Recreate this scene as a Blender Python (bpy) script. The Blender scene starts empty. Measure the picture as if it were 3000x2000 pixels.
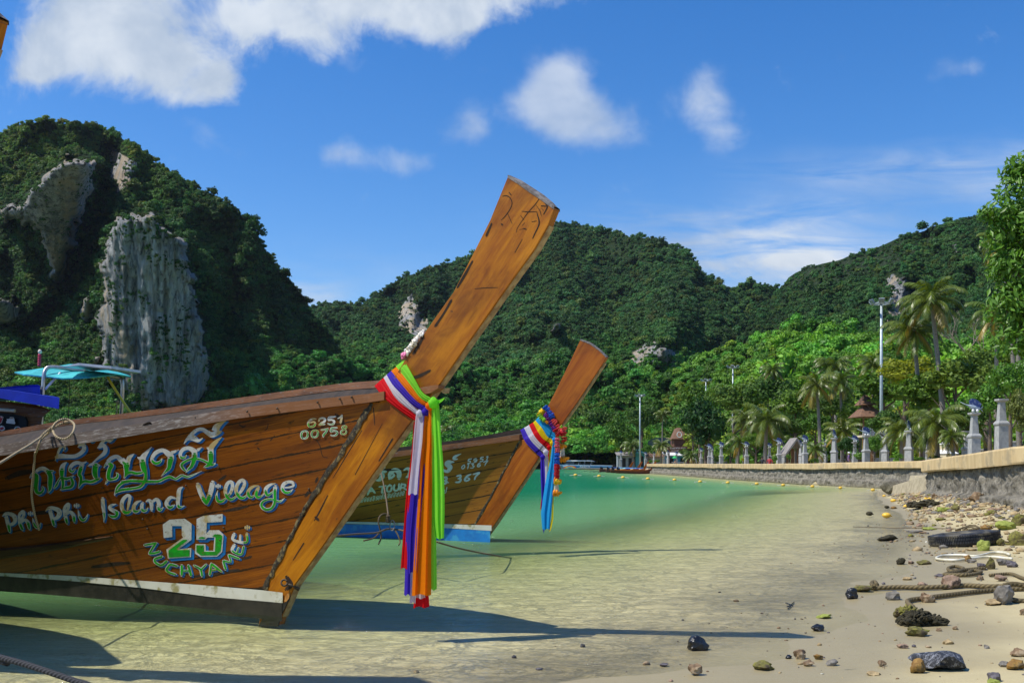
import bpy, bmesh, math, random
import numpy as np
from mathutils import Vector, Matrix
from mathutils.geometry import tessellate_polygon

SC = bpy.context.scene
COL = SC.collection
R = math.radians
random.seed(7)

# ------------------------------------------------------------------ camera, light, sky
F, HZ, EYE = 2916.67, 1358.0, 1.5          # focal length in photo pixels, horizon row, eye height (m)
cam_d = bpy.data.cameras.new('camera'); cam = bpy.data.objects.new('camera', cam_d); COL.objects.link(cam)
cam.location = (0, 0, EYE); cam.rotation_euler = (R(90), 0, 0)
cam_d.lens = 35; cam_d.sensor_width = 36; cam_d.shift_y = (HZ - 1000) / 3000
cam_d.clip_start = 0.05; cam_d.clip_end = 9000
SC.camera = cam

SUN_TO = Vector((-2.3, -0.45, 3.7)).normalized()
SUN_EL = math.asin(SUN_TO.z)
sun_d = bpy.data.lights.new('sun', 'SUN'); sun = bpy.data.objects.new('sun', sun_d); COL.objects.link(sun)
sun_d.energy = 4.9; sun_d.angle = R(0.5); sun_d.color = (1, .95, .85)
sun.rotation_euler = SUN_TO.to_track_quat('Z', 'Y').to_euler()
sun.location = (0, 0, 60)

SC.view_settings.view_transform = 'Standard'; SC.view_settings.look = 'None'
SC.view_settings.exposure = 0.15; SC.view_settings.gamma = 1
SC.cycles.max_bounces = 8; SC.cycles.transparent_max_bounces = 12
SC.cycles.diffuse_bounces = 3; SC.cycles.glossy_bounces = 3
SC.cycles.caustics_reflective = False; SC.cycles.caustics_refractive = False
SC.cycles.sample_clamp_indirect = 4


class NT:
    """small node-tree writer"""
    def __init__(s, tree): s.t = tree; s.n = tree.nodes; s.l = tree.links
    def add(s, typ, **kw):
        n = s.n.new(typ)
        for k, v in kw.items(): setattr(n, k, v)
        return n
    def put(s, sock, v):
        if isinstance(v, bpy.types.NodeSocket): s.l.new(v, sock)
        elif v is not None:
            if hasattr(sock.default_value, '__len__') and isinstance(v, (tuple, list)):
                v = tuple(v)
                if len(sock.default_value) == 4 and len(v) == 3: v = v + (1,)
            sock.default_value = v
    def math(s, op, a, b=None, c=None, clamp=False):
        n = s.add('ShaderNodeMath', operation=op, use_clamp=clamp)
        for i, v in enumerate((a, b, c)):
            if v is not None: s.put(n.inputs[i], v)
        return n.outputs[0]
    def vmath(s, op, a, b=None):
        n = s.add('ShaderNodeVectorMath', operation=op)
        s.put(n.inputs[0], a)
        if b is not None: s.put(n.inputs[1], b)
        return n.outputs[0]
    def mix(s, fac, a, b, mode='MIX'):
        n = s.add('ShaderNodeMix', data_type='RGBA', blend_type=mode)
        s.put(n.inputs[0], fac); s.put(n.inputs[6], a); s.put(n.inputs[7], b)
        return n.outputs[2]
    def noise(s, vec, scale, detail=4, rough=.55, dist=0):
        n = s.add('ShaderNodeTexNoise')
        s.put(n.inputs['Vector'], vec); n.inputs['Scale'].default_value = scale
        n.inputs['Detail'].default_value = detail; n.inputs['Roughness'].default_value = rough
        n.inputs['Distortion'].default_value = dist
        return n.outputs['Fac']
    def ramp(s, fac, lo, hi):
        n = s.add('ShaderNodeMapRange', interpolation_type='SMOOTHSTEP')
        s.put(n.inputs[0], fac); n.inputs[1].default_value = lo; n.inputs[2].default_value = hi
        return n.outputs[0]
    def scale(s, vec, xyz):
        n = s.add('ShaderNodeMapping'); s.put(n.inputs['Vector'], vec); n.inputs['Scale'].default_value = xyz
        return n.outputs[0]
    def bump(s, h, strength=.3, dist=.02):
        n = s.add('ShaderNodeBump'); s.put(n.inputs['Height'], h)
        n.inputs['Strength'].default_value = strength; n.inputs['Distance'].default_value = dist
        return n.outputs[0]


def build_sky():
    w = bpy.data.worlds.new('World'); SC.world = w; w.use_nodes = True
    t = NT(w.node_tree); t.n.clear()
    sky = t.add('ShaderNodeTexSky', sky_type='NISHITA', sun_disc=False)
    sky.sun_elevation = SUN_EL; sky.sun_rotation = math.atan2(SUN_TO.x, SUN_TO.y)
    sky.altitude = 0; sky.air_density = 1.0; sky.dust_density = 0.35; sky.ozone_density = 3.5
    hs = t.add('ShaderNodeHueSaturation'); hs.inputs['Saturation'].default_value = 1.36
    hs.inputs['Hue'].default_value = .508; hs.inputs['Value'].default_value = 1.0
    t.put(hs.inputs['Color'], sky.outputs[0])
    col = hs.outputs[0]
    d = t.add('ShaderNodeTexCoord').outputs['Generated']
    sep = t.add('ShaderNodeSeparateXYZ'); t.put(sep.inputs[0], d)
    y = t.math('MAXIMUM', sep.outputs[1], .02)
    gx = t.math('DIVIDE', sep.outputs[0], y); gz = t.math('DIVIDE', sep.outputs[2], y)
    cmb = t.add('ShaderNodeCombineXYZ'); t.put(cmb.inputs[0], gx); t.put(cmb.inputs[1], gz)
    p = cmb.outputs[0]
    front = t.ramp(sep.outputs[1], .05, .25)
    warp = t.add('ShaderNodeTexNoise'); t.put(warp.inputs['Vector'], p)
    warp.inputs['Scale'].default_value = 9; warp.inputs['Detail'].default_value = 4
    pw = t.vmath('ADD', p, t.vmath('MULTIPLY', t.vmath('SUBTRACT', warp.outputs['Color'], (.5, .5, .5)), (.06, .05, 0)))
    def blobs(lst):
        tot = None
        for cx, cy, rx, ry, a in lst:
            q = t.vmath('MULTIPLY', t.vmath('SUBTRACT', pw, ((cx - 1500) / F, (HZ - cy) / F, 0)), (F / rx, F / ry, 0))
            dt = t.add('ShaderNodeVectorMath', operation='DOT_PRODUCT'); t.put(dt.inputs[0], q); t.put(dt.inputs[1], q)
            g = t.math('MULTIPLY', t.math('EXPONENT', t.math('MULTIPLY', dt.outputs['Value'], -1)), a)
            tot = g if tot is None else t.math('ADD', tot, g)
        return tot
    thick = blobs([(210, 130, 165, 110, 1.0), (470, 190, 170, 115, 1.05), (640, 240, 70, 50, .75), (560, 300, 90, 45, .55), (330, 20, 260, 90, .95),
                   (880, 60, 200, 95, .85), (1000, 140, 70, 55, .35), (1150, -10, 200, 80, .85), (680, 60, 110, 80, .6), (1370, 50, 180, 85, 1.05), (1540, -20, 120, 60, .5),
                   (800, -130, 800, 110, 1.0), (110, 190, 80, 40, .5)])
    thin = blobs([(1640, 250, 95, 80, .95), (1730, 350, 170, 70, .80), (1540, 310, 90, 50, .45), (2065, 260, 65, 80, .62), (2110, 390, 75, 80, .52),
                  (1375, 345, 75, 60, .60), (1010, 440, 80, 55, .55), (1190, 465, 95, 50, .60), (1040, 165, 40, 50, .45), (2820, 200, 75, 35, .38),
                  (620, 420, 120, 50, .3)])
    n1 = t.noise(p, 12, 10, .66, .35)
    a1 = t.math('ADD', thick, t.math('MULTIPLY', t.math('SUBTRACT', n1, .5), 2.1))
    c1 = t.math('MULTIPLY', t.ramp(a1, .24, 1.0), .97)
    n2 = t.noise(p, 17, 8, .62, .3)
    a2 = t.math('ADD', thin, t.math('MULTIPLY', t.math('SUBTRACT', n2, .5), 1.1))
    c2 = t.math('MULTIPLY', t.ramp(a2, .15, .95), .72)
    # thin streaks of high cloud above the right-hand hills
    st = blobs([(2150, 720, 420, 100, 1.0), (2400, 790, 420, 90, 1.0), (2750, 520, 420, 60, .75), (2250, 640, 400, 50, .4), (2900, 470, 300, 50, .4), (930, 870, 80, 40, .8), (1000, 800, 220, 70, .25)])
    pm = t.add('ShaderNodeMapping'); t.put(pm.inputs['Vector'], p); pm.inputs['Rotation'].default_value = (0, 0, R(-7)); pm.inputs['Scale'].default_value = (3.0, 17, 1)
    n3 = t.noise(pm.outputs[0], 2.4, 7, .6, .6)
    c3 = t.math('MULTIPLY', t.math('MULTIPLY', st, t.ramp(n3, .26, .70)), .72, None, True)
    cov = t.math('SUBTRACT', 1, t.math('MULTIPLY', t.math('MULTIPLY', t.math('SUBTRACT', 1, c1), t.math('SUBTRACT', 1, c2)), t.math('SUBTRACT', 1, c3)))
    cov = t.math('MULTIPLY', cov, front)
    n4 = t.noise(p, 7, 5, .6, .3)
    white = t.mix(t.ramp(n4, .32, .66), CLOUD_LO, CLOUD_HI)
    out = t.mix(cov, col, white)
    bg = t.add('ShaderNodeBackground'); t.put(bg.inputs[0], out); bg.inputs[1].default_value = .15
    o = t.add('ShaderNodeOutputWorld'); t.put(o.inputs[0], bg.outputs[0])

CLOUD_LO, CLOUD_HI = (2.7, 3.3, 4.2), (4.5, 4.9, 5.4)
build_sky()

# ------------------------------------------------------------------ helpers
def P3(u, v, Y):
    """the point at depth Y (m in front of the eye) that lies on the line of sight through photo pixel (u, v)"""
    return Vector(((u - 1500) / F * Y, Y, EYE + (HZ - v) / F * Y))

def tag(o, label=None, cat=None, group=None, kind=None):
    if label: o['label'] = label
    if cat: o['category'] = cat
    if group: o['group'] = group
    if kind: o['kind'] = kind
    return o

def empty(name, loc=(0, 0, 0), label=None, cat=None, group=None, rz=0):
    o = bpy.data.objects.new(name, None); COL.objects.link(o)
    o.location = loc; o.rotation_euler = (0, 0, rz); o.empty_display_size = .1
    return tag(o, label, cat, group)

def adopt(o, parent, world):
    if parent:
        o.parent = parent
        if world:
            r = parent
            off = Vector(r.location)
            while r.parent: r = r.parent; off = Vector(r.location) if r.type == 'EMPTY' else off
            if parent.type == 'EMPTY': o.matrix_parent_inverse = Matrix.Translation(-Vector(parent.location))
    return o

class MB:
    """collects shapes and links them as one mesh object"""
    def __init__(s): s.v = []; s.f = []; s.uv = None; s.m = []; s.cm = 0
    def add(s, vs, fs):
        b = len(s.v); s.v += [tuple(p) for p in vs]
        for f in fs: s.f.append(tuple(b + i for i in f)); s.m.append(s.cm)
        return b
    def box(s, c, d, rz=0, rot=None):
        c = Vector(c); hx, hy, hz = d[0] / 2, d[1] / 2, d[2] / 2
        M = rot or Matrix.Rotation(rz, 3, 'Z')
        vs = [c + M @ Vector((x * hx, y * hy, z * hz)) for x in (-1, 1) for y in (-1, 1) for z in (-1, 1)]
        s.add(vs, [(0, 1, 3, 2), (4, 6, 7, 5), (0, 4, 5, 1), (2, 3, 7, 6), (0, 2, 6, 4), (1, 5, 7, 3)])
    def tube(s, path, r, n=8, cap=True, closed=False):
        path = [Vector(p) for p in path]; k = len(path)
        rr = list(r) if hasattr(r, '__len__') else [r] * k
        T = []
        for i in range(k):
            a = path[(i - 1) % k] if (closed or i) else path[i]
            b = path[(i + 1) % k] if (closed or i < k - 1) else path[i]
            t = (b - a); T.append(t.normalized() if t.length > 1e-9 else Vector((0, 0, 1)))
        up = Vector((0, 0, 1)) if abs(T[0].z) < .9 else Vector((1, 0, 0))
        N = (up - T[0] * up.dot(T[0])).normalized(); vs = []
        for i in range(k):
            N = (N - T[i] * N.dot(T[i]))
            N = N.normalized() if N.length > 1e-6 else T[i].orthogonal().normalized()
            B = T[i].cross(N)
            for j in range(n):
                a = 2 * math.pi * j / n
                vs.append(path[i] + (N * math.cos(a) + B * math.sin(a)) * rr[i])
        fs = []
        for i in range(k if closed else k - 1):
            i2 = (i + 1) % k
            for j in range(n):
                j2 = (j + 1) % n
                fs.append((i * n + j, i * n + j2, i2 * n + j2, i2 * n + j))
        if cap and not closed:
            fs.append(tuple(range(n - 1, -1, -1))); fs.append(tuple((k - 1) * n + j for j in range(n)))
        s.add(vs, fs)
    def lathe(s, prof, c=(0, 0, 0), n=12, cap=True):
        c = Vector(c); vs = []; k = len(prof)
        for r, z in prof:
            for j in range(n):
                a = 2 * math.pi * j / n; vs.append(c + Vector((r * math.cos(a), r * math.sin(a), z)))
        fs = []
        for i in range(k - 1):
            for j in range(n):
                j2 = (j + 1) % n; fs.append((i * n + j, i * n + j2, (i + 1) * n + j2, (i + 1) * n + j))
        if cap: fs.append(tuple(range(n - 1, -1, -1))); fs.append(tuple((k - 1) * n + j for j in range(n)))
        s.add(vs, fs)
    def sqlathe(s, prof, c=(0, 0, 0)):
        """stacked square sections: (half width, z)"""
        c = Vector(c); vs = []; fs = []
        for h, z in prof:
            for x, y in ((-1, -1), (1, -1), (1, 1), (-1, 1)): vs.append(c + Vector((x * h, y * h, z)))
        for i in range(len(prof) - 1):
            for j in range(4):
                j2 = (j + 1) % 4; fs.append((i * 4 + j, i * 4 + j2, (i + 1) * 4 + j2, (i + 1) * 4 + j))
        fs.append((3, 2, 1, 0)); b = (len(prof) - 1) * 4; fs.append((b, b + 1, b + 2, b + 3))
        s.add(vs, fs)
    def ball(s, c, r, n=10, k=6, sq=(1, 1, 1), M=None):
        c = Vector(c); vs = []; fs = []
        for i in range(k + 1):
            p = math.pi * i / k
            for j in range(n):
                a = 2 * math.pi * j / n
                q = Vector((r * sq[0] * math.sin(p) * math.cos(a), r * sq[1] * math.sin(p) * math.sin(a), r * sq[2] * math.cos(p)))
                vs.append(c + (M @ q if M else q))
        for i in range(k):
            for j in range(n):
                j2 = (j + 1) % n; fs.append((i * n + j, (i + 1) * n + j, (i + 1) * n + j2, i * n + j2))
        s.add(vs, fs)
    def prism(s, front, back):
        """closed solid between two matching outlines (lists of points)"""
        n = len(front); fs = []
        tri = tessellate_polygon([[Vector(p) for p in front]])
        for t in tri: fs.append(tuple(t)); fs.append(tuple(n + i for i in reversed(t)))
        for i in range(n): fs.append((i, n + i, n + (i + 1) % n, (i + 1) % n))
        s.add(list(front) + list(back), fs)
    def grid(s, rows):
        k = len(rows[0]); vs = [p for r in rows for p in r]; fs = []
        for i in range(len(rows) - 1):
            for j in range(k - 1): fs.append((i * k + j, i * k + j + 1, (i + 1) * k + j + 1, (i + 1) * k + j))
        return s.add(vs, fs)
    def build(s, name, mat, parent=None, world=False, smooth=False, loc=None, recalc=True):
        me = bpy.data.meshes.new(name); me.from_pydata(s.v, [], s.f)
        mats = mat if isinstance(mat, (list, tuple)) else [mat]
        for m in mats: me.materials.append(m)
        if len(mats) > 1: me.polygons.foreach_set('material_index', s.m)
        if s.uv:
            ul = me.uv_layers.new(name='uv'); li = np.empty(len(me.loops), dtype=np.int32); me.loops.foreach_get('vertex_index', li)
            ul.data.foreach_set('uv', np.array(s.uv, dtype=np.float32)[li].ravel())
        if recalc:
            bm = bmesh.new(); bm.from_mesh(me); bmesh.ops.recalc_face_normals(bm, faces=bm.faces[:]); bm.to_mesh(me); bm.free()
        if smooth: me.polygons.foreach_set('use_smooth', [True] * len(me.polygons))
        me.update()
        o = bpy.data.objects.new(name, me); COL.objects.link(o)
        if loc is not None: o.location = loc
        return adopt(o, parent, world)

def weld(o, d=1e-4):
    bm = bmesh.new(); bm.from_mesh(o.data); bmesh.ops.remove_doubles(bm, verts=bm.verts[:], dist=d); bm.to_mesh(o.data); bm.free()

def shade_auto(o, ang=40):
    me = o.data; bm = bmesh.new(); bm.from_mesh(me)
    for f in bm.faces: f.smooth = True
    for e in bm.edges: e.smooth = len(e.link_faces) == 2 and e.calc_face_angle(0) < R(ang)
    bm.to_mesh(me); bm.free(); return o

def copy_tree(o, parent=None):
    c = o.copy(); COL.objects.link(c)
    if parent: c.parent = parent; c.matrix_parent_inverse = o.matrix_parent_inverse
    for ch in [x for x in o.children]: copy_tree(ch, c)
    return c

# ---- vectorised value noise
def _hash(ix, iy, seed):
    n = (ix.astype(np.int64) * 374761393 + iy.astype(np.int64) * 668265263 + seed * 1442695041) & 0xffffffff
    n = ((n ^ (n >> 13)) * 1274126177) & 0xffffffff
    return ((n ^ (n >> 16)) & 0xffff) / 65535.0
def vnoise(x, y, seed=0):
    x = np.asarray(x, float); y = np.asarray(y, float)
    ix, iy = np.floor(x), np.floor(y); fx, fy = x - ix, y - iy
    fx = fx * fx * (3 - 2 * fx); fy = fy * fy * (3 - 2 * fy)
    a, b = _hash(ix, iy, seed), _hash(ix + 1, iy, seed); c, d = _hash(ix, iy + 1, seed), _hash(ix + 1, iy + 1, seed)
    return (a * (1 - fx) + b * fx) * (1 - fy) + (c * (1 - fx) + d * fx) * fy
def fbm(x, y, seed=0, o=4, g=.5):
    t = 0; a = 1; n = 0
    for i in range(o): t = t + a * (vnoise(x, y, seed + i * 17) - .5); n += a; a *= g; x = x * 2.03; y = y * 2.03
    return t / n * 2
def sstep(a, b, x):
    t = np.clip((x - a) / (b - a), 0, 1); return t * t * (3 - 2 * t)

# ------------------------------------------------------------------ materials
def new_mat(name):
    m = bpy.data.materials.new(name); m.use_nodes = True; t = NT(m.node_tree); t.n.clear()
    b = t.add('ShaderNodeBsdfPrincipled'); o = t.add('ShaderNodeOutputMaterial'); t.put(o.inputs[0], b.outputs[0])
    return m, t, b, o

def nmat(name, c1, c2=None, scale=8, rough=.6, bump=0, bdist=.01, metal=0, spec=.4, stretch=(1, 1, 1), detail=5, lo=.35, hi=.65, coat=0, coord='Object', c3=None, scale3=2, flake=None):
    m, t, b, o = new_mat(name)
    co = t.add('ShaderNodeTexCoord').outputs[coord]
    v = t.scale(co, stretch)
    n = t.noise(v, scale, detail, .6)
    if c2 is None: c2 = tuple(x * .72 for x in c1)
    c = t.mix(t.ramp(n, lo, hi), c2, c1)
    if c3: c = t.mix(t.ramp(t.noise(co, scale3, 6, .65), .5, .62), c, c3)
    if flake: c = t.mix(t.math('MULTIPLY', t.ramp(t.noise(t.scale(co, (1, 1, 2)), 20, 7, .75, .5), .585, .63), .85), c, flake)
    t.put(b.inputs['Base Color'], c); b.inputs['Roughness'].default_value = rough; b.inputs['Metallic'].default_value = metal
    b.inputs['Specular IOR Level'].default_value = spec
    if coat: b.inputs['Coat Weight'].default_value = coat; b.inputs['Coat Roughness'].default_value = .15
    if bump: t.put(b.inputs['Normal'], t.bump(t.noise(v, scale * 2.2, 6, .65), bump, bdist))
    return m
# ================================================================== GROUND, WATER, HILLS
SHORE = [(-60, -8), (-30, 1.0), (-6, 3.6), (-2, 4.7), (-.5, 5.6), (.95, 6.7), (1.95, 7.9), (2.9, 9.3), (4.1, 11.6), (5.9, 15.2), (9.1, 21.7), (12.2, 29), (14.6, 36), (20, 52),
         (24.6, 58), (24.6, 75), (24.5, 106), (24.6, 160), (25, 190), (32, 235), (20, 276), (-40, 288), (-100, 262), (-300, 245), (-1500, 250)]
WALL_NEAR = [(12.6, 14), (13.3, 26), (15.7, 37.5), (16.6, 42)]
WALL_FAR = [(24.4, 56), (22.1, 75.4), (21.95, 106), (22.2, 162)]

def poly_sd(px, py, pts):
    """distance to a polyline, positive on its right-hand side"""
    best = np.full(px.shape, 1e9); sgn = np.ones(px.shape)
    for (ax, ay), (bx, by) in zip(pts[:-1], pts[1:]):
        dx, dy = bx - ax, by - ay; L2 = dx * dx + dy * dy
        t = np.clip(((px - ax) * dx + (py - ay) * dy) / L2, 0, 1)
        d = np.hypot(px - ax - t * dx, py - ay - t * dy)
        cr = (px - ax) * dy - (py - ay) * dx
        up = d < best
        best = np.where(up, d, best); sgn = np.where(up, np.sign(cr), sgn)
    return best * sgn

def ground_z(px, py):
    px = np.atleast_1d(np.asarray(px, float)); py = np.atleast_1d(np.asarray(py, float))
    d = poly_sd(px, py, SHORE)
    land = np.where(d < 5, .047 * d, .235 + .02 * (d - 5)); land = np.minimum(land, .9)
    sea = np.where(d > -5, .028 * d, np.where(d > -9, -.14 + .060 * (d + 5), -.38 + .022 * (d + 9))); sea = np.maximum(sea, -1.9)
    z = np.where(d > 0, land, sea)
    wn = poly_sd(px, py, WALL_NEAR + [(24.4, 56)])
    m = sstep(-4.5, -.2, wn) * sstep(12, 20, py) * sstep(57, 50, py) * sstep(-1.5, 1.5, d)
    z = z + m * (.30 + .22 * sstep(26, 40, py)) + m * .10 * fbm(px * 1.3, py * 1.3, 5)
    # the promenade level behind the walls
    beh = (wn > .1) & (py < 56) & (py > 10); z = np.where(beh, np.maximum(z, 1.0), z)
    wf = poly_sd(px, py, WALL_FAR); beh = (wf > .1) & (py > 55) & (py < 175); z = np.where(beh, np.maximum(z, .75), z)
    ra, rb = px * .83 + py * .56, py * .83 - px * .56
    z = z + .010 * np.sin(ra * .9 + 1.3 * np.sin(rb * .37)) * np.sin(rb * .71 + 1) + .006 * np.sin(ra * 2.3 + 2 * np.sin(rb * .9)) + .008 * fbm(ra * 1.7, rb * 1.7, 3, 4) + .003 * fbm(ra * 6, rb * 6, 9, 3) * (np.abs(d) < 8)
    return z
def gz(x, y): return float(ground_z(x, y)[0])

def axis(a, b, lo, hi, step, grow):
    mid = list(np.arange(lo, hi, step)); L = []; s = step; x = lo
    while x > a: s *= grow; x -= s; L.append(x)
    Rr = []; s = step; x = mid[-1]
    while x < b: s *= grow; x += s; Rr.append(x)
    return np.array(L[::-1] + mid + Rr)

def grid_mesh(name, xs, ys, Z, mat, attr=None):
    nx, ny = len(xs), len(ys); X, Y = np.meshgrid(xs, ys, indexing='ij')
    V = np.stack([X.ravel(), Y.ravel(), Z.ravel()], 1)
    i = np.arange(nx - 1)[:, None] * ny + np.arange(ny - 1)[None, :]
    Fq = np.stack([i, i + ny, i + ny + 1, i + 1], -1).reshape(-1, 4)
    return quad_mesh(name, V, Fq, mat, attr)

def quad_mesh(name, V, Fq, mat, attr=None, smooth=True):
    me = bpy.data.meshes.new(name)
    me.vertices.add(len(V)); me.vertices.foreach_set('co', np.asarray(V, np.float32).ravel())
    me.loops.add(Fq.size); me.loops.foreach_set('vertex_index', Fq.astype(np.int32).ravel())
    me.polygons.add(len(Fq)); me.polygons.foreach_set('loop_start', np.arange(0, Fq.size, 4, dtype=np.int32))
    me.polygons.foreach_set('use_smooth', [smooth] * len(Fq))
    me.update(calc_edges=True); me.validate()
    for k, a in (attr or {}).items():
        at = me.attributes.new(k, 'FLOAT', 'POINT'); at.data.foreach_set('value', np.asarray(a, np.float32).ravel())
    me.materials.append(mat)
    o = bpy.data.objects.new(name, me); COL.objects.link(o); return o

def sand_mat():
    m, t, b, o = new_mat('sand')
    co = t.add('ShaderNodeTexCoord').outputs['Object']
    sep = t.add('ShaderNodeSeparateXYZ'); t.put(sep.inputs[0], co)
    n1 = t.noise(co, .8, 5, .6); n2 = t.noise(co, 60, 3, .7); n3 = t.noise(t.scale(co, (1, 2.2, 1)), 5, 5, .6)
    dry = t.mix(t.ramp(n1, .3, .7), (.41, .342, .185), (.49, .418, .235))
    dry = t.mix(t.math('MULTIPLY', t.ramp(n2, .55, .75), .45), dry, (.30, .24, .15))
    dry = t.mix(t.math('MULTIPLY', t.ramp(n3, .58, .75), .25), dry, (.36, .30, .19))
    # wet sand holds water in a band along the edge of the sea
    lvl = t.math('ADD', sep.outputs[2], t.math('MULTIPLY', t.math('SUBTRACT', n1, .5), .05))
    wet = t.math('MULTIPLY', t.math('SUBTRACT', 1, t.ramp(lvl, .03, .10)), t.ramp(lvl, -.08, -.015))
    c = t.mix(t.math('MULTIPLY', wet, .75), dry, (.27, .223, .125))
    under = t.math('SUBTRACT', 1, t.ramp(lvl, -.07, 0)); rip = t.noise(t.scale(co, (.9, 4.2, 1)), 3.2, 4, .6, .8)
    c = t.mix(t.math('MULTIPLY', under, .9), c, t.mix(t.ramp(rip, .35, .65), (.55, .47, .275), (.66, .575, .355)))
    # fine dark weed and leaf litter lying on the sea bed
    w = t.noise(t.scale(co, (.9, 2.2, 1)), 3.1, 7, .68)
    c = t.mix(t.math('MULTIPLY', t.ramp(w, .64, .70), .55), c, (.07, .06, .03))
    # rubble-coloured ground where the beach climbs to the wall
    hi = t.math('MULTIPLY', t.ramp(sep.outputs[2], .24, .42), t.ramp(t.noise(co, 5, 6, .7), .35, .6))
    c = t.mix(t.math('MULTIPLY', hi, .75), c, (.27, .23, .17))
    t.put(b.inputs['Base Color'], c)
    t.put(b.inputs['Roughness'], t.math('SUBTRACT', .85, t.math('MULTIPLY', wet, .45)))
    b.inputs['Specular IOR Level'].default_value = .3
    wv = t.math('ADD', t.noise(t.scale(co, (1, 3.5, 1)), 4.5, 4, .6), t.math('MULTIPLY', t.math('MULTIPLY', rip, under), .8))
    h = t.math('ADD', t.math('MULTIPLY', wv, .7), t.math('MULTIPLY', t.noise(co, 45, 4, .7), .3))
    t.put(b.inputs['Normal'], t.bump(h, .5, .03))
    return m

def water_mat():
    m, t, b, o = new_mat('sea_water'); t.n.remove(b)
    co = t.add('ShaderNodeTexCoord').outputs['Object']
    at = t.add('ShaderNodeAttribute', attribute_name='depth').outputs['Fac']
    at2 = t.add('ShaderNodeAttribute', attribute_name='away').outputs['Fac']
    turb = t.math('MULTIPLY', t.ramp(at, .10, .47), .97)
    tr = t.add('ShaderNodeBsdfTransparent')
    t.put(tr.inputs[0], t.mix(t.ramp(at, .01, .20), (.98, .985, .96), (.80, .915, .71)))
    df = t.add('ShaderNodeBsdfDiffuse')
    n0 = t.noise(t.scale(co, (.5, 1, 1)), .35, 3, .5)
    t.put(df.inputs[0], t.mix(t.ramp(at, .32, .60), t.mix(n0, (.115, .265, .10), (.15, .30, .125)), t.mix(n0, (.005, .115, .045), (.009, .155, .062))))
    body = t.add('ShaderNodeMixShader'); t.put(body.inputs[0], turb); t.put(body.inputs[1], tr.outputs[0]); t.put(body.inputs[2], df.outputs[0])
    gl = t.add('ShaderNodeBsdfGlossy'); gl.inputs['Roughness'].default_value = .03; gl.inputs[0].default_value = (.9, .95, 1, 1)
    w1 = t.math('ADD', t.math('MULTIPLY', t.noise(t.scale(co, (.55, 1.25, 1)), 2.5, 4, .55, .9), 3.6), t.math('MULTIPLY', t.noise(t.scale(co, (.5, 1.7, 1)), 5.5, 4, .6, .6), 1.0))
    w2 = t.noise(t.scale(co, (1.0, 2.2, 1)), 13, 3, .6, .3)
    h = t.math('ADD', t.math('MULTIPLY', w1, .75), t.math('MULTIPLY', w2, .18))
    nb = t.add('ShaderNodeBump'); t.put(nb.inputs['Height'], h); nb.inputs['Distance'].default_value = .16
    t.put(nb.inputs['Strength'], 1.0)
    t.put(gl.inputs['Normal'], nb.outputs[0])
    fr = t.add('ShaderNodeFresnel'); fr.inputs['IOR'].default_value = 1.33; t.put(fr.inputs['Normal'], nb.outputs[0])
    fac = t.math('MULTIPLY', t.math('MINIMUM', t.math('MULTIPLY', fr.outputs[0], .90), .58), t.ramp(at, -.006, .02))
    mx = t.add('ShaderNodeMixShader'); t.put(mx.inputs[0], fac); t.put(mx.inputs[1], body.outputs[0]); t.put(mx.inputs[2], gl.outputs[0])
    t.put(o.inputs[0], mx.outputs[0])
    return m

gx = axis(-3200, 3200, -12, 18, .16, 1.09); gy = axis(-600, 3500, 2.5, 40, .16, 1.07)
GX, GY = np.meshgrid(gx, gy, indexing='ij')
GZ = ground_z(GX.ravel(), GY.ravel())
tag(grid_mesh('beach', gx, gy, GZ, sand_mat()), kind='structure')
wx = axis(-2600, 400, -12, 20, .5, 1.10); wy = axis(-300, 900, 2, 60, .5, 1.10)
WX, WY = np.meshgrid(wx, wy, indexing='ij')
WD = poly_sd(WX.ravel(), WY.ravel(), SHORE)
dep = np.where(WD > 0, 0, np.where(WD > -5, -.028 * WD, np.where(WD > -9, .14 - .060 * (WD + 5), .38 - .022 * (WD + 9)))); dep = np.minimum(dep, 1.9)
tag(grid_mesh('sea', wx, wy, np.zeros(WX.size), water_mat(), {'depth': dep, 'away': np.clip(WY.ravel() / 100, 0, 1)}), kind='structure')

# ------------------------------------------------------------------ hills
def in_poly(u, v, poly):
    ins = np.zeros(u.shape, bool); n = len(poly)
    for i in range(n):
        x1, y1 = poly[i]; x2, y2 = poly[(i + 1) % n]
        c = ((y1 > v) != (y2 > v)) & (u < (x2 - x1) * (v - y1) / (y2 - y1 + 1e-9) + x1)
        ins ^= c
    return ins
def poly_dist(u, v, poly):
    best = np.full(u.shape, 1e9); n = len(poly)
    for i in range(n):
        ax, ay = poly[i]; bx, by = poly[(i + 1) % n]; dx, dy = bx - ax, by - ay
        t = np.clip(((u - ax) * dx + (v - ay) * dy) / (dx * dx + dy * dy + 1e-9), 0, 1)
        best = np.minimum(best, np.hypot(u - ax - t * dx, v - ay - t * dy))
    return np.where(in_poly(u, v, poly), best, -best)

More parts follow.
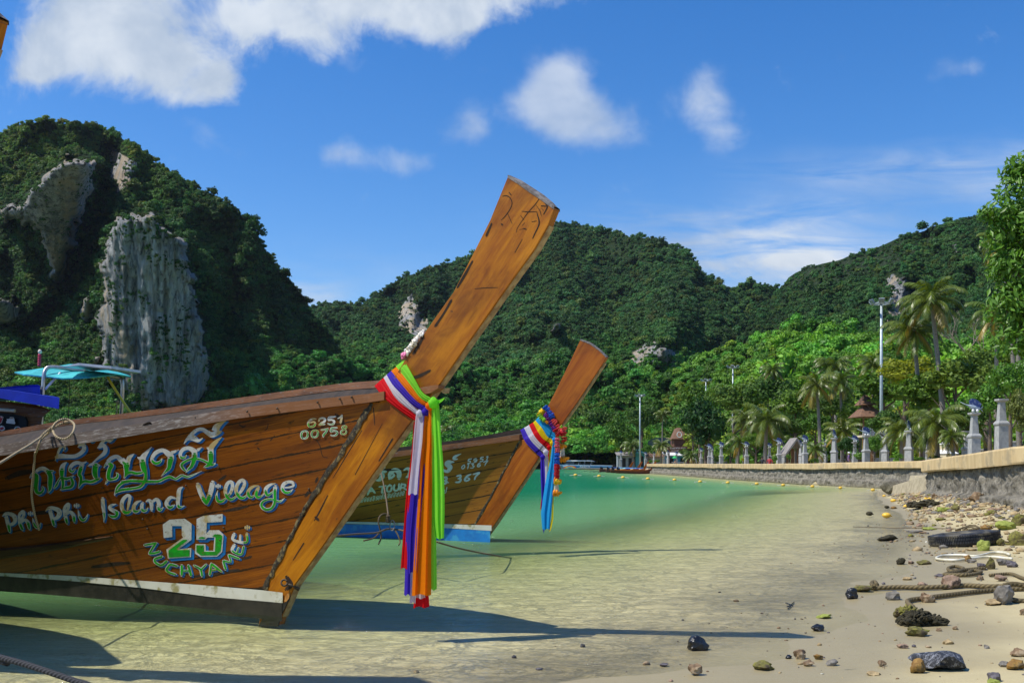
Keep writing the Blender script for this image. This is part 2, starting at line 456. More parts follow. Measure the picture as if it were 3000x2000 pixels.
def rock_mat():
    m, t, b, o = new_mat('limestone')
    co = t.add('ShaderNodeTexCoord').outputs['Object']
    st = t.scale(co, (1, 1, .09))
    n1 = t.noise(st, .20, 10, .74, 1.0); n2 = t.noise(t.scale(co, (1, 1, .22)), .75, 8, .74, .6); n3 = t.noise(co, .035, 5, .6)
    c = t.mix(t.ramp(n1, .34, .64), (.15, .17, .185), (.66, .65, .62))
    c = t.mix(t.math('MULTIPLY', t.ramp(n2, .50, .62), .80), c, (.032, .038, .042))
    c = t.mix(t.math('MULTIPLY', t.ramp(t.noise(t.scale(co, (1, 1, .30)), .05, 6, .72), .47, .60), .80), c, (.64, .50, .32))
    veg = t.add('ShaderNodeAttribute', attribute_name='veg').outputs['Fac']
    soil = t.mix(t.noise(co, .2, 5, .7), (.012, .03, .008), (.04, .075, .018))
    c = t.mix(t.ramp(t.math('ADD', veg, t.math('MULTIPLY', t.math('SUBTRACT', n2, .5), .5)), .38, .58), c, soil)
    t.put(b.inputs['Base Color'], c); b.inputs['Roughness'].default_value = .9; b.inputs['Specular IOR Level'].default_value = .15
    t.put(b.inputs['Normal'], t.bump(t.math('ADD', n1, t.math('MULTIPLY', n2, .9)), 1.0, 3.2))
    return m
M_ROCK = rock_mat()
FOREST = {}          # layer -> list of (pos, scale, tint)

def hill(ridge, base, Yb, Yr, g=1.0, U=None, step=9, rows=90, cliffs=(), rav=(), relief=8, lam=(120, 160), seed=1, crown=(4, 7), space=14, tint=None, layer='hill', jag=0, seethru=1.0, tintfn=None, big=None):
    """one hill: ridge and base outlines are read off at their own distances, the slope between them is a real surface"""
    u0, u1 = U; us = np.arange(u0, u1 + step, step, dtype=float)
    ru, rv = zip(*ridge); bu, bv = zip(*base)
    vr = np.interp(us, ru, rv) + jag * fbm(us / 35, us * 0 + seed, seed, 4); vb = np.interp(us, bu, bv)
    f = (lambda a: a(us) if callable(a) else np.full(us.shape, float(a)) if not isinstance(a, (list, tuple)) else np.interp(us, *zip(*a)))
    yb, yr = f(Yb), f(Yr)
    back = 7
    tt = np.concatenate([np.linspace(0, 1, rows), 1 + np.linspace(.05, 1, back)])
    UU, TT = np.meshgrid(us, tt, indexing='ij')
    t1 = np.minimum(TT, 1)
    VV = vb[:, None] + (vr - vb)[:, None] * t1
    YY = yb[:, None] + (yr - yb)[:, None] * t1 ** g
    rock0 = np.zeros(UU.shape)
    for poly, push, amt, soft, *_ in cliffs: rock0 = np.maximum(rock0, (amt > .7) * sstep(-10, 20, poly_dist(UU.ravel(), VV.ravel(), poly).reshape(UU.shape)))
    big_ = fbm(UU / lam[0], VV / lam[1], seed, 2, .5); fine_ = fbm(UU / lam[0] * 4.1, VV / lam[1] * 4.1, seed + 40, 3, .55)
    YY = YY + relief * (big_ + .30 * fine_ * (1 - rock0)) * np.sin(np.clip(t1, 0.03, 1) * math.pi * .5) * 1.6
    rock = np.zeros(UU.shape)
    for poly, push, amt, soft, *ln in cliffs:
        lean = ln[0] if ln else .06
        wob = (32 if amt > .65 else 16) * fbm(UU / 34, VV / 34, seed + 3, 5, .62)
        d = poly_dist(UU.ravel(), VV.ravel(), poly).reshape(UU.shape) + wob
        fl = np.abs(fbm(UU / 30 + .35 * fbm(UU / 60, VV / 90, seed + 6), VV / 420, seed + 8, 4, .62))
        if amt > .7:
            pu, pv = zip(*poly); vb_ = max(pv); ub_ = float(np.mean([q for q, r in poly if r > vb_ - .25 * (vb_ - min(pv))])); wd = (max(pu) - min(pu)) / 2; uc = (max(pu) + min(pu)) / 2
            iu = int(np.clip((ub_ - u0) / step, 0, UU.shape[0] - 1)); jv = int(np.argmin(np.abs(VV[iu, :rows] - vb_))); yc = YY[iu, jv] - push * .35
            tgt = yc * (1 - lean * (vb_ - VV) / max(vb_ - min(pv), 1)) + push * .55 * np.abs((UU - uc) / wd) ** 2.2 + push * (.24 * fl + .07 * fbm(UU / 60, VV / 110, seed + 9, 5, .6) + .10 * np.abs(fbm(UU / 11, VV / 200, seed + 13, 3, .6)) + .03 * np.abs(fbm(UU / 60, VV / 16, seed + 15, 3, .6)))
            mk = sstep(-soft * .5, soft * .35, d); YY = YY * (1 - mk) + tgt * mk
        else: YY = YY - push * sstep(-soft, soft * .5, d) * (1 - .26 * fl)
        rock = np.maximum(rock, amt * sstep(-6, 6, d))
    for line, w, deep in rav:
        best = np.full(UU.shape, 1e9)
        for (ax, ay), (bx, by) in zip(line[:-1], line[1:]):
            dx, dy = bx - ax, by - ay
            q = np.clip(((UU - ax) * dx + (VV - ay) * dy) / (dx * dx + dy * dy), 0, 1)
            best = np.minimum(best, np.hypot(UU - ax - q * dx, VV - ay - q * dy))
        YY = YY + deep * np.exp(-(best / w) ** 2)
    X = (UU - 1500) / F * YY; Z = EYE + (HZ - VV) / F * YY
    for k in range(back):
        s = tt[rows + k] - 1
        YY[:, rows + k] = yr + 160 * s + (YY[:, rows - 1] - yr); X[:, rows + k] = (us - 1500) / F * YY[:, rows - 1] * (1 + .05 * s)
        Z[:, rows + k] = Z[:, rows - 1] - np.maximum(Z[:, rows - 1], 5) * .85 * s ** 1.4
    V = np.stack([X, YY, Z], -1); nu, nt = UU.shape
    i = np.arange(nu - 1)[:, None] * nt + np.arange(nt - 1)[None, :]
    Fq = np.stack([i, i + nt, i + nt + 1, i + 1], -1).reshape(-1, 4)
    o = quad_mesh('hill', V.reshape(-1, 3), Fq, M_ROCK, {'veg': 1 - rock}); tag(o, kind='structure')
    # trees over the slope: spacing in the picture follows the crown size
    rng = np.random.default_rng(seed); out = FOREST.setdefault(layer, [])
    cu = np.arange(u0, u1, space); 
    for uu in cu:
        iu = int(np.clip((uu - u0) / step, 0, nu - 2))
        vt, vbm = vr[iu], vb[iu]; n = max(1, int((vbm - vt) / space))
        for k in range(n + 1):
            if uu < -80 and rng.random() > .4: continue
            u = uu + rng.uniform(-.5, .5) * space; tq = (k + rng.uniform(-.45, .45)) / max(n, 1)
            if tq < 0 or tq > 1.0: continue
            fi = np.clip((u - u0) / step, 0, nu - 1.01); fj = tq * (rows - 1.01)
            i0, j0 = int(fi), int(max(0, fj)); a, bq = fi - i0, fj - j0
            p = (V[i0, j0] * (1 - a) * (1 - bq) + V[i0 + 1, j0] * a * (1 - bq) + V[i0, j0 + 1] * (1 - a) * bq + V[i0 + 1, j0 + 1] * a * bq)
            rk = rock[i0, j0] 
            if .5 < rk <= .8 and rng.random() > (.34 if rk > .6 else .62): continue
            if rk > .8 and rng.random() > .5 * max(0, 2.3 * float(vnoise(u / 30, HZ / 40 + tq * 12, seed + 2)) - 1.15) + .35 * (V[i0, j0][2] > (HZ - 690) / F * V[i0, j0][1]): continue
            if rk > .15 and rk <= .5 and rng.random() < rk * 1.1: continue
            v = HZ - (p[2] - EYE) * F / p[1]
            s = crown[0] + (crown[1] - crown[0]) * rng.random() ** 1.6; s *= (1 + .55 * (rng.random() < .1))
            if rk > .55: s *= .55
            if u < -80: s *= 1.5
            if big and rng.random() < big[0]: s *= big[1]
            tc = tint if tintfn is None else tintfn(u, v, rng)
            j = rng.uniform(.55, 1.45); h = rng.uniform(-.30, .12) if rng.random() < .86 else rng.uniform(.2, .7)
            j *= 1.9 * (.72 + .56 * float(vnoise(u / 75, v / 48, seed + 70))); out.append((p, s, (tc[0] * j * (1 + h), tc[1] * j, tc[2] * j * (1 - h * .4))))
    return V

# left hill with its limestone pillar
LEFT_PILLAR = [(345, 635), (400, 618), (445, 622), (475, 650), (530, 700), (562, 800), (590, 950), (615, 1060), (608, 1140), (570, 1200), (420, 1200), (340, 1130), (292, 1080), (284, 1000), (296, 850), (302, 700)]
LEFT_FACE = [(60, 590), (115, 510), (190, 465), (282, 480), (275, 560), (240, 640), (218, 720), (165, 850), (140, 770), (125, 700), (60, 650), (15, 660), (5, 610)]
ridge1 = [(-1700, 1150), (-1400, 940), (-1000, 700), (-700, 540), (-500, 470), (-250, 430), (-60, 410), (0, 390), (60, 368), (130, 354), (210, 362), (300, 376), (350, 400), (400, 428), (450, 470), (500, 502), (555, 538), (570, 548), (640, 582), (690, 615), (740, 665),
          (780, 735), (805, 772), (850, 815), (885, 865), (905, 905), (935, 945), (975, 990), (1010, 1060), (1040, 1150), (1080, 1250)]
base1 = [(-1700, 1330), (1100, 1330)]
def tint_left(u, v, rng):
    k = float(np.clip((v - 950) / 200, 0, 1))
    y = float(np.clip((620 - v) / 200, 0, 1)) * (.6 + .4 * math.sin(u / 60))
    return (.028 + .012 * k + .03 * y, .070 + .03 * k + .03 * y, .016 - .004 * y)
hill(ridge1, base1, [(-1700, 330), (-500, 270), (500, 275), (1080, 330)], [(-1700, 520), (-500, 470), (200, 455), (640, 430), (850, 440), (1080, 430)], g=.85, U=(-1700, 1080), step=7, rows=160,
     cliffs=[(LEFT_PILLAR, 24, 1, 34, .07), (LEFT_FACE, 10, .95, 40, .16), ([(-40, 900), (40, 870), (58, 930), (30, 960), (-40, 980)], 6, .9, 15), ([(236, 868), (268, 872), (262, 945), (236, 940)], 6, .8, 12),
             ([(320, 440), (395, 470), (400, 540), (350, 560), (318, 520)], 4, .7, 15), ([(800, 1010), (900, 1040), (880, 1050)], 2, .2, 10)],
     rav=[([(330, 450), (300, 560), (262, 680), (232, 800), (180, 900), (80, 980)], 34, 34), ([(650, 690), (690, 850), (670, 1000), (650, 1120)], 42, 22), ([(860, 850), (900, 980), (900, 1060)], 30, 20), ([(30, 780), (60, 900)], 30, 16)],
     relief=26, lam=(150, 230), seed=11, crown=(.8, 2.0), space=7.2, tintfn=tint_left, layer='left', jag=8, big=(.07, 1.7))

# middle hill
ridge2 = [(800, 900), (900, 905), (930, 892), (960, 886), (1000, 889), (1060, 893), (1090, 870), (1130, 842), (1180, 815), (1240, 795), (1300, 776), (1350, 758), (1420, 745), (1480, 720), (1540, 690), (1590, 665), (1635, 648),
          (1660, 650), (1700, 662), (1760, 672), (1830, 690), (1900, 702), (1940, 710), (1975, 722), (2010, 735), (2035, 765), (2060, 805), (2100, 830), (2135, 850), (2170, 890), (2220, 950), (2300, 1040)]
base2 = [(800, 1330), (2300, 1330)]
CL_MID = [(1828, 1045), (1852, 1020), (1900, 1002), (1960, 1005), (1998, 1040), (2000, 1082), (1962, 1085), (1900, 1072), (1862, 1094), (1832, 1085)]
CL_ML = [(1166, 930), (1178, 885), (1208, 862), (1232, 890), (1246, 950), (1236, 1000), (1192, 996), (1168, 970)]
def tint_mid(u, v, rng):
    k = float(np.clip((v - 1010 + 60 * math.sin(u / 130)) / 160, 0, 1))
    return (.034 + .012 * k, .080 + .050 * k, .024 - .008 * k)
hill(ridge2, base2, [(800, 330), (1300, 270), (2300, 260)], [(800, 760), (1200, 720), (1650, 700), (2100, 640), (2300, 620)], g=1.1, U=(800, 2300), step=9, rows=110,
     cliffs=[(CL_MID, 16, .69, 16), (CL_ML, 14, .69, 18), ([(1740, 690), (1830, 700), (1900, 740), (1890, 790), (1800, 760), (1750, 720)], 2, .40, 20), ([(1590, 655), (1740, 672), (1760, 690), (1600, 680)], 0, .40, 8),
             ([(1700, 780), (1760, 850), (1740, 870), (1690, 820)], 1, .3, 12), ([(1620, 965), (1632, 960), (1636, 1000), (1622, 1004)], 4, .8, 6)],
     rav=[([(1450, 1000), (1560, 1020)], 26, 26), ([(1290, 990), (1330, 1080)], 30, 20), ([(1800, 930), (1810, 1000)], 26, 22), ([(1550, 870), (1700, 900), (1850, 880)], 26, 20), ([(1000, 980), (1010, 1060)], 30, 30)],
     relief=60, lam=(150, 190), seed=23, crown=(1.05, 2.6), space=6.8, tintfn=tint_mid, layer='mid', jag=7, big=(.05, 1.6))

# saddle between, then the long right-hand hill
ridge3 = [(2040, 900), (2100, 862), (2140, 848), (2170, 834), (2215, 828), (2260, 836), (2290, 846), (2340, 860), (2420, 880)]
hill(ridge3, [(2040, 1250), (2420, 1250)], 420, 640, g=1.0, U=(2040, 2420), step=10, rows=50, relief=22, seed=31, crown=(1.1, 2.6), space=7.2, tint=(.034, .080, .022), layer='mid', jag=6)
ridge4 = [(2120, 1060), (2190, 960), (2250, 880), (2290, 845), (2310, 815), (2340, 795), (2400, 776), (2460, 760), (2520, 742), (2560, 732), (2600, 712), (2640, 695), (2700, 676), (2760, 658), (2830, 640), (2900, 622), (3000, 598), (3200, 560), (3600, 500), (4200, 470)]
base4 = [(2120, 1330), (4200, 1330)]
CL_R = [(2595, 830), (2612, 800), (2650, 815), (2672, 860), (2680, 900), (2640, 935), (2600, 945), (2590, 930), (2612, 890)]
def tint_right(u, v, rng):
    k = float(np.clip((v - 960 + 40 * math.sin(u / 90)) / 130, 0, 1))
    return (.034 + .020 * k, .083 + .055 * k, .022 - .008 * k)
rocks4 = [(2300, 812), (2400, 775), (2560, 732), (2700, 678), (2770, 668), (2700, 740), (2600, 790), (2480, 830), (2380, 850), (2300, 850)]
hill(ridge4, base4, [(2120, 250), (2250, 230), (2700, 180), (4200, 120)], [(2120, 420), (2250, 560), (2700, 500), (3200, 420), (4200, 330)], g=1.15, U=(2120, 4200), step=10, rows=100,
     cliffs=[(CL_R, 12, .69, 16), (rocks4, 2, .42, 14), ([(2790, 715), (2850, 740), (2840, 760), (2800, 745)], 2, .6, 8)],
     rav=[([(2540, 900), (2520, 1000)], 22, 18), ([(2850, 830), (2800, 950), (2700, 1000)], 30, 22), ([(2450, 880), (2440, 960)], 16, 12)],
     relief=40, lam=(150, 180), seed=47, crown=(.8, 1.95), space=7.6, tintfn=tint_right, layer='right', jag=7, big=(.06, 1.7))

# the lower wooded slope above the shore, nearer and brighter
ridge5 = [(-700, 1220), (0, 1215), (300, 1230), (500, 1240), (600, 1200), (760, 1130), (830, 1060), (900, 1050), (1000, 1060), (1100, 1065), (1200, 1060), (1300, 1070), (1400, 1085), (1500, 1090), (1620, 1075), (1750, 1085), (1850, 1095), (1950, 1100), (2040, 1060), (2120, 1030), (2200, 1000), (2280, 985), (2380, 975), (2480, 985), (2600, 1010), (2750, 1020), (3000, 1000), (3400, 980), (4200, 960)]
base5 = [(-700, 1366), (4200, 1362)]
def tint_low(u, v, rng):
    r = float(np.clip((u - 1750) / 500, 0, 1)); k = float(np.clip((v - 1050) / 220, 0, 1))
    y = rng.random()
    return (.036 + .032 * r + .03 * k * y, .112 + .040 * r, .020 - .004 * r)
hill(ridge5, base5, [(-700, 262), (500, 268), (1100, 296), (1700, 296), (1850, 264), (1905, 264), (2015, 256), (2065, 185), (2200, 150), (2600, 120), (3000, 95), (4200, 60)], [(-700, 272), (500, 285), (1100, 380), (1500, 390), (2100, 290), (2600, 210), (3000, 170), (4200, 120)], g=1.0, U=(-700, 4200), step=12, rows=60,
     relief=12, lam=(90, 90), seed=59, crown=(.85, 2.4), space=11.5, tintfn=tint_low, layer='low', jag=14, big=(.12, 1.6))

# ---- tree crowns: a few kinds, planted over the slopes as one mass
def leaf_mat(name, tint=None, spec=.25, var=.35, gloss=.55):
    m, t, b, o = new_mat(name)
    if tint is None:
        a = t.add('ShaderNodeAttribute', attribute_name='tint', attribute_type='INSTANCER'); base = a.outputs['Color']
    else: base = None
    g = t.add('ShaderNodeNewGeometry').outputs['Random Per Island']
    if tint is not None:
        oi = t.add('ShaderNodeObjectInfo').outputs['Random']
        base = t.mix(oi, tint, tuple(x * y for x, y in zip(tint, (1.35, 1.05, .8))))
    dk = t.vmath('MULTIPLY', base, (.62, .66, .7)); lt = t.vmath('MULTIPLY', base, (1.45, 1.32, 1.2))
    c = t.mix(g, dk, lt)
    t.put(b.inputs['Base Color'], c); b.inputs['Roughness'].default_value = gloss; b.inputs['Specular IOR Level'].default_value = spec
    tl = t.add('ShaderNodeBsdfTranslucent'); t.put(tl.inputs[0], t.vmath('MULTIPLY', c, (1.3, 1.25, .6)))
    mx = t.add('ShaderNodeMixShader'); mx.inputs[0].default_value = .28
    t.put(mx.inputs[1], b.outputs[0]); t.put(mx.inputs[2], tl.outputs[0]); t.put(o.inputs[0], mx.outputs[0])
    return m

def crown_arrays(seed, lobes, leaves, leaf, flat=.8, core=True, spread=1.0, coresize=.80):
    """unit-radius crown: leaf faces round several boughs, denser outside, with gaps"""
    rng = np.random.default_rng(seed); C = []
    for i in range(lobes):
        a = rng.uniform(0, 6.283); r = math.sqrt(rng.random()) * .68 * spread; z = rng.uniform(-.25, .62) * flat
        C.append((r * math.cos(a), r * math.sin(a), z + .18 * (1 - r), rng.uniform(.28, .50)))
    C.append((0, 0, .35 * flat, .5)); C = np.array(C)
    w = C[:, 3] ** 2; w /= w.sum()
    k = rng.choice(len(C), leaves, p=w); d = rng.normal(size=(leaves, 3)); d /= np.linalg.norm(d, axis=1)[:, None]
    d[:, 2] = np.where(d[:, 2] < -.35, -d[:, 2], d[:, 2])
    rad = C[k, 3] * rng.uniform(.66, 1.18, leaves)
    p = C[k, :3] + d * rad[:, None] * np.array([1, 1, flat])
    n = d + rng.normal(scale=.75, size=d.shape); n[:, 2] += .35; n /= np.linalg.norm(n, axis=1)[:, None]
    t = np.cross(n, rng.normal(size=n.shape)); t /= np.linalg.norm(t, axis=1)[:, None] + 1e-9; b = np.cross(n, t)
    s = leaf * rng.uniform(.6, 1.3, leaves)[:, None]
    V = np.stack([p - t * s, p - b * s * .55, p + t * s * 1.1, p + b * s * .55], 1).reshape(-1, 3)
    Fq = np.arange(leaves * 4).reshape(-1, 4)
    if core:
        vs, fs = [], []
        for c in C:
            bm = MB(); bm.ball(c[:3], c[3] * coresize, 8, 5, (1, 1, flat)); o0 = len(vs)
            vs += bm.v; fs += [tuple(i + o0 for i in f) for f in bm.f]
        q = np.array(fs) + len(V); V = np.concatenate([V, np.array(vs)]); Fq = np.concatenate([Fq, q])
    return V, Fq

M_FOREST = leaf_mat('forest_leaves', None)
crown_col = bpy.data.collections.new('crown_kinds')
for i, (lb, lv, ls, fl) in enumerate([(7, 420, .105, .85), (5, 380, .11, 1.0), (9, 480, .10, .65), (6, 420, .10, 1.15), (10, 460, .105, .75), (4, 330, .12, .95)]):
    V, Fq = crown_arrays(100 + i, lb, lv, ls * 1.12, fl, True, 1.15, .60)
    o = quad_mesh('crown', V, Fq, M_FOREST, smooth=False); COL.objects.unlink(o); crown_col.objects.link(o); o.name = 'crown_kind_%d' % i

def forest(layer):
    data = FOREST[layer]; n = len(data)
    P = np.array([d[0] for d in data]); S = np.array([d[1] for d in data]); T = np.array([d[2] for d in data]); rng = np.random.default_rng(n)
    P[:, 2] += S * .25
    me = bpy.data.meshes.new('forest'); me.vertices.add(n); me.vertices.foreach_set('co', P.astype(np.float32).ravel())
    for k, ty, arr, f in (('scl', 'FLOAT', S, 'value'), ('spin', 'FLOAT', rng.uniform(0, 6.28, n), 'value'), ('kind_no', 'INT', rng.integers(0, 6, n), 'value')):
        a = me.attributes.new(k, ty, 'POINT'); a.data.foreach_set(f, arr.astype(np.int32 if ty == 'INT' else np.float32))
    a = me.attributes.new('tint', 'FLOAT_COLOR', 'POINT'); a.data.foreach_set('color', np.concatenate([T, np.ones((n, 1))], 1).astype(np.float32).ravel())
    o = bpy.data.objects.new('forest', me); COL.objects.link(o)
    ng = bpy.data.node_groups.new('planting', 'GeometryNodeTree')
    ng.interface.new_socket('Geometry', in_out='INPUT', socket_type='NodeSocketGeometry'); ng.interface.new_socket('Geometry', in_out='OUTPUT', socket_type='NodeSocketGeometry')
    N, L = ng.nodes, ng.links
    gi = N.new('NodeGroupInput'); go = N.new('NodeGroupOutput'); iop = N.new('GeometryNodeInstanceOnPoints'); ci = N.new('GeometryNodeCollectionInfo')
    ci.inputs['Collection'].default_value = crown_col; ci.inputs['Separate Children'].default_value = True; ci.inputs['Reset Children'].default_value = True
    def na(name, ty):
        q = N.new('GeometryNodeInputNamedAttribute'); q.data_type = ty; q.inputs['Name'].default_value = name; return q.outputs['Attribute']
    cx = N.new('ShaderNodeCombineXYZ'); L.new(na('spin', 'FLOAT'), cx.inputs[2])
    L.new(gi.outputs[0], iop.inputs['Points']); L.new(ci.outputs[0], iop.inputs['Instance']); iop.inputs['Pick Instance'].default_value = True
    L.new(na('kind_no', 'INT'), iop.inputs['Instance Index']); L.new(cx.outputs[0], iop.inputs['Rotation']); L.new(na('scl', 'FLOAT'), iop.inputs['Scale'])
    L.new(iop.outputs[0], go.inputs[0])
    md = o.modifiers.new('planting', 'NODES'); md.node_group = ng
    return tag(o, kind='stuff')
for ly in FOREST: forest(ly)
print('crowns', {k: len(v) for k, v in FOREST.items()})
# ================================================================== LONGTAIL BOATS
def wood_mat(name, c1, c2, dark, seams=False, rough=.38, coat=.05, wear=None, gs=(1, 9), grey=None, fade=None):
    """varnished planks: grain runs along uv.x (metres); with seams, one plank per unit of uv.y"""
    m, t, b, o = new_mat(name)
    uv = t.add('ShaderNodeTexCoord').outputs['UV']
    sep = t.add('ShaderNodeSeparateXYZ'); t.put(sep.inputs[0], uv)
    g1 = t.noise(t.scale(uv, (gs[0], gs[1], 1)), 2.2, 8, .62, .7); g2 = t.noise(t.scale(uv, (gs[0] * 1.5, gs[1] * 4, 1)), 4, 6, .65, .3)
    big = t.noise(t.scale(uv, (.8, 1.2, 1)), 1.6, 5, .6, .5)
    c = t.mix(t.ramp(g1, .3, .7), c2, c1)
    c = t.mix(t.math('MULTIPLY', t.ramp(g2, .52, .75), .5), c, dark)
    c = t.mix(t.math('MULTIPLY', t.ramp(big, .44, .70), .70), c, dark)
    if seams:
        fl = t.math('FLOOR', sep.outputs[1]); wn = t.add('ShaderNodeTexWhiteNoise', noise_dimensions='1D'); t.put(wn.inputs['W'], fl)
        c = t.mix(t.math('MULTIPLY', wn.outputs['Value'], .65), c, c2)
        wob = t.math('MULTIPLY', t.math('SUBTRACT', t.noise(t.scale(uv, (2.5, 0, 1)), 3, 5, .7), .5), .06)
        fr = t.math('FRACT', t.math('ADD', sep.outputs[1], wob)); e = t.math('MINIMUM', fr, t.math('SUBTRACT', 1, fr))
        th = t.math('MULTIPLY', t.ramp(t.noise(t.scale(uv, (1.6, .6, 1)), 3, 6, .75), .35, .8), .085)
        line = t.math('SUBTRACT', 1, t.ramp(t.math('SUBTRACT', e, th), .0, .03))
        blot = t.ramp(t.noise(t.scale(uv, (3, 2.2, 1)), 1.7, 7, .72, .4), .60, .67)
        line = t.math('MAXIMUM', t.math('MULTIPLY', line, .92), t.math('MULTIPLY', blot, .8))
        c = t.mix(line, c, (.022, .014, .006))
    if wear:
        w = t.ramp(t.noise(t.scale(uv, (3, 6, 1)), 2.4, 7, .7, .4), *wear)
        c = t.mix(w, c, grey or (.10, .09, .075))
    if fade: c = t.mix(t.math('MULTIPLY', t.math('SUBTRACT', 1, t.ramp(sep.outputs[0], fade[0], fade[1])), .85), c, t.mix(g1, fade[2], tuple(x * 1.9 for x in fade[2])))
    t.put(b.inputs['Base Color'], c); b.inputs['Specular IOR Level'].default_value = .24
    t.put(b.inputs['Roughness'], t.math('ADD', t.math('MULTIPLY', g2, .3), rough - .1))
    b.inputs['Coat Weight'].default_value = coat; b.inputs['Coat Roughness'].default_value = .12
    t.put(b.inputs['Normal'], t.bump(t.math('ADD', g2, big), .25, .004))
    return m

M_HULL = wood_mat('varnished_planks', (.35, .112, .005), (.155, .038, .003), (.042, .012, .004), True)
M_HULL2 = wood_mat('weathered_planks', (.46, .20, .020), (.26, .095, .012), (.09, .030, .007), True, coat=.15, rough=.45)
M_PROW = wood_mat('varnished_prow', (.47, .178, .006), (.27, .078, .004), (.08, .020, .004), False, wear=(.65, .71), grey=(.05, .03, .015), gs=(.8, 5))
M_PROW2 = wood_mat('varnished_prow_red', (.43, .13, .008), (.25, .055, .005), (.08, .020, .004), False, wear=(.72, .78), grey=(.05, .03, .015), gs=(.8, 7))
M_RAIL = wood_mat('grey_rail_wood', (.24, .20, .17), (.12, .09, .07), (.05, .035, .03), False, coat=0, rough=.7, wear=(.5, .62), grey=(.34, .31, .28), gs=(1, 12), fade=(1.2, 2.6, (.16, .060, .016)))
M_RAILB = wood_mat('brown_rail_wood', (.30, .13, .05), (.15, .06, .025), (.05, .025, .015), False, coat=.1, rough=.55, wear=(.55, .66), grey=(.22, .18, .15), gs=(1, 12))
M_BATTEN = nmat('pale_batten', (.42, .31, .15), (.24, .15, .07), 14, .6, .2, .004)
M_GREYEND = nmat('grey_end_grain', (.22, .20, .19), (.10, .085, .08), 20, .8, .5, .004)
M_DARK = nmat('dark_inside_wood', (.035, .022, .014), (.014, .009, .006), 6, .8)
M_DECK = nmat('deck_wood', (.15, .09, .05), (.07, .04, .02), 6, .8, .2, .005)
M_WHITE = nmat('old_white_paint', (.62, .61, .52), (.54, .52, .42), 3, .45, c3=(.30, .27, .12), scale3=5)
M_ANTI = nmat('black_bottom_paint', (.030, .026, .018), (.012, .011, .008), 7, .5, .3, .006)
M_BLUEB = nmat('blue_bottom_paint', (.02, .22, .58), (.02, .16, .46), 3, .4, c3=(.05, .30, .55), scale3=4)
M_LW = nmat('letter_white', (.66, .66, .60), (.50, .49, .41), 9, flake=(.13, .055, .012), rough=.42, lo=.30, hi=.55, c3=(.50, .38, .16), scale3=3.1)
M_LG = nmat('letter_green', (.012, .40, .018), (.02, .24, .02), 14, .4, flake=(.13, .055, .012))
M_LB = nmat('letter_blue', (.01, .19, .52), (.01, .12, .36), 9, .4, flake=(.13, .055, .012))
M_LPALE = nmat('letter_pale', (.62, .70, .64), (.50, .57, .50), 9, .5, flake=(.15, .07, .015))
M_CAULKD = nmat('dark_smear', (.040, .020, .008), (.020, .011, .005), 24, .8)
M_IRON = nmat('rusty_bolt', (.10, .07, .045), (.04, .03, .02), 30, .6, .3, .004, .4)

def lin(pts): 
    xs, ys = zip(*sorted(pts)); return lambda x: float(np.interp(x, xs, ys))
def smooth_line(pts, n):
    """Catmull-Rom through points of any dimension"""
    P = [np.array(p, float) for p in pts]
    if len(P) == 2: return [P[0] + (P[1] - P[0]) * i / n for i in range(n + 1)]
    P = [2 * P[0] - P[1]] + P + [2 * P[-1] - P[-2]]; out = []
    for i in range(1, len(P) - 2):
        for k in range(n):
            s = k / n; a, b, c, d = P[i - 1:i + 3]
            out.append(.5 * (2 * b + (c - a) * s + (2 * a - 5 * b + 4 * c - d) * s * s + (3 * b - a - 3 * c + d) * s ** 3))
    out.append(P[-2]); return out

class Hull:
    """the near side of a longtail boat as a surface; depth(u, v) finds it again for paint and fittings"""
    def __init__(s, base, th, top, bot, ytop, ybot, seam_top, seam_bot, uend, bulge=.10):
        s.B = base; s.th = R(th); s.n = Vector((math.sin(s.th), math.cos(s.th), 0)); s.a = Vector((math.cos(s.th), -math.sin(s.th), 0))
        s.c = s.n.x * base[0] + s.n.y * base[1]
        s.top, s.bot = lin(top), lin(bot); s.st, s.sb = seam_top, seam_bot
        s.yt = lin(list(ytop) + [(seam_top[0], s.stem(seam_top[0]) - .05)]); s.yb = lin(list(ybot) + [(seam_bot[0], s.stem(seam_bot[0]) - .05)])
        s.ut, s.ub = uend; s.bulge = bulge
    def stem(s, u): return s.c / (s.n.x * (u - 1500) / F + s.n.y)
    def at(s, k, t, ex=0):
        ut = s.st[0] + (s.ut - s.st[0]) * k; ub = s.sb[0] + (s.ub - s.sb[0]) * k
        vt, vb = s.top(ut), s.bot(ub)
        y = s.yt(ut) * (1 - t) + s.yb(ub) * t - s.bulge * math.sin(math.pi * min(max(t, 0), 1)) * min(1, k * 5)
        return ut * (1 - t) + ub * t, vt * (1 - t) + vb * t, y - ex
    def depth(s, u, v):
        lo, hi = -.25, 1.0
        for _ in range(26):
            k = (lo + hi) / 2; ut = s.st[0] + (s.ut - s.st[0]) * k; ub = s.sb[0] + (s.ub - s.sb[0]) * k
            vt, vb = s.top(ut), s.bot(ub); t = (v - vt) / (vb - vt)
            if ut * (1 - t) + ub * t > u: lo = k
            else: hi = k
        if k < .001: return s.stem(u) - .05
        return s.at(k, t)[2]
    def pt(s, u, v, off=0): return P3(u, v, s.depth(u, v) - off)
    def mirror(s, p):
        d = s.n.dot(p) - s.c; return p - s.n * (2 * d)

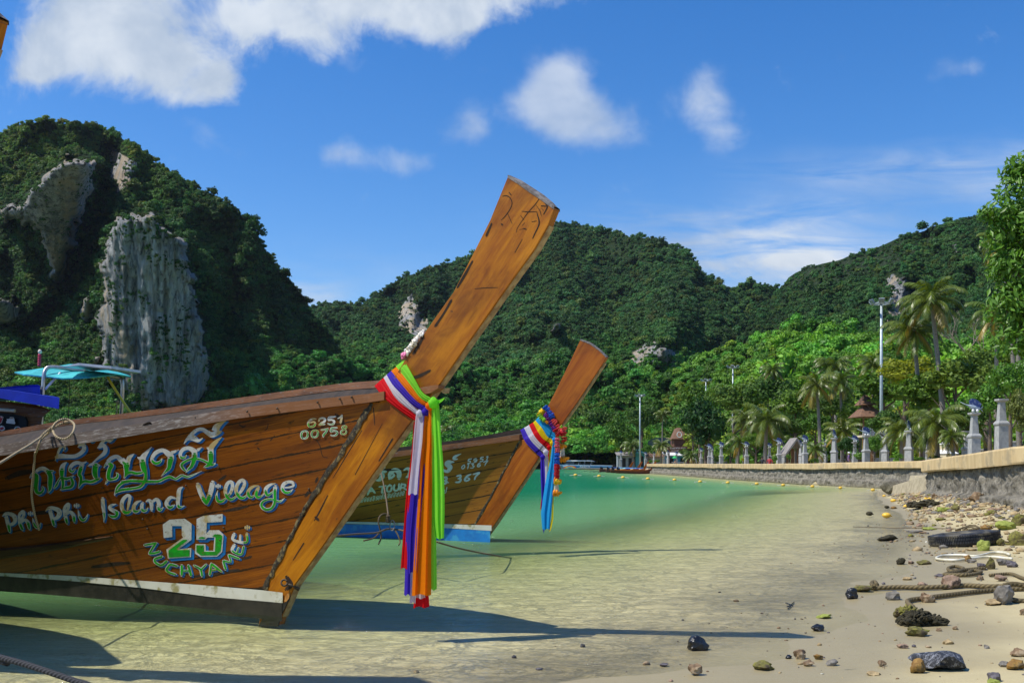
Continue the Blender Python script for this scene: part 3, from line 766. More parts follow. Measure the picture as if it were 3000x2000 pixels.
def glyphs(strokes, x0, y0, sc, hull, mats, name, parent, shift=(6, 4), cut=None, wk=1.0, sub=6, polys=(), base_off=.003, slant=0):
    """brush lettering: white strokes, a blue offset shade under them and a green lower part inside them"""
    mb = MB(); cnt = [0]
    def ribbon(pts, off, sl):
        mb.cm = sl; L = []; Rr = []; n = len(pts); cnt[0] += 1; off = off + .00012 * cnt[0] % .0022
        for i, (x, y, w) in enumerate(pts):
            a = pts[max(i - 1, 0)]; b = pts[min(i + 1, n - 1)]; dx, dy = b[0] - a[0], b[1] - a[1]; d = math.hypot(dx, dy) or 1
            nx, ny = -dy / d * w, dx / d * w; L.append((x + nx, y + ny)); Rr.append((x - nx, y - ny))
        def cap(p, q, w):
            dx, dy = p[0] - q[0], p[1] - q[1]; d = math.hypot(dx, dy) or 1; dx, dy = dx / d, dy / d
            return [(p[0] + w * (dx * math.cos(a) - dy * math.sin(a)), p[1] + w * (dx * math.sin(a) + dy * math.cos(a))) for a in (-1.0, -.35, .35, 1.0)]
        out = []
        if n < 2: return
        px = [(l, r) for l, r in zip(L, Rr)]
        idx = mb.add([hull.pt(q[0], q[1], off) for pr in px for q in pr], [(2 * i, 2 * i + 1, 2 * i + 3, 2 * i + 2) for i in range(n - 1)])
        for p, q in ((pts[0], pts[1]), (pts[-1], pts[-2])):
            if p[2] > 1.2:
                c = cap(p, q, p[2] * .95); mb.add([hull.pt(*k, off) for k in [(p[0] + (q[0] - p[0]) * .01, p[1] + (q[1] - p[1]) * .01)] + c], [(0, 1, 2), (0, 2, 3), (0, 3, 4)])
    def poly(pts, off, sl):
        mb.cm = sl; cnt[0] += 1
        tr = tessellate_polygon([[Vector((x, y, 0)) for x, y in pts]])
        mb.add([hull.pt(x, y, off) for x, y in pts], [tuple(q) for q in tr])
    S = []
    for st in strokes:
        pl = smooth_line([(x0 + p[0] / sc, y0 + p[1] / sc, p[2] / sc * wk) for p in st], sub)
        S.append([(p[0], p[1], max(p[2], .25)) for p in pl])
    if shift:
        for st in S:
            for f in (1, .55): ribbon([(p[0] + shift[0] * f, p[1] + shift[1] * f, p[2]) for p in st], base_off + (.0015 if f < 1 else 0), 1)
    for st in S: ribbon(st, base_off + .005, 0)
    if cut:
        for st in S:
            run = []
            for p in st + [None]:
                ok = p is not None and p[1] > cut(p[0]) and p[2] > 1.9
                if ok: run.append((p[0], p[1], max(p[2] - 1.9, .5)))
                elif run:
                    if len(run) > 2: ribbon(run, base_off + .009, 2)
                    run = []
    for pts, sl, off, sh in polys:
        q = [(x0 + x / sc + sh[0], y0 + y / sc + sh[1]) for x, y in pts]; poly(q, base_off + off, sl)
    o = mb.build(name, mats, parent, True, recalc=False)
    return o

def longtail(hull, name, label, stem_near, rail_h, far_rail, stripes, mats, group, seamq, rows=14, top_cap=None, thick=.09, frontn=9, rail_ext=None):
    base = Vector((hull.B[0], hull.B[1], 0))
    boat = empty(name, base, label, 'boat', group)
    # near planking
    K = 46; ks = [(i / K) ** 1.3 for i in range(K + 1)]; mb = MB(); mb.uv = []
    rowsP = []
    for k in ks:
        r = []
        for j in range(rows + 1):
            u, v, y = hull.at(k, j / rows); r.append(P3(u, v, y)); mb.uv.append((u / 300, (v + seamq[0] * u - seamq[1]) / seamq[2]))
        rowsP.append(r)
    near_top = [r[0] for r in rowsP]; near_bot = [r[-1] for r in rowsP]
    mb.grid(rowsP)
    # far planking: the other side of the same hull
    fr = smooth_line([tuple(P3(*q)) for q in far_rail], 6); fr = [Vector(p) for p in fr]
    far_rows = []
    for i, k in enumerate(ks):
        q = (1 - k) * (len(fr) - 1); a = int(min(q, len(fr) - 2)); ft = fr[a].lerp(fr[a + 1], q - a)
        fb = hull.mirror(near_bot[i]); fb.z = near_bot[i].z * .6 + .1
        far_rows.append([ft.lerp(fb, j / 6) + Vector((0, 0, -.02)) for j in range(7)])
    far_top = [r[0] for r in far_rows]; far_bot = [r[-1] for r in far_rows]
    b2 = len(mb.v); mb.grid(far_rows); mb.uv += [(p.x, p.z * 3) for r in far_rows for p in r]
    obj = mb.build('hull', mats['hull'], boat, True, smooth=True, recalc=False)
    # bottom under the waterline and the painted stripes
    def band(nm, f0, f1, mat, off, us):
        m2 = MB(); m2.grid([[P3(u, f0(u) * (1 - q) + f1(u) * q, hull.depth(u, f0(u)) - off + .15 * (hull.depth(u, f0(u) * (1 - q) + f1(u) * q) - hull.depth(u, f0(u)))) for q in (0, .5, 1)] for u in us]); return m2.build(nm, mat, boat, True, smooth=True, recalc=False)
    for nm, l0, l1, mat, off, u1 in stripes:
        us = np.linspace(u1, -900, 60); band(nm, lin(l0), lin(l1), mat, off, us)
    m3 = MB(); m3.grid([[near_bot[i], (near_bot[i] + far_bot[i]) / 2 + Vector((0, 0, -.10)), far_bot[i]] for i in range(len(ks))]); m3.build('bottom', M_ANTI, boat, True, recalc=False)
    # inside: a low deck and inner faces
    m4 = MB(); dz = Vector((0, 0, -.30))
    ins = [p + hull.n * .06 for p in near_top]; far_in = [p - hull.n * .06 for p in far_top]; rows4 = []
    for i, (p, q) in enumerate(zip(ins, far_in)):
        k = min(1, i / 6); w = (q - p) * .5 * k
        rows4.append([p, p + (q - p) * .30 + dz * k, q - (q - p) * .30 + dz * k * .8, q])
    m4.grid(rows4); m4.build('inside', M_DARK, boat, True, recalc=False)
    # rails: square timbers along both sheers
    def rail(tops, hts, out, inn, nm, mat, uvk=1):
        m5 = MB(); m5.uv = []; rr = []; L = 0; prev = None
        for p, h in zip(tops, hts):
            if prev is not None: L += (p - prev).length
            prev = p; z = Vector((0, 0, 1))
            ring = [p + out, p + out + z * h, p + inn + z * h, p + inn]; ring.append(ring[0]); rr.append(ring)
            m5.uv += [(L, 0), (L, .33), (L, .5), (L, .8), (L, 1)]
        m5.grid(rr); b = len(m5.v); m5.add(rr[0][:4], [(0, 1, 2, 3)]); m5.uv += [(0, 0)] * 4; m5.add(rr[-1][:4], [(3, 2, 1, 0)]); m5.uv += [(0, 0)] * 4
        return m5.build(nm, mat, boat, True, recalc=True)
    ext = [hull.pt(*rail_ext)] if rail_ext else []
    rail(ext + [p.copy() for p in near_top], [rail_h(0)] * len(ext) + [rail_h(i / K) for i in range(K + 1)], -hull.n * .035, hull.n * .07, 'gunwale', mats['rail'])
    rail([p.copy() for p in far_top], [.07] * (K + 1), hull.n * .03, -hull.n * .07, 'gunwale', mats['rail2'])
    # stem board rising to the prow
    A = [P3(u, v, hull.stem(u) - thick / 2) for u, v in stem_near]; Bk = [p + hull.n * thick for p in A]
    m6 = MB(); m6.prism(A, Bk); d = Vector((stem_near[frontn][0] - stem_near[0][0], stem_near[frontn][1] - stem_near[0][1])).normalized()
    uvs = [((u * d.x + v * d.y) / 330, (u * -d.y + v * d.x) / 330) for u, v in stem_near]; m6.uv = uvs + [(a, b + .25) for a, b in uvs]
    st = m6.build('prow_board', mats['prow'], boat, True)
    bv = st.modifiers.new('edge', 'BEVEL'); bv.width = .008; bv.segments = 2; bv.limit_method = 'ANGLE'; bv.angle_limit = R(40)
    # pale batten along the cutting edge
    m7 = MB(); fr_ = range(1, frontn); rings = []
    for i in fr_:
        a, b = Vector(stem_near[i - 1] + (0,)), Vector(stem_near[i + 1] + (0,)); tdir = (b - a).normalized(); nrm = Vector((-tdir.y, tdir.x))
        if nrm.x < 0: nrm = -nrm
        u, v = stem_near[i]; q = P3(u + nrm.x * 4, v + nrm.y * 4, hull.stem(u) - thick / 2); p = A[i]
        e = hull.n * .022; f = hull.n * (thick - .004)
        rings.append([p + e, q + e, q + f, p + f, p + e])
    m7.grid(rings); m7.add(rings[-1][:4], [(0, 1, 2, 3)]); m7.build('batten', M_BATTEN, st, True)
    if top_cap:
        i0, i1, lift = top_cap; pts = [A[i] for i in range(i0, i1 + 1)]; m8 = MB(); n = len(pts)
        nr = [p - hull.n * .004 for p in pts]; fa = [p + hull.n * (thick + .004) for p in pts]; z = Vector((0, 0, 1))
        rows_ = []
        for i in range(n):
            w = math.sin(math.pi * (i / (n - 1) * .86 + .07)); up = z * (.012 + lift * w) + hull.a * lift * w * .5
            rows_.append([nr[i] - z * .012, nr[i] + z * .012, (nr[i] + fa[i]) / 2 + up, fa[i] + z * .012, fa[i] - z * .012, nr[i] - z * .012])
        m8.grid(rows_); m8.build('end_grain', M_GREYEND, st, True)
    return boat, st, obj

# ------------------------------------------------------------------ first boat
S_TOP = [(-1700, 1470), (-900, 1446), (-400, 1395), (0, 1336), (200, 1306), (420, 1272), (700, 1226), (900, 1201), (1085, 1179), (1130, 1172)]
S_BOT = [(-1700, 1640), (-900, 1650), (-400, 1664), (0, 1677), (200, 1685), (415, 1700), (622, 1715), (772, 1723), (832, 1734)]
H1 = Hull((-2.25, 9.79), 32, S_TOP, S_BOT, [(0, 11.0), (-900, 13.2), (-1700, 15.6)], [(0, 11.75), (-900, 14.4), (-1700, 16.6)], (1085, 1179), (772, 1723), (-1700, -1700))
STEM1 = [(815, 1830), (822, 1806), (862, 1712), (950, 1590), (1088, 1392), (1187, 1255), (1288, 1123), (1368, 1007), (1431, 917), (1506, 810), (1565, 730), (1605, 659), (1624, 610),
         (1610, 600), (1581, 579), (1552, 560), (1516, 534), (1488, 517), (1436, 645), (1382, 752), (1329, 855), (1244, 975), (1186, 1055), (1112, 1178), (1085, 1179), (772, 1723), (758, 1830)]
lab1 = 'large varnished wooden longtail boat at front left with green and blue Thai lettering'
BOAT1, PROW1, HULL1 = longtail(H1, 'longtail_boat', lab1, STEM1, lambda k: .078 + .045 * min(1, k * 2.4),
    [(-1700, 1440, 20), (-900, 1405, 17.5), (-300, 1318, 15.3), (0, 1276, 14.3), (200, 1243, 13.6), (420, 1217, 12.9), (700, 1180, 11.8), (980, 1142, 10.5), (1105, 1132, 9.7), (1180, 1126, 9.25)],
    [('waterline_stripe', [(-900, 1651), (0, 1677), (200, 1685), (415, 1700), (622, 1715), (772, 1728), (836, 1736)], [(-900, 1652), (0, 1686), (200, 1700), (415, 1721), (622, 1748), (772, 1760), (836, 1766)], M_WHITE, .012, 828),
     ('bottom_paint', [(-900, 1652), (0, 1686), (200, 1700), (415, 1721), (622, 1748), (772, 1760), (836, 1766)], [(-900, 1756), (0, 1756), (415, 1782), (772, 1812), (836, 1820)], M_ANTI, .010, 826)],
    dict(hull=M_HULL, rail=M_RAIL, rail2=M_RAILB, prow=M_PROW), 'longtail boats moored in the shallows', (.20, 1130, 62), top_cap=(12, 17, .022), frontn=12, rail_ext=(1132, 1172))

LM = [M_LW, M_LB, M_LG]
Z1 = lambda L: L
thai1 = [[(45, 1080, 10), (110, 1000, 28), (185, 1040, 50), (180, 1150, 55), (168, 1280, 55), (195, 1375, 45), (260, 1385, 38), (315, 1330, 32), (308, 1262, 26)],
         [(178, 955, 30), (250, 905, 38), (340, 905, 45), (430, 985, 58), (462, 1060, 62), (455, 1200, 58), (450, 1300, 45), (412, 1385, 8)],
         [(440, 960, 35), (510, 948, 22), (530, 935, 8)],
         [(535, 1290, 18), (580, 1230, 34), (625, 1140, 26), (665, 1080, 30)],
         [(790, 768, 8), (720, 830, 45), (690, 930, 60), (690, 1050, 50)], [(690, 1060, 45), (715, 1190, 42), (700, 1290, 35)],
         [(690, 1085, 36), (800, 1100, 36), (925, 1040, 12)], [(880, 1100, 40), (908, 1190, 45), (870, 1262, 40), (760, 1285, 36), (655, 1325, 12)],
         [(955, 905, 18), (905, 960, 30), (853, 940, 32), (862, 870, 38), (925, 805, 42), (1005, 780, 38), (1090, 800, 32), (1188, 760, 8)],
         [(1100, 810, 48), (1062, 920, 52), (1040, 1010, 48), (1072, 1080, 45), (1066, 1180, 42), (1045, 1235, 30), (1016, 1295, 6)],
         [(1065, 1190, 36), (1150, 1150, 40), (1260, 1165, 40), (1370, 1130, 38), (1450, 1090, 22)], [(1365, 835, 70), (1352, 900, 68), (1350, 1000, 65), (1375, 1090, 48)],
         [(1205, 850, 8), (1290, 815, 30), (1430, 835, 30)], [(1292, 800, 12), (1405, 700, 24), (1530, 600, 42), (1562, 510, 46), (1520, 435, 44), (1450, 462, 36), (1395, 492, 8)],
         [(1440, 455, 26), (1500, 375, 32), (1570, 325, 28), (1640, 350, 30), (1700, 310, 24), (1768, 242, 5)],
         [(722, 545, 10), (752, 490, 26), (712, 445, 28), (652, 500, 28), (602, 620, 22), (556, 745, 8)],
         [(585, 670, 42), (680, 650, 52), (800, 655, 42), (950, 650, 42), (1070, 590, 42), (1132, 510, 46), (1120, 432, 42), (1062, 430, 32), (1008, 472, 8)],
         [(1040, 430, 22), (1110, 350, 34), (1190, 325, 24), (1262, 355, 24), (1312, 330, 20), (1358, 288, 5)],
         [(1525, 885, 8), (1590, 800, 34), (1680, 832, 52), (1650, 900, 52), (1622, 1000, 52), (1625, 1100, 48), (1705, 1112, 34), (1785, 1080, 34), (1805, 1020, 28), (1780, 985, 16)],
         [(1592, 1150, 26), (1552, 1215, 5)], [(1600, 765, 38), (1680, 692, 42), (1790, 662, 42), (1880, 740, 56), (1940, 800, 40)],
         [(1740, 1440, 6), (1792, 1290, 34), (1900, 1185, 38), (2030, 1150, 38)], [(1740, 1405, 14), (1800, 1355, 34), (1900, 1325, 34), (2030, 1300, 34)]]
thai2 = [[(15, 800, 18), (45, 900, 52), (68, 1000, 58), (62, 1090, 46), (20, 1180, 8)], [(222, 706, 5), (130, 775, 45), (98, 860, 48), (80, 960, 55)],
         [(60, 1090, 40), (150, 1062, 38), (250, 1082, 38), (350, 1072, 32), (398, 1042, 15)],
         [(552, 578, 5), (460, 680, 35), (385, 785, 62), (382, 900, 66), (405, 1000, 66), (432, 1080, 42), (432, 1180, 40), (402, 1262, 34), (330, 1340, 34), (200, 1372, 32), (60, 1388, 36), (-70, 1405, 34)],
         [(275, 775, 6), (330, 800, 40)], [(-20, 1248, 34), (150, 1226, 34), (400, 1236, 38), (600, 1240, 34), (700, 1230, 32), (800, 1180, 32), (900, 1150, 34), (1000, 1190, 28), (1060, 1165, 28), (1130, 1125, 28), (1230, 1150, 26), (1330, 1120, 18), (1512, 1038, 4)],
         [(752, 800, 8), (702, 870, 32), (622, 890, 38), (562, 840, 36), (572, 760, 38), (645, 680, 42), (762, 642, 40), (862, 705, 58), (918, 770, 66), (900, 880, 60), (880, 980, 48), (820, 1050, 30), (728, 1145, 5)],
         [(930, 690, 35), (1000, 665, 25), (1068, 630, 5)],
         [(1222, 730, 8), (1182, 780, 26), (1112, 778, 34), (1102, 700, 36), (1162, 622, 38), (1262, 602, 40), (1360, 662, 56), (1370, 760, 56), (1350, 860, 52), (1312, 950, 42), (1252, 1010, 28), (1200, 1075, 5)],
         [(1330, 800, 32), (1202, 850, 32), (1122, 920, 36), (1152, 990, 32), (1202, 1042, 20)], [(1430, 640, 35), (1512, 578, 5)],
         [(1390, 800, 32), (1500, 822, 28), (1600, 870, 32), (1700, 920, 36), (1775, 888, 8)], [(1895, 388, 5), (1795, 470, 38), (1692, 590, 56), (1682, 720, 62), (1682, 840, 58), (1642, 920, 48), (1555, 965, 15)], [(1600, 590, 6), (1650, 610, 40)],
         [(1168, 522, 6), (1240, 425, 34), (1345, 405, 60), (1440, 458, 34), (1532, 408, 5)], [(1250, 405, 34), (1342, 312, 38), (1432, 250, 36), (1522, 242, 38), (1602, 292, 45), (1695, 345, 56), (1785, 325, 48), (1865, 290, 34)],
         [(1765, 280, 76), (1800, 195, 70), (1890, 122, 34), (1988, 70, 4)]]
glyphs(thai1, 80, 1240, 6.818, H1, LM, 'name_lettering', HULL1, (6, 4), cut=lambda u: 1387 - .12 * (u - 80), wk=.92)
glyphs(thai2, 360, 1220, 6.534, H1, LM, 'name_lettering', HULL1, (7, 4), cut=lambda u: 1360 - .14 * (u - 360), wk=.92)
def dot(x, y, r): return [(x - r * .3, y, r), (x + r * .3, y, r)]
phi = [[(48, 525, 8), (120, 470, 32), (205, 470, 40), (300, 520, 50), (325, 620, 44), (270, 690, 38), (200, 705, 30)], [(130, 520, 40), (160, 650, 44), (190, 760, 42), (206, 850, 34)],
       [(405, 545, 32), (432, 470, 34), (498, 420, 34), (512, 500, 34), (455, 610, 30)], [(408, 540, 32), (432, 680, 42), (482, 805, 38)], [(455, 650, 28), (540, 602, 34), (602, 670, 44), (632, 790, 34)],
       dot(655, 465, 52), [(700, 560, 6), (730, 680, 30), (780, 758, 34), (842, 750, 30), (882, 660, 6)],
       [(975, 418, 6), (1050, 350, 32), (1150, 350, 40), (1260, 400, 54), (1280, 480, 54), (1222, 560, 40), (1142, 578, 30)], [(1075, 400, 44), (1120, 560, 44), (1162, 715, 38)],
       [(1372, 420, 32), (1402, 320, 32), (1470, 262, 36), (1472, 340, 34), (1412, 450, 30)], [(1385, 405, 36), (1410, 540, 44), (1442, 665, 36)], [(1420, 480, 28), (1512, 432, 36), (1580, 505, 44), (1602, 635, 38)],
       dot(1650, 295, 55), [(1680, 390, 6), (1710, 530, 30), (1770, 608, 36), (1842, 578, 28), (1895, 470, 6)]]
island = [[(152, 590, 42), (160, 720, 44), (180, 880, 36), (185, 1000, 24), (178, 1095, 5)], [(445, 702, 6), (342, 730, 32), (302, 785, 38), (380, 840, 46), (460, 892, 46), (430, 968, 40), (342, 970, 36), (280, 930, 18)],
          [(725, 650, 34), (742, 555, 34), (690, 515, 34), (602, 590, 42), (562, 705, 42), (582, 830, 44), (650, 888, 44), (730, 870, 34), (775, 828, 15)], [(735, 560, 30), (720, 680, 34), (685, 830, 18)],
          [(985, 626, 6), (882, 672, 34), (822, 762, 42), (832, 850, 44), (902, 860, 30), (952, 818, 15)], [(1012, 680, 34), (992, 760, 42), (1012, 842, 38), (1082, 842, 28), (1132, 778, 8)],
          [(1078, 655, 8), (1150, 622, 34), (1200, 690, 44), (1206, 830, 34)], [(1215, 655, 26), (1312, 602, 40), (1362, 682, 46), (1352, 790, 44), (1392, 832, 34), (1465, 765, 6)],
          [(1725, 580, 18), (1622, 560, 36), (1540, 640, 44), (1532, 722, 44), (1602, 780, 40), (1690, 730, 26)], [(1880, 328, 8), (1802, 400, 44), (1782, 560, 46), (1772, 680, 44), (1802, 770, 36), (1918, 738, 5)]]
village = [[(145, 285, 52), (200, 450, 54), (280, 620, 52), (330, 690, 42)], [(330, 690, 42), (382, 560, 54), (430, 400, 56), (462, 245, 56)], dot(580, 318, 52), [(570, 405, 5), (545, 540, 30), (580, 640, 40), (670, 640, 36), (740, 580, 18)],
           [(750, 580, 15), (840, 470, 34), (890, 330, 38), (868, 232, 38), (790, 252, 40), (740, 370, 42), (742, 480, 42), (800, 580, 42), (880, 600, 34), (980, 530, 18)],
           [(980, 530, 15), (1080, 420, 34), (1150, 270, 38), (1110, 188, 38), (1022, 240, 40), (970, 370, 42), (982, 470, 42), (1050, 560, 42), (1130, 570, 34), (1200, 510, 15)],
           [(1455, 302, 5), (1332, 330, 30), (1240, 410, 40), (1230, 500, 42), (1290, 558, 36), (1372, 508, 15)], [(1450, 350, 36), (1412, 430, 42), (1402, 520, 42), (1450, 560, 36), (1540, 510, 16), (1590, 440, 12)],
           [(1825, 256, 5), (1702, 290, 30), (1610, 370, 42), (1612, 470, 42), (1662, 510, 36), (1760, 440, 20)], [(1812, 330, 46), (1800, 440, 44), (1800, 600, 42), (1790, 700, 40), (1722, 798, 36), (1602, 820, 40), (1512, 740, 38), (1545, 650, 34), (1662, 602, 28), (1780, 610, 28), (1900, 650, 26), (2015, 575, 5)],
           [(2020, 350, 16), (2120, 340, 22), (2200, 308, 26), (2180, 240, 34), (2090, 226, 34), (1992, 280, 42), (1966, 380, 42), (2022, 450, 38), (2110, 450, 30), (2198, 375, 5)]]
glyphs(phi, 0, 1440, 7.35, H1, LM, 'resort_lettering', HULL1, (4.5, 3), cut=lambda u: 1541 - .125 * u, wk=.95)
glyphs(island, 280, 1380, 7.35, H1, LM, 'resort_lettering', HULL1, (5.5, 3.5), cut=lambda u: 1504 - .10 * (u - 280), wk=.95)
glyphs(village, 560, 1380, 7.35, H1, LM, 'resort_lettering', HULL1, (6, 3.5), cut=lambda u: 1457 - .10 * (u - 560), wk=.95)
two = [(500, 300), (630, 205), (920, 185), (1055, 280), (1050, 590), (800, 770), (1050, 745), (1040, 920), (600, 950), (570, 775), (870, 560), (890, 540), (865, 500), (865, 325), (680, 325), (685, 535), (520, 555)]
twog = [(610, 795), (885, 590), (960, 585), (975, 600), (760, 765), (790, 785), (1018, 780), (1010, 905), (618, 930)]
five = [(1150, 190), (1280, 130), (1650, 95), (1645, 245), (1345, 262), (1335, 470), (1395, 405), (1580, 405), (1665, 490), (1640, 820), (1540, 910), (1220, 915), (1115, 850), (1130, 670), (1320, 670), (1325, 795), (1470, 800), (1490, 545), (1360, 545), (1310, 590), (1145, 585)]
fiveg = [(1147, 692), (1285, 692), (1290, 815), (1500, 815), (1510, 535), (1445, 522), (1500, 482), (1600, 485), (1640, 515), (1610, 800), (1530, 885), (1230, 888), (1145, 820)]
fiveg2 = [(1180, 566), (1205, 540), (1260, 532), (1325, 545), (1292, 570)]
pol = [(q, 1, .0002 * i, (9 * f, 7.5 * f)) for i, f in enumerate((1, .75, .5, .25)) for q in (two, five)] + [(two, 0, .005, (0, 0)), (five, 0, .005, (0, 0)), (twog, 2, .008, (0, 0)), (fiveg, 2, .008, (0, 0)), (fiveg2, 2, .008, (0, 0))]
glyphs([], 400, 1490, 6.533, H1, LM, 'boat_number', HULL1, None, polys=pol)
nuch = [[(155, 690, 26), (290, 668, 28), (372, 652, 28)], [(360, 662, 30), (300, 760, 30), (252, 840, 30)], [(250, 852, 30), (350, 842, 30), (440, 815, 28)],
        [(480, 912, 32), (362, 950, 30), (352, 1010, 30), (440, 1070, 30), (500, 1062, 30), (572, 1002, 32)], [(775, 1090, 28), (650, 1062, 30), (602, 1110, 32), (572, 1170, 30), (640, 1220, 28), (742, 1250, 26)],
        [(865, 1085, 32), (862, 1258, 32)], [(992, 1085, 32), (1040, 1265, 32)], [(870, 1182, 24), (1010, 1182, 24)], [(1100, 1080, 22), (1220, 1152, 30), (1252, 1275, 30)], [(1332, 1062, 22), (1232, 1160, 28)],
        [(1430, 1052, 30), (1402, 1255, 28)], [(1440, 1052, 30), (1540, 1132, 32), (1630, 1200, 20)], [(1422, 1180, 20), (1560, 1152, 20)],
        [(1702, 1150, 28), (1662, 1005, 28)], [(1665, 990, 26), (1800, 1012, 24), (1765, 885, 26)], [(1770, 880, 28), (1955, 948, 26)],
        [(1870, 690, 32), (1832, 800, 28), (2000, 870, 26), (2050, 722, 26)], [(1920, 838, 22), (1950, 742, 20)], [(1865, 480, 32), (1852, 592, 28), (2100, 640, 26), (2110, 470, 26)], [(1980, 612, 22), (1986, 502, 22)], dot(2120, 355, 46)]
glyphs(nuch, 400, 1490, 6.533, H1, LM, 'family_name_lettering', HULL1, (5, 3.5), cut=lambda u: 1653 - .0045 * (u - 585) ** 2, sub=4, wk=1.0)
num = [[(775, 432, 24), (660, 430, 36), (535, 510, 40), (502, 630, 44), (560, 698, 38), (690, 680, 44), (748, 590, 38), (690, 528, 32), (585, 560, 26)], [(872, 500, 34), (902, 430, 36), (1000, 402, 36), (1078, 440, 44), (1060, 520, 42), (960, 570, 36), (885, 635, 28)], [(885, 635, 28), (1070, 615, 30)],
       [(1448, 352, 26), (1300, 372, 38), (1218, 390, 40), (1212, 470, 36), (1310, 462, 32), (1398, 512, 42), (1370, 600, 38), (1270, 622, 32), (1182, 590, 24)], [(1512, 420, 12), (1620, 370, 36), (1670, 310, 36)], [(1670, 320, 34), (1642, 450, 44), (1622, 565, 40)],
       [(380, 845, 32), (292, 890, 40), (265, 1000, 44), (300, 1088, 38), (380, 1104, 32), (470, 1050, 40), (490, 930, 42), (450, 862, 34), (375, 845, 32)], [(740, 815, 32), (652, 860, 40), (622, 960, 42), (650, 1040, 36), (730, 1060, 32), (820, 1010, 40), (840, 890, 42), (800, 832, 34), (735, 815, 32)],
       [(952, 810, 26), (1070, 798, 36), (1188, 770, 32)], [(1180, 775, 34), (1120, 880, 40), (1042, 970, 44), (1026, 1038, 34)], [(1498, 732, 26), (1370, 742, 38), (1300, 762, 38), (1290, 860, 38), (1400, 840, 32), (1498, 882, 40), (1480, 970, 40), (1380, 1010, 32), (1282, 990, 24)],
       [(1790, 662, 30), (1700, 690, 36), (1682, 750, 36), (1760, 778, 34), (1828, 710, 32), (1785, 662, 30)], [(1740, 792, 30), (1642, 860, 36), (1642, 930, 36), (1720, 960, 30), (1808, 910, 36), (1800, 832, 30), (1735, 792, 30)]]
glyphs(num, 860, 1190, 11.76, H1, LM, 'registration_number', HULL1, None, cut=lambda u: (1239 if True else 0) + 0 * u, wk=.95, sub=5)

# cracks, scratches and knots in the stem boards, smears on the planking
class Face:
    def __init__(s, h, th): s.h = h; s.th = th
    def pt(s, u, v, off=0): return P3(u, v, s.h.stem(u) - s.th / 2 - off)
M_CRACK = nmat('old_crack', (.030, .014, .006), (.015, .008, .004), 20, .9)
cr = [[(250, 590, 6), (330, 572, 10), (420, 620, 10), (468, 730, 9), (440, 850, 8), (330, 1020, 8), (220, 1140, 5)], [(1110, 620, 7), (980, 800, 8), (820, 980, 7), (600, 1300, 5), (570, 1420, 3)], [(1140, 808, 12), (1262, 815, 10)], [(690, 930, 5), (840, 945, 9), (1050, 940, 5)],
      [(1020, 790, 4), (1110, 920, 8), (1140, 1030, 6)], [(668, 1030, 8), (740, 1130, 6)], [(1040, 960, 8), (1090, 1150, 16), (1080, 1260, 14), (990, 1450, 12), (940, 1560, 8)], [(920, 1172, 6), (1040, 1155, 6)], [(1195, 1000, 10), (1280, 830, 14), (1225, 755, 5)], [(228, 1225, 18), (250, 1245, 18)],
      [(402, 500, 10), (450, 560, 10)], [(1190, 920, 5), (1150, 860, 5)], [(740, 1330, 12), (800, 1345, 10)], [(640, 1360, 3), (760, 1320, 5)], [(700, 1260, 4), (765, 1190, 4)]]
for k in cr: glyphs([k], 1440, 500, 7.84, Face(H1, .09), [M_CRACK] * 3, 'crack', PROW1, None, base_off=-.003, sub=5)
cr2 = [[(1094, 1193, 1.0), (1096, 1220, 1.4), (1098, 1245, .8)], [(1390, 846, .6), (1422, 843, 1.0), (1458, 842, .6)], [(1240, 985, 3.5), (1228, 1008, 4.5), (1212, 1035, 4)], [(1322, 880, 3.5), (1300, 918, 3), (1275, 955, 3.5)], [(1384, 765, 2.5), (1360, 808, 4), (1340, 842, 2.5)], [(1440, 655, 2.5), (1425, 690, 3.5)], [(1260, 1085, 3.5), (1230, 1100, 5), (1205, 1108, 4)],
       [(1060, 1260, .8), (1005, 1350, 1.2), (975, 1400, .6)], [(1120, 1240, .6), (1040, 1390, 1.0)], [(960, 1450, 1.2), (935, 1500, 2.2), (920, 1525, 1)], [(925, 1515, 4), (932, 1522, 4)], [(1000, 1300, .7), (930, 1420, 1.0), (880, 1520, .7)], [(890, 1590, 2), (858, 1640, 1.0)], [(1150, 1285, 2.5), (1110, 1350, 1.5)], [(840, 1690, 6), (852, 1712, 7), (838, 1725, 5)], [(1487, 625, .8), (1500, 655, .7)], [(1530, 700, .6), (1508, 740, .8)]]
for k in cr2: glyphs([k], 0, 0, 1, Face(H1, .09), [M_CRACK] * 3, 'crack', PROW1, None, base_off=-.003, sub=5)
sm = [[(655, 1497, 2), (690, 1490, 5), (724, 1483, 2)], [(640, 1408, 3), (655, 1398, 4), (662, 1392, 2)], [(985, 1215, 5), (1000, 1232, 6), (1010, 1245, 3)], [(700, 1243, 1.5), (712, 1250, 2.5), (720, 1246, 1)], [(786, 1240, 1), (782, 1255, 1.2), (775, 1260, .8)], [(805, 1275, .8), (792, 1290, 1.6)], [(755, 1312, 2.5), (760, 1316, 2)], [(925, 1285, 1), (937, 1305, 1.2), (945, 1335, 1.0), (960, 1340, 1)], [(420, 1245, 3), (440, 1240, 4), (445, 1262, 2)],
      [(905, 1440, 5), (895, 1452, 4)], [(930, 1400, 4), (925, 1412, 3)], [(560, 1690, 3), (640, 1676, 5), (700, 1668, 3)], [(270, 1660, 4), (330, 1652, 6), (380, 1648, 3)], [(60, 1508, 4), (150, 1498, 6), (220, 1492, 3)], [(20, 1400, 6), (60, 1385, 8), (100, 1380, 4)], [(700, 1640, 3), (735, 1630, 4)], [(560, 1710, 1), (600, 1722, 2), (640, 1722, 1.2), (655, 1716, .8)]]
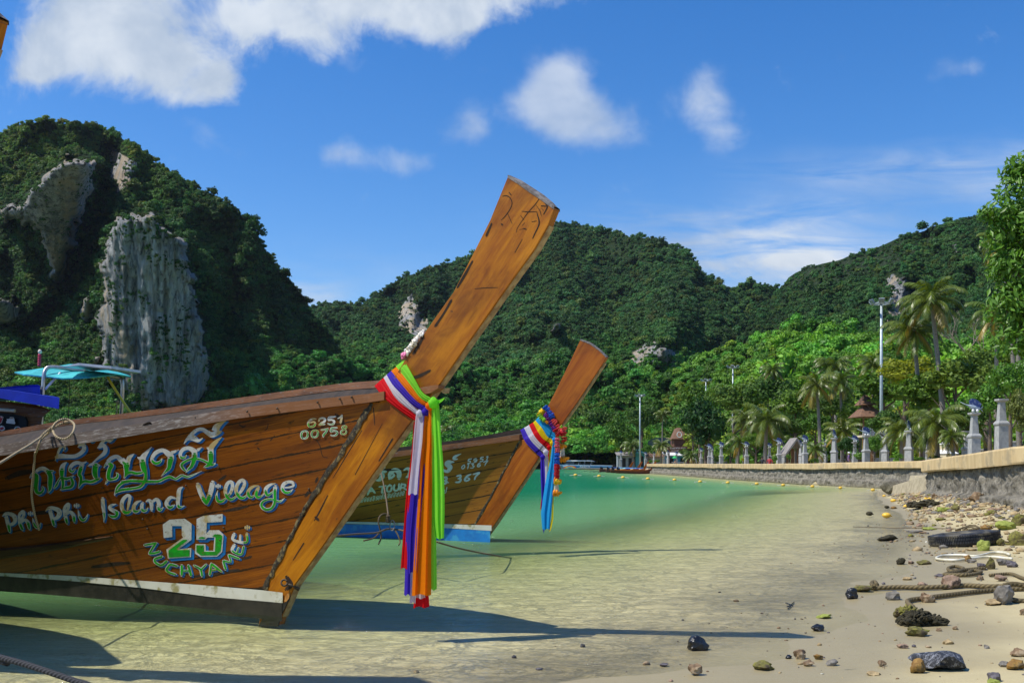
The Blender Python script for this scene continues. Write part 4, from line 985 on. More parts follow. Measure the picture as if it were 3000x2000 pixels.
for k in sm: glyphs([k], 0, 0, 1, H1, [M_CAULKD] * 3, 'dark_smear', HULL1, None, base_off=-.004, sub=5)
# bolt heads and the dark caulked seam where the planks meet the stem
for u, v in [(1030, 1163), (995, 1168), (930, 1178), (812, 1196), (724, 1205), (573, 1222), (642, 1438), (640, 1368), (545, 1422), (505, 1470), (300, 1428), (418, 1520), (432, 1548), (655, 1545), (645, 1580), (590, 1600), (232, 1610), (905, 1432), (880, 1505), (1040, 1262)]:
    y = H1.depth(u, v) - (.045 if v < 1215 and u > 560 else .004); mb = MB(); mb.ball(P3(u, v, y), .011, 8, 4); mb.build('bolt_head', M_IRON, HULL1, True, smooth=True)
def seam_strip(hull, nm, pts, w, mat, parent, seed=1):
    m = MB(); rows = []; pl = smooth_line(pts, 8)
    for i, p in enumerate(pl):
        a = pl[max(i - 1, 0)]; b = pl[min(i + 1, len(pl) - 1)]; d = (b - a)[:2]; d = d / np.hypot(*d); n = np.array((-d[1], d[0]))
        w1 = w * (1 + .9 * fbm(np.array([i * .6]), np.array([seed * 3.1]), seed)[0]); w2 = w * (1 + .9 * fbm(np.array([i * .6]), np.array([seed * 9.1]), seed + 4)[0])
        q1 = p[:2] + n * w1; q2 = p[:2] - n * w2
        rows.append([P3(*q1, min(hull.depth(*q1), hull.stem(q1[0]) - .05) - .004), P3(*p[:2], min(hull.depth(*p[:2]), hull.stem(p[0]) - .05) - .012), P3(*q2, min(hull.depth(*q2), hull.stem(q2[0]) - .05) - .004)])
    m.grid(rows); return m.build(nm, mat, parent, True, smooth=True, recalc=False)
M_CAULK = nmat('old_caulking', (.06, .045, .022), (.012, .009, .006), 30, .8, .6, .006, c3=(.20, .15, .06), scale3=16)
seam_strip(H1, 'caulked_seam', [(1088, 1180), (1050, 1245), (1005, 1318), (950, 1402), (895, 1490), (838, 1595), (795, 1680), (772, 1724)], 7, M_CAULK, HULL1)
# rubbing strake low on the left and its shadow gap
m = MB(); rows = []
for u, v, h, d in [(-500, 1672, 40, .06), (-200, 1650, 34, .06), (0, 1632, 28, .055), (100, 1618, 22, .05), (200, 1600, 15, .04), (280, 1582, 7, .02), (330, 1572, 3, .006)]:
    rows.append([H1.pt(u, v - h, .0), H1.pt(u, v - h * .7, d), H1.pt(u, v, d), H1.pt(u, v + 5, .0)])
m.uv = [(p.x, p.z * 4) for r in rows for p in r]; m.grid(rows); m.build('rubbing_strake', wood_mat('dark_strake', (.10, .045, .015), (.04, .018, .008), (.015, .008, .004), coat=.2), HULL1, True, recalc=False)
# iron eye low on the stem, breasthook across the board
m = MB(); yy = H1.stem(845) - .06
m.tube([P3(833 + 9 * math.cos(a), 1706 + 9 * math.sin(a), yy - .02 - .015 * math.sin(a)) for a in np.linspace(0, 6.0, 14)], .010, 6); m.tube([P3(842, 1710, yy - .02), P3(860, 1716, yy - .01), P3(876, 1726, yy + .01)], [.012, .014, .018], 6); m.build('iron_eye', M_IRON, PROW1, True, smooth=True)
m = MB(); m.uv = []
f = [P3(u, v, H1.stem(u) - .11) for u, v in [(1229, 1136), (1262, 1129), (1284, 1127), (1284, 1136), (1262, 1150), (1246, 1154)]]; m.prism(f, [p + H1.n * .09 for p in f]); m.uv = [(p[0] * 2, p[2] * 3) for p in m.v]
m.build('breasthook', M_RAIL, BOAT1, True)
m = MB(); f = [P3(u, v, H1.stem(1290) + .0) for u, v in [(1290, 1130), (1300, 1138), (1310, 1136), (1306, 1150), (1298, 1152), (1292, 1146)]]; m.prism(f, [p + H1.n * .05 for p in f]); m.build('wooden_cleat', M_BATTEN, BOAT1, True)

m = MB(); f = [P3(u, v, H1.stem(u) - .045 - .008) for u, v in [(806, 1764), (834, 1764), (850, 1738), (846, 1756), (832, 1784), (821, 1807), (814, 1834), (756, 1834), (780, 1790)]]; m.prism(f, [p + H1.n * .012 for p in f]); m.build('dark_foot', M_ANTI, PROW1, True)
m = MB(); f = [P3(u, v, H1.stem(u) - .045 - .011) for u, v in [(838, 1742), (845, 1736), (850, 1738), (846, 1752), (838, 1762), (832, 1760)]]; m.prism(f, [p + H1.n * .006 for p in f]); m.build('bare_patch', nmat('bare_wood', (.50, .22, .05), (.30, .12, .02), 30, .7), PROW1, True)
# ------------------------------------------------------------------ second boat
H2 = Hull((-.53, 19.15), 28, [(-700, 1440), (0, 1425), (600, 1400), (900, 1370), (1130, 1342), (1294, 1320), (1420, 1302), (1524, 1288), (1560, 1282)], [(-700, 1535), (0, 1530), (600, 1526), (1015, 1527), (1200, 1530), (1392, 1535), (1447, 1538)],
          [(1000, 19.6), (0, 23.5), (-700, 26)], [(1000, 20.6), (0, 25), (-700, 27.5)], (1524, 1288), (1392, 1535), (-700, -700), bulge=.12)
STEM2 = [(1405, 1600), (1412, 1585), (1448, 1537), (1500, 1460), (1580, 1338), (1640, 1250), (1690, 1180), (1740, 1105), (1768, 1062), (1776, 1046), (1755, 1025), (1728, 1006), (1700, 995), (1672, 1055), (1630, 1140), (1592, 1215), (1550, 1285), (1524, 1288), (1392, 1535), (1385, 1600)]
lab2 = 'second wooden longtail boat with a blue and white waterline and rainbow garland'
BOAT2, PROW2, HULL2 = longtail(H2, 'longtail_boat', lab2, STEM2, lambda k: .10 + .02 * k,
    [(-700, 1428, 28), (0, 1408, 25), (600, 1378, 22.5), (1000, 1336, 20.6), (1294, 1303, 19.6), (1420, 1284, 19.3), (1520, 1265, 19.0), (1560, 1262, 18.8)],
    [('waterline_stripe', [(-900, 1532), (600, 1526), (1015, 1527), (1200, 1531), (1470, 1539)], [(-900, 1538), (600, 1533), (1015, 1533), (1200, 1539), (1440, 1554), (1470, 1555)], M_WHITE, .015, 1440),
     ('blue_bottom', [(-900, 1538), (600, 1533), (1015, 1533), (1200, 1539), (1440, 1554), (1470, 1555)], [(-900, 1580), (1000, 1578), (1470, 1596)], M_BLUEB, .012, 1436)],
    dict(hull=M_HULL2, rail=M_RAILB, rail2=M_DARK, prow=M_PROW2), 'longtail boats moored in the shallows', (.19, 1190, 38), top_cap=(9, 12, .010), frontn=9, thick=.10)
seam_strip(H2, 'caulked_seam', [(1524, 1290), (1480, 1372), (1440, 1450), (1390, 1536)], 3.2, M_CAULK, HULL2, 3)
l2 = [[(505, 395, 20), (425, 412, 34), (450, 470, 42), (400, 530, 28), (345, 542, 8)], [(500, 325, 5), (450, 362, 10)], [(560, 520, 12), (572, 440, 32), (640, 372, 34), (718, 402, 42), (722, 500, 34)], [(620, 430, 16), (642, 460, 18), (582, 508, 20)], [(802, 372, 12), (860, 346, 22), (908, 382, 34), (888, 460, 32), (838, 490, 12)],
      [(1440, 372, 22), (1520, 392, 26), (1560, 322, 42), (1502, 272, 36), (1540, 240, 32), (1622, 238, 10)], [(1742, 104, 4), (1642, 150, 22), (1622, 190, 20), (1682, 190, 10)],
      [(265, 665, 17), (242, 700, 17), (208, 772, 16)], [(265, 665, 19), (325, 742, 17)], [(228, 722, 10), (312, 712, 10)], [(395, 646, 11), (512, 626, 12)], [(458, 640, 17), (440, 740, 17)], [(572, 612, 14), (526, 660, 17), (532, 718, 15), (588, 710, 15), (600, 640, 16), (568, 612, 14)],
      [(648, 612, 15), (636, 680, 17), (670, 708, 14), (712, 682, 15), (724, 598, 15)], [(765, 597, 16), (740, 698, 15)], [(762, 602, 14), (828, 612, 16), (808, 648, 14), (758, 662, 12)], [(790, 655, 13), (838, 692, 14)],
      [(1440, 500, 14), (1500, 490, 18), (1490, 540, 18), (1450, 545, 12)], [(1460, 545, 12), (1502, 555, 18), (1480, 592, 18), (1440, 590, 12)], dot(1525, 575, 14),
      [(1670, 470, 12), (1732, 458, 16), (1722, 505, 17), (1690, 512, 12)], [(1700, 512, 12), (1738, 525, 17), (1710, 565, 16), (1650, 570, 12)], [(1902, 440, 10), (1842, 470, 16), (1800, 530, 17), (1830, 548, 14), (1880, 520, 14), (1850, 495, 12)], [(1942, 440, 12), (2045, 412, 13), (1985, 470, 14), (1962, 522, 14)],
      [(1920, 185, 6), (1870, 195, 9), (1858, 222, 9), (1890, 222, 9), (1885, 255, 9), (1848, 255, 7)], [(1990, 180, 8), (1950, 200, 9), (1968, 222, 8), (2000, 200, 9), (1985, 235, 9), (1952, 245, 7)], [(2112, 155, 6), (2072, 165, 9), (2060, 190, 9), (2098, 192, 9), (2090, 225, 9), (2050, 228, 7)], [(2150, 160, 6), (2180, 148, 9), (2160, 208, 9)],
      [(1790, 285, 8), (1752, 320, 9), (1765, 352, 9), (1800, 320, 9), (1792, 285, 8)], [(1840, 280, 6), (1866, 272, 9), (1848, 348, 9)], [(1905, 268, 7), (1945, 265, 9), (1925, 298, 8), (1955, 305, 9), (1932, 335, 9), (1892, 335, 7)], [(2060, 245, 6), (2020, 275, 9), (2012, 312, 9), (2045, 310, 8), (2055, 282, 8), (2020, 285, 6)], [(2110, 240, 8), (2182, 215, 8), (2150, 255, 9), (2130, 295, 9)]]
# the passenger-limit line: small Thai letters built from uprights, bowls and marks
tx = [(80, 905, 12), (112, 900, 0), (160, 890, 1), (205, 885, 0), (250, 880, 0), (300, 872, 2), (350, 862, 0), (385, 858, 0), (430, 845, 3), (480, 838, 1), (545, 828, 2), (590, 822, 0), (640, 812, 2), (690, 805, 0), (740, 795, 1), (785, 785, 1)]
for x, y, kd in tx:
    l2.append([(x - 4, y - 62, 5), (x + 2, y - 40, 6), (x - 8, y - 6, 6), (x + 10, y - 2, 5)]); 
    l2.append([(x + 12, y - 4, 5), (x + 20, y - 40, 6), (x + 26, y - 70, 6)])
    if kd == 2: l2.append([(x - 6, y - 62, 5), (x + 10, y - 76, 5), (x + 26, y - 68, 5)])
    if kd == 3: l2.append([(x + 26, y - 70, 6), (x + 34, y - 110, 6), (x + 10, y - 104, 5)])
    if kd == 1: l2.append([(x + 4, y - 66, 5), (x + 24, y - 76, 5)])
l2 += [[(1460, 690, 6), (1475, 700, 7), (1462, 740, 7), (1490, 738, 6), (1508, 650, 7)], [(1440, 700, 7), (1452, 735, 7)]]
cuts = [i for i, st in enumerate(l2) if st[0][:2] in ((1440, 500), (80 - 4, 905 - 62))]
glyphs([s for s in l2 if s[0][0] < 1430], 1040, 1310, 5.6, H2, [M_LPALE, M_LB, M_LG], 'name_lettering', HULL2, None, base_off=-.001, sub=4)
glyphs([s for s in l2 if s[0][0] >= 1430], 1040, 1310, 5.6, H2, [M_LPALE, M_LB, M_LG], 'registration_number', HULL2, None, base_off=-.001, sub=4)

# ------------------------------------------------------------------ a third prow reaches into the top left corner: the same boat type, moored nearer
def clone_plain(src, label, base, scale, skip):
    r = src.copy(); COL.objects.link(r); r['label'] = label; r.location = base; r.scale = (scale,) * 3
    for ch in src.children:
        if any(k in ch.name for k in skip): continue
        c = ch.copy(); COL.objects.link(c); c.parent = r; c.matrix_parent_inverse = ch.matrix_parent_inverse
        for g in ch.children:
            if any(k in g.name for k in skip): continue
            q = g.copy(); COL.objects.link(q); q.parent = c; q.matrix_parent_inverse = g.matrix_parent_inverse
    return r
BOAT4 = clone_plain(BOAT1, 'nearest longtail boat, only its grey prow tip showing in the top left corner', (-6.36, 8.22, 0), 1.198, ('lettering', 'number', 'bolt', 'smear'))
# ================================================================== SASHES, GARLANDS, ROPES
def cloth(name, c, c2=None, trans=.5):
    m, t, b, o = new_mat(name)
    co = t.add('ShaderNodeTexCoord').outputs['Object']
    n = t.noise(co, 30, 4, .6)
    col = t.mix(n, c2 or tuple(x * .8 for x in c), c)
    t.put(b.inputs['Base Color'], col); b.inputs['Roughness'].default_value = .55; b.inputs['Specular IOR Level'].default_value = .08
    b.inputs['Sheen Weight'].default_value = 0
    t.put(b.inputs['Normal'], t.bump(t.noise(t.scale(co, (1, 1, .12)), 60, 3, .6), .15, .004))
    tl = t.add('ShaderNodeBsdfTranslucent'); t.put(tl.inputs[0], t.vmath('MULTIPLY', col, (1.1, 1.1, 1.1)))
    mx = t.add('ShaderNodeMixShader'); mx.inputs[0].default_value = trans; t.put(mx.inputs[1], b.outputs[0]); t.put(mx.inputs[2], tl.outputs[0]); t.put(o.inputs[0], mx.outputs[0])
    return m
CL = dict(red=cloth('red_cloth', (.78, .012, .018)), white=cloth('white_cloth', (.76, .74, .80)), purple=cloth('purple_cloth', (.075, .040, .55)), orange=cloth('orange_cloth', (1.0, .26, .006)),
          green=cloth('lime_cloth', (.30, .88, .06)), yellow=cloth('yellow_cloth', (.92, .70, .012)), blue=cloth('sky_blue_cloth', (.03, .42, .85)))
SASHG = 'coloured sashes tied round the prows'

def wrap(name, hull, upper, lower, mat, parent, x0, y0, sc, layer, th, seed, bulge=.03):
    up = smooth_line([(x0 + a / sc, y0 + b / sc) for a, b in upper], 8); lo = smooth_line([(x0 + a / sc, y0 + b / sc) for a, b in lower], 8)
    n = 26; fu = [up[int(round(i * (len(up) - 1) / n))] for i in range(n + 1)]; fl = [lo[int(round(i * (len(lo) - 1) / n))] for i in range(n + 1)]
    m = MB(); rows = []; M = 14
    for i in range(n + 1):
        r = []; q = i / n
        for j in range(M + 1):
            s = j / M; u = fu[i][0] * (1 - s) + fl[i][0] * s; v = fu[i][1] * (1 - s) + fl[i][1] * s
            fold = .006 * math.sin(s * 17 + seed + q * 3) * (.3 + q) + .004 * math.sin(s * 31 + seed * 2 + q * 5)
            y = hull.stem(u) - th / 2 - .012 - layer - bulge * math.sin(math.pi * min(1, q * 1.0)) * .5 - .012 * math.sin(math.pi * s) + fold
            y += .07 * max(0, 1 - q / .38) ** 1.7
            r.append(P3(u, v, y))
        rows.append(r)
    bk = [[p + Vector((-.012 * k, 0, .004 * k)) + hull.n * (th * .5 * k + .01) for p in rows[0]] for k in (2.4, 1.2)]
    m.grid(bk + rows); return m.build(name, mat, parent, True, smooth=True, recalc=False)

def tail(rows_in, Y0, mat, parent, seed, amp=.022, k=2.6, name='tail', hem=True):
    rows_in = sorted(rows_in); rng = random.Random(seed)
    vs = np.array([r[0] for r in rows_in]); L = np.array([r[1] for r in rows_in]); Rr = np.array([r[2] for r in rows_in])
    n = 40; N = 30; m = MB(); rows = []; ph = rng.uniform(0, 6)
    for i in range(n + 1):
        v = vs[0] + (vs[-1] - vs[0]) * i / n; l, r = np.interp(v, vs, L), np.interp(v, vs, Rr); q = i / n; row = []
        for j in range(N + 1):
            s = j / N; w = (r - l); f = math.sin(s * math.pi * 2 * k + ph + .7 * math.sin(q * 2.2 + seed)) + .22 * math.sin(s * math.pi * 2 * k * 2.3 + ph * 2 + q * 1.5)
            u = l + w * (.5 + (s - .5) * (1 + .07 * math.sin(q * 7 + ph))) + .04 * w * math.sin(s * 12 + ph) + 2.4 * q * math.sin(q * 4.2 + ph * 1.7); sag = 2.5 * math.sin(s * 9 + ph) * (q > .97)
            row.append(P3(u, v + sag, Y0 - amp * .62 * f * (.35 + .65 * min(1, q * 3)) - .6 * (u - (l + r) / 2) / F * Y0))
        rows.append(row)
    m.grid(rows); return m.build(name, mat, parent, True, smooth=True, recalc=False)

def knot(u, v, Y, r, mat, parent, sq=(1, .9, 1.1)):
    m = MB(); m.ball(P3(u, v, Y), r, 14, 9, sq); c = P3(u, v, Y)
    for i, p in enumerate(m.v):
        d = Vector(p) - c; a = math.atan2(d.z, d.x); m.v[i] = tuple(c + d * (1 + .12 * math.sin(a * 5 + d.y * 90)))
    return m.build('knot', mat, parent, True, smooth=True)

def sash(col, label, hull, up, lo, o3, th, layer, kn, tails, seed):
    base = P3(kn[0], kn[1], kn[2]); e = empty('fabric_sash', base, label, 'sash', SASHG)
    wrap('wrap', hull, up, lo, CL[col], e, *o3, layer, th, seed)
    knot(kn[0], kn[1], kn[2], kn[3], CL[col], e)
    for i, (rows, y, k, a) in enumerate(tails): tail(rows, y, CL[col], e, seed * 7 + i, a, k)
    return e

O3 = (1080, 950, 5.227)
g_u = [(540, 545), (620, 680), (720, 860), (820, 1030), (930, 1105), (985, 1150)]; g_l = [(415, 640), (560, 820), (680, 980), (780, 1110), (870, 1175), (945, 1205)]
o_u = [(425, 650), (560, 815), (680, 975), (780, 1100), (880, 1190), (930, 1215)]; o_l = [(343, 712), (470, 880), (580, 1010), (700, 1140), (800, 1215), (880, 1250)]
p_u = [(350, 705), (470, 870), (580, 1000), (700, 1130), (800, 1210), (890, 1260)]; p_l = [(275, 772), (370, 930), (480, 1050), (600, 1180), (740, 1280), (840, 1330)]
w_u = [(280, 765), (370, 920), (480, 1045), (600, 1170), (700, 1270), (800, 1350)]; w_l = [(228, 815), (310, 960), (400, 1110), (520, 1230), (640, 1320), (745, 1390)]
r_u = [(235, 810), (310, 950), (400, 1105), (520, 1225), (640, 1310), (755, 1420)]; r_l = [(88, 940), (180, 1060), (260, 1150), (450, 1300), (600, 1410), (745, 1495)]
sash('red', 'red sash, lowest of the five wrapped round the bow of the front boat', H1, r_u, r_l, O3, .09, 0, (1222, 1232, 8.80, .018),
     [([(1235, 1212, 1232), (1330, 1205, 1224), (1440, 1190, 1214), (1560, 1181, 1206), (1665, 1171, 1201)], 8.84, 1.6, .02), ([(1480, 1222, 1240), (1600, 1224, 1246), (1740, 1216, 1254), (1778, 1210, 1255)], 8.84, 1.7, .02)], 1)
sash('white', 'white sash between the red and the purple sash on the front boat', H1, w_u, w_l, O3, .09, .008, (1229, 1211, 8.76, .030),
     [([(1212, 1219, 1240), (1300, 1209, 1236), (1400, 1202, 1227), (1447, 1198, 1223)], 8.77, 1.0, .015), ([(1440, 1212, 1226), (1600, 1206, 1222), (1765, 1198, 1215)], 8.83, 1.2, .014), ([(1640, 1216, 1238), (1752, 1212, 1242)], 8.82, 1.5, .014)], 2)
sash('purple', 'deep purple sash in the middle of the five on the front boat', H1, p_u, p_l, O3, .09, .014, (1246, 1207, 8.76, .034),
     [([(1207, 1236, 1268), (1352, 1216, 1256), (1450, 1208, 1240), (1560, 1200, 1230), (1678, 1198, 1222)], 8.79, 1.4, .02), ([(1400, 1206, 1224), (1524, 1192, 1210), (1742, 1182, 1200)], 8.82, 1.0, .014)], 3)
sash('orange', 'orange sash below the lime green one on the front boat', H1, o_u, o_l, O3, .09, .020, (1258, 1188, 8.72, .034),
     [([(1188, 1246, 1270), (1300, 1236, 1268), (1352, 1230, 1266), (1524, 1218, 1267), (1742, 1209, 1263)], 8.74, 1.8, .03)], 4)
gs = sash('green', 'lime green sash, topmost on the front boat, with its knot sticking out', H1, g_u, g_l, O3, .09, .026, (1270, 1180, 8.66, .045),
     [([(1185, 1264, 1286), (1230, 1264, 1290), (1352, 1265, 1297), (1524, 1268, 1301), (1578, 1276, 1302)], 8.69, 2.2, .024), ([(1400, 1262, 1282), (1524, 1262, 1279), (1727, 1254, 1276)], 8.74, 1.3, .018)], 5)
m = MB(); m.grid([[P3(u, v0 + (v1 - v0) * s, 8.66 + .02 * math.sin(s * 6)) for s in np.linspace(0, 1, 6)] for u, v0, v1 in [(1272, 1174, 1190), (1284, 1172, 1184), (1295, 1168, 1176), (1302, 1164, 1168)]]); m.build('loose_end', CL['green'], gs, True, smooth=True, recalc=False)

O4 = (1500, 1170, 3.92)
b_u = [(305, 200), (380, 250), (450, 320), (500, 390)]; b_l = [(270, 240), (350, 335), (410, 430), (490, 460)]
y_u = [(275, 235), (350, 330), (410, 425), (485, 455)]; y_l = [(243, 262), (310, 390), (380, 470), (468, 505)]
r2u = [(248, 258), (310, 385), (380, 465), (440, 520)]; r2l = [(195, 292), (260, 420), (340, 510), (425, 550)]
w2u = [(200, 288), (260, 415), (340, 505), (410, 590)]; w2l = [(138, 325), (210, 460), (300, 560), (375, 615)]
p2u = [(143, 320), (210, 455), (300, 555), (370, 640)]; p2l = [(96, 350), (150, 480), (250, 590), (335, 668)]
def rw(l): return [(1170 + v / 3.92, 1500 + a / 3.92, 1500 + b / 3.92) for v, a, b in l]
sash('purple', 'purple sash, lowest of the stack on the bow of the second boat', H2, p2u, p2l, O4, .10, 0, (1590, 1338, 18.10, .045), [(rw([(665, 328, 374), (850, 328, 378), (1000, 338, 382), (1200, 348, 376), (1480, 355, 378), (1530, 363, 370)]), 18.16, 1.5, .03)], 11)
sash('white', 'white sash second from the bottom on the bow of the second boat', H2, w2u, w2l, O4, .10, .010, (1599, 1324, 18.06, .05), [(rw([(605, 368, 412), (750, 371, 420), (900, 380, 416), (1050, 384, 398)]), 18.10, 1.2, .03)], 12)
sash('red', 'red sash between white and yellow on the bow of the second boat', H2, r2u, r2l, O4, .10, .018, (1608, 1310, 18.06, .04), [(rw([(550, 402, 444), (740, 412, 436), (1000, 380, 400), (1150, 342, 356), (1262, 333, 346)]), 18.20, 1.0, .02)], 13)
sash('yellow', 'yellow sash under the sky blue one on the bow of the second boat', H2, y_u, y_l, O4, .10, .026, (1617, 1298, 18.02, .04), [(rw([(500, 438, 478), (700, 420, 456), (910, 402, 428)]), 18.05, 1.0, .025), (rw([(900, 470, 484), (1110, 468, 482), (1370, 448, 466), (1510, 408, 434)]), 18.16, 1.0, .02)], 14)
sash('blue', 'sky blue sash with a long tail, topmost on the second boat', H2, b_u, b_l, O4, .10, .034, (1624, 1287, 18.00, .04), [(rw([(460, 470, 498), (700, 442, 492), (900, 404, 490), (1100, 368, 480), (1300, 334, 462), (1490, 344, 432)]), 17.98, 1.9, .05)], 15)

def ruffle(mb, c, r, ax, n=18, lobes=7, h=.45, ph=0):
    """a fabric flower: a frilled disc with a rounded heart"""
    ax = Vector(ax).normalized(); e1 = ax.orthogonal().normalized(); e2 = ax.cross(e1); c = Vector(c); rings = []
    for q, z in ((.25, .5), (.62, .42), (1.0, .12), (.95, -.15), (.5, -.42)):
        row = []
        for j in range(n + 1):
            a = 2 * math.pi * j / n; w = 1 + .16 * math.cos(lobes * a + ph) * q; row.append(c + (e1 * math.cos(a) + e2 * math.sin(a)) * r * q * w + ax * r * h * (z + .22 * q * math.sin(lobes * a + ph)))
        rings.append(row)
    mb.grid(rings)
FM = {k: nmat(k + '_petals', c, tuple(x * .7 for x in c), 60, .6) for k, c in dict(blue=(.01, .13, .70), yellow=(.95, .62, .01), lime=(.35, .80, .04), purple=(.22, .01, .35), coral=(.95, .10, .09), crimson=(.62, .005, .015), orange=(1.0, .36, .004), pink=(.90, .13, .20), cream=(.82, .74, .58), rose=(.86, .22, .42), white=(.80, .76, .70)).items()}
def strand(e, col, pts, r, Y, n, name='flowers', wob=.5, seed=0):
    rng = random.Random(seed); m = MB(); pl = smooth_line([(1500 + a / 3.92, 1170 + b / 3.92) for a, b in pts], 10); 
    for i in range(n):
        q = pl[int(i * (len(pl) - 1) / max(1, n - 1))]; a = pl[min(int(i * (len(pl) - 1) / max(1, n - 1)) + 1, len(pl) - 1)]; d = Vector((a[0] - q[0], 0, -(a[1] - q[1])))
        if d.length < 1e-6: d = Vector((.3, -.4, -1))
        ruffle(m, P3(q[0] + rng.uniform(-wob, wob), q[1] + rng.uniform(-wob, wob), Y(q[0]) if callable(Y) else Y), r * rng.uniform(.85, 1.15), d.normalized() + Vector((rng.uniform(-.2, .2), -.25, rng.uniform(-.2, .2))), ph=rng.uniform(0, 6))
    return m.build(name, FM[col], e, True, smooth=True, recalc=False)
sy = lambda o: (lambda u: H2.stem(u) - .05 - o)
e = empty('flower_garland', P3(1620, 1262, 18.0), 'multicoloured fabric flower garland with hanging beads on the second prow', 'garland')
strand(e, 'blue', [(380, 85), (430, 140), (462, 205)], .055, sy(.10), 9, seed=1); strand(e, 'coral', [(470, 235), (520, 300), (570, 360), (598, 335)], .055, sy(.10), 10, seed=2)
strand(e, 'yellow', [(362, 125), (322, 170)], .060, sy(.06), 5, seed=3); strand(e, 'lime', [(318, 185), (350, 222), (380, 238)], .05, sy(.08), 6, seed=4); strand(e, 'purple', [(385, 165), (420, 215), (455, 275), (490, 335)], .05, sy(.09), 10, seed=5)
strand(e, 'orange', [(398, 248), (415, 268)], .04, sy(.09), 3, seed=6); strand(e, 'crimson', [(500, 350), (540, 400), (590, 380), (598, 470)], .055, 17.9, 12, seed=7); strand(e, 'lime', [(560, 310), (572, 318)], .03, 17.86, 2, seed=17)
strand(e, 'pink', [(522, 445), (520, 520), (522, 600)], .048, 17.88, 9, seed=8); strand(e, 'blue', [(518, 620), (516, 740)], .05, 17.88, 8, seed=9); strand(e, 'crimson', [(516, 752), (516, 905)], .052, 17.88, 11, seed=10)
strand(e, 'orange', [(490, 925), (545, 930)], .050, 17.88, 4, seed=11); strand(e, 'yellow', [(500, 940), (540, 955)], .055, 17.86, 4, seed=12); strand(e, 'orange', [(480, 1075), (545, 1072)], .056, 17.87, 5, seed=13)
strand(e, 'orange', [(555, 535), (605, 540)], .052, 17.95, 5, seed=14); strand(e, 'orange', [(550, 688), (625, 682)], .055, 17.95, 6, seed=15)
for x0, ya, yb, dep in ((512, 965, 1055, 17.88), (580, 560, 670, 17.95)):
    m = MB()
    for dx in (-22, -8, 8, 22):
        for k in range(8): 
            q = k / 7; m.ball(P3(1500 + (x0 + dx * (.6 + .5 * q)) / 3.92, 1170 + (ya + (yb - ya) * q) / 3.92, dep), .012, 6, 4, (1, 1, 1.5))
    m.build('beads', FM['cream'], e, True, smooth=True)
e = empty('flower_garland', P3(1205, 1010, 8.9), 'faded white and pink flower garland behind the front prow', 'garland')
m = [MB(), MB(), MB()]; rng = random.Random(5)
for k in range(95):
    q = rng.random(); bx = 545 + (865 - 545) * q; by = 520 + (120 - 520) * q; off = rng.uniform(-1, 1) * (46 if .1 < q < .6 else 22); bx -= 22 + off * .2; by += off - 14
    u, v = 1080 + bx / 5.227, 950 + by / 5.227; d = Vector((rng.uniform(-1, .3), rng.uniform(-1, .2), rng.uniform(-.4, 1)))
    kind = 1 if (bx < 560 and rng.random() < .75 and q < .3) else (2 if rng.random() < .45 else 0)
    ruffle(m[kind], P3(u, v, H1.stem(u) + rng.uniform(-.06, .08)), rng.uniform(.016, .030), d, 14, 5, .8, rng.uniform(0, 6))
for mm, c in zip(m, ('white', 'rose', 'cream')): mm.build('flowers', FM[c], e, True, smooth=True, recalc=False)

# ---- ropes
def rope_mat(name, c, c2, sc=60):
    m, t, b, o = new_mat(name)
    uv = t.add('ShaderNodeTexCoord').outputs['UV']; w = t.add('ShaderNodeTexWave', wave_type='BANDS', bands_direction='DIAGONAL'); t.put(w.inputs[0], uv); w.inputs['Scale'].default_value = 1; w.inputs['Distortion'].default_value = .5
    n = t.noise(uv, 3, 4, .6); c_ = t.mix(t.ramp(w.outputs['Fac'], .1, .6), c2, t.mix(n, c, tuple(x * .7 for x in c)))
    t.put(b.inputs['Base Color'], c_); b.inputs['Roughness'].default_value = .85; t.put(b.inputs['Normal'], t.bump(w.outputs['Fac'], .8, .006)); return m
M_ROPE = rope_mat('cream_rope', (.62, .50, .30), (.30, .22, .11)); M_ROPEG = rope_mat('weedy_rope', (.20, .15, .065), (.08, .06, .025)); M_ROPEK = rope_mat('black_rope', (.03, .03, .035), (.008, .008, .01)); M_ROPEB = rope_mat('brown_rope', (.22, .15, .08), (.09, .06, .03))
def rope(name, path, r, mat, parent=None, sub=8, n=8, closed=False, strands=True):
    pl = [Vector(p) for p in smooth_line([tuple(p) for p in path], sub)]; m = MB(); m.tube(pl, r, n, True, closed)
    L = 0; uv = []
    for i, p in enumerate(pl):
        if i: L += (p - pl[i - 1]).length
        uv += [(L / r * .33, j / n * 1.6) for j in range(n)]
    m.uv = uv; o = m.build(name, mat, parent, True, smooth=True, recalc=False); return o
def px(l, off=0): return [P3(u, v, y + off) for u, v, y in l]
def hy(u, v, o=.05): return H1.depth(u, v) - o
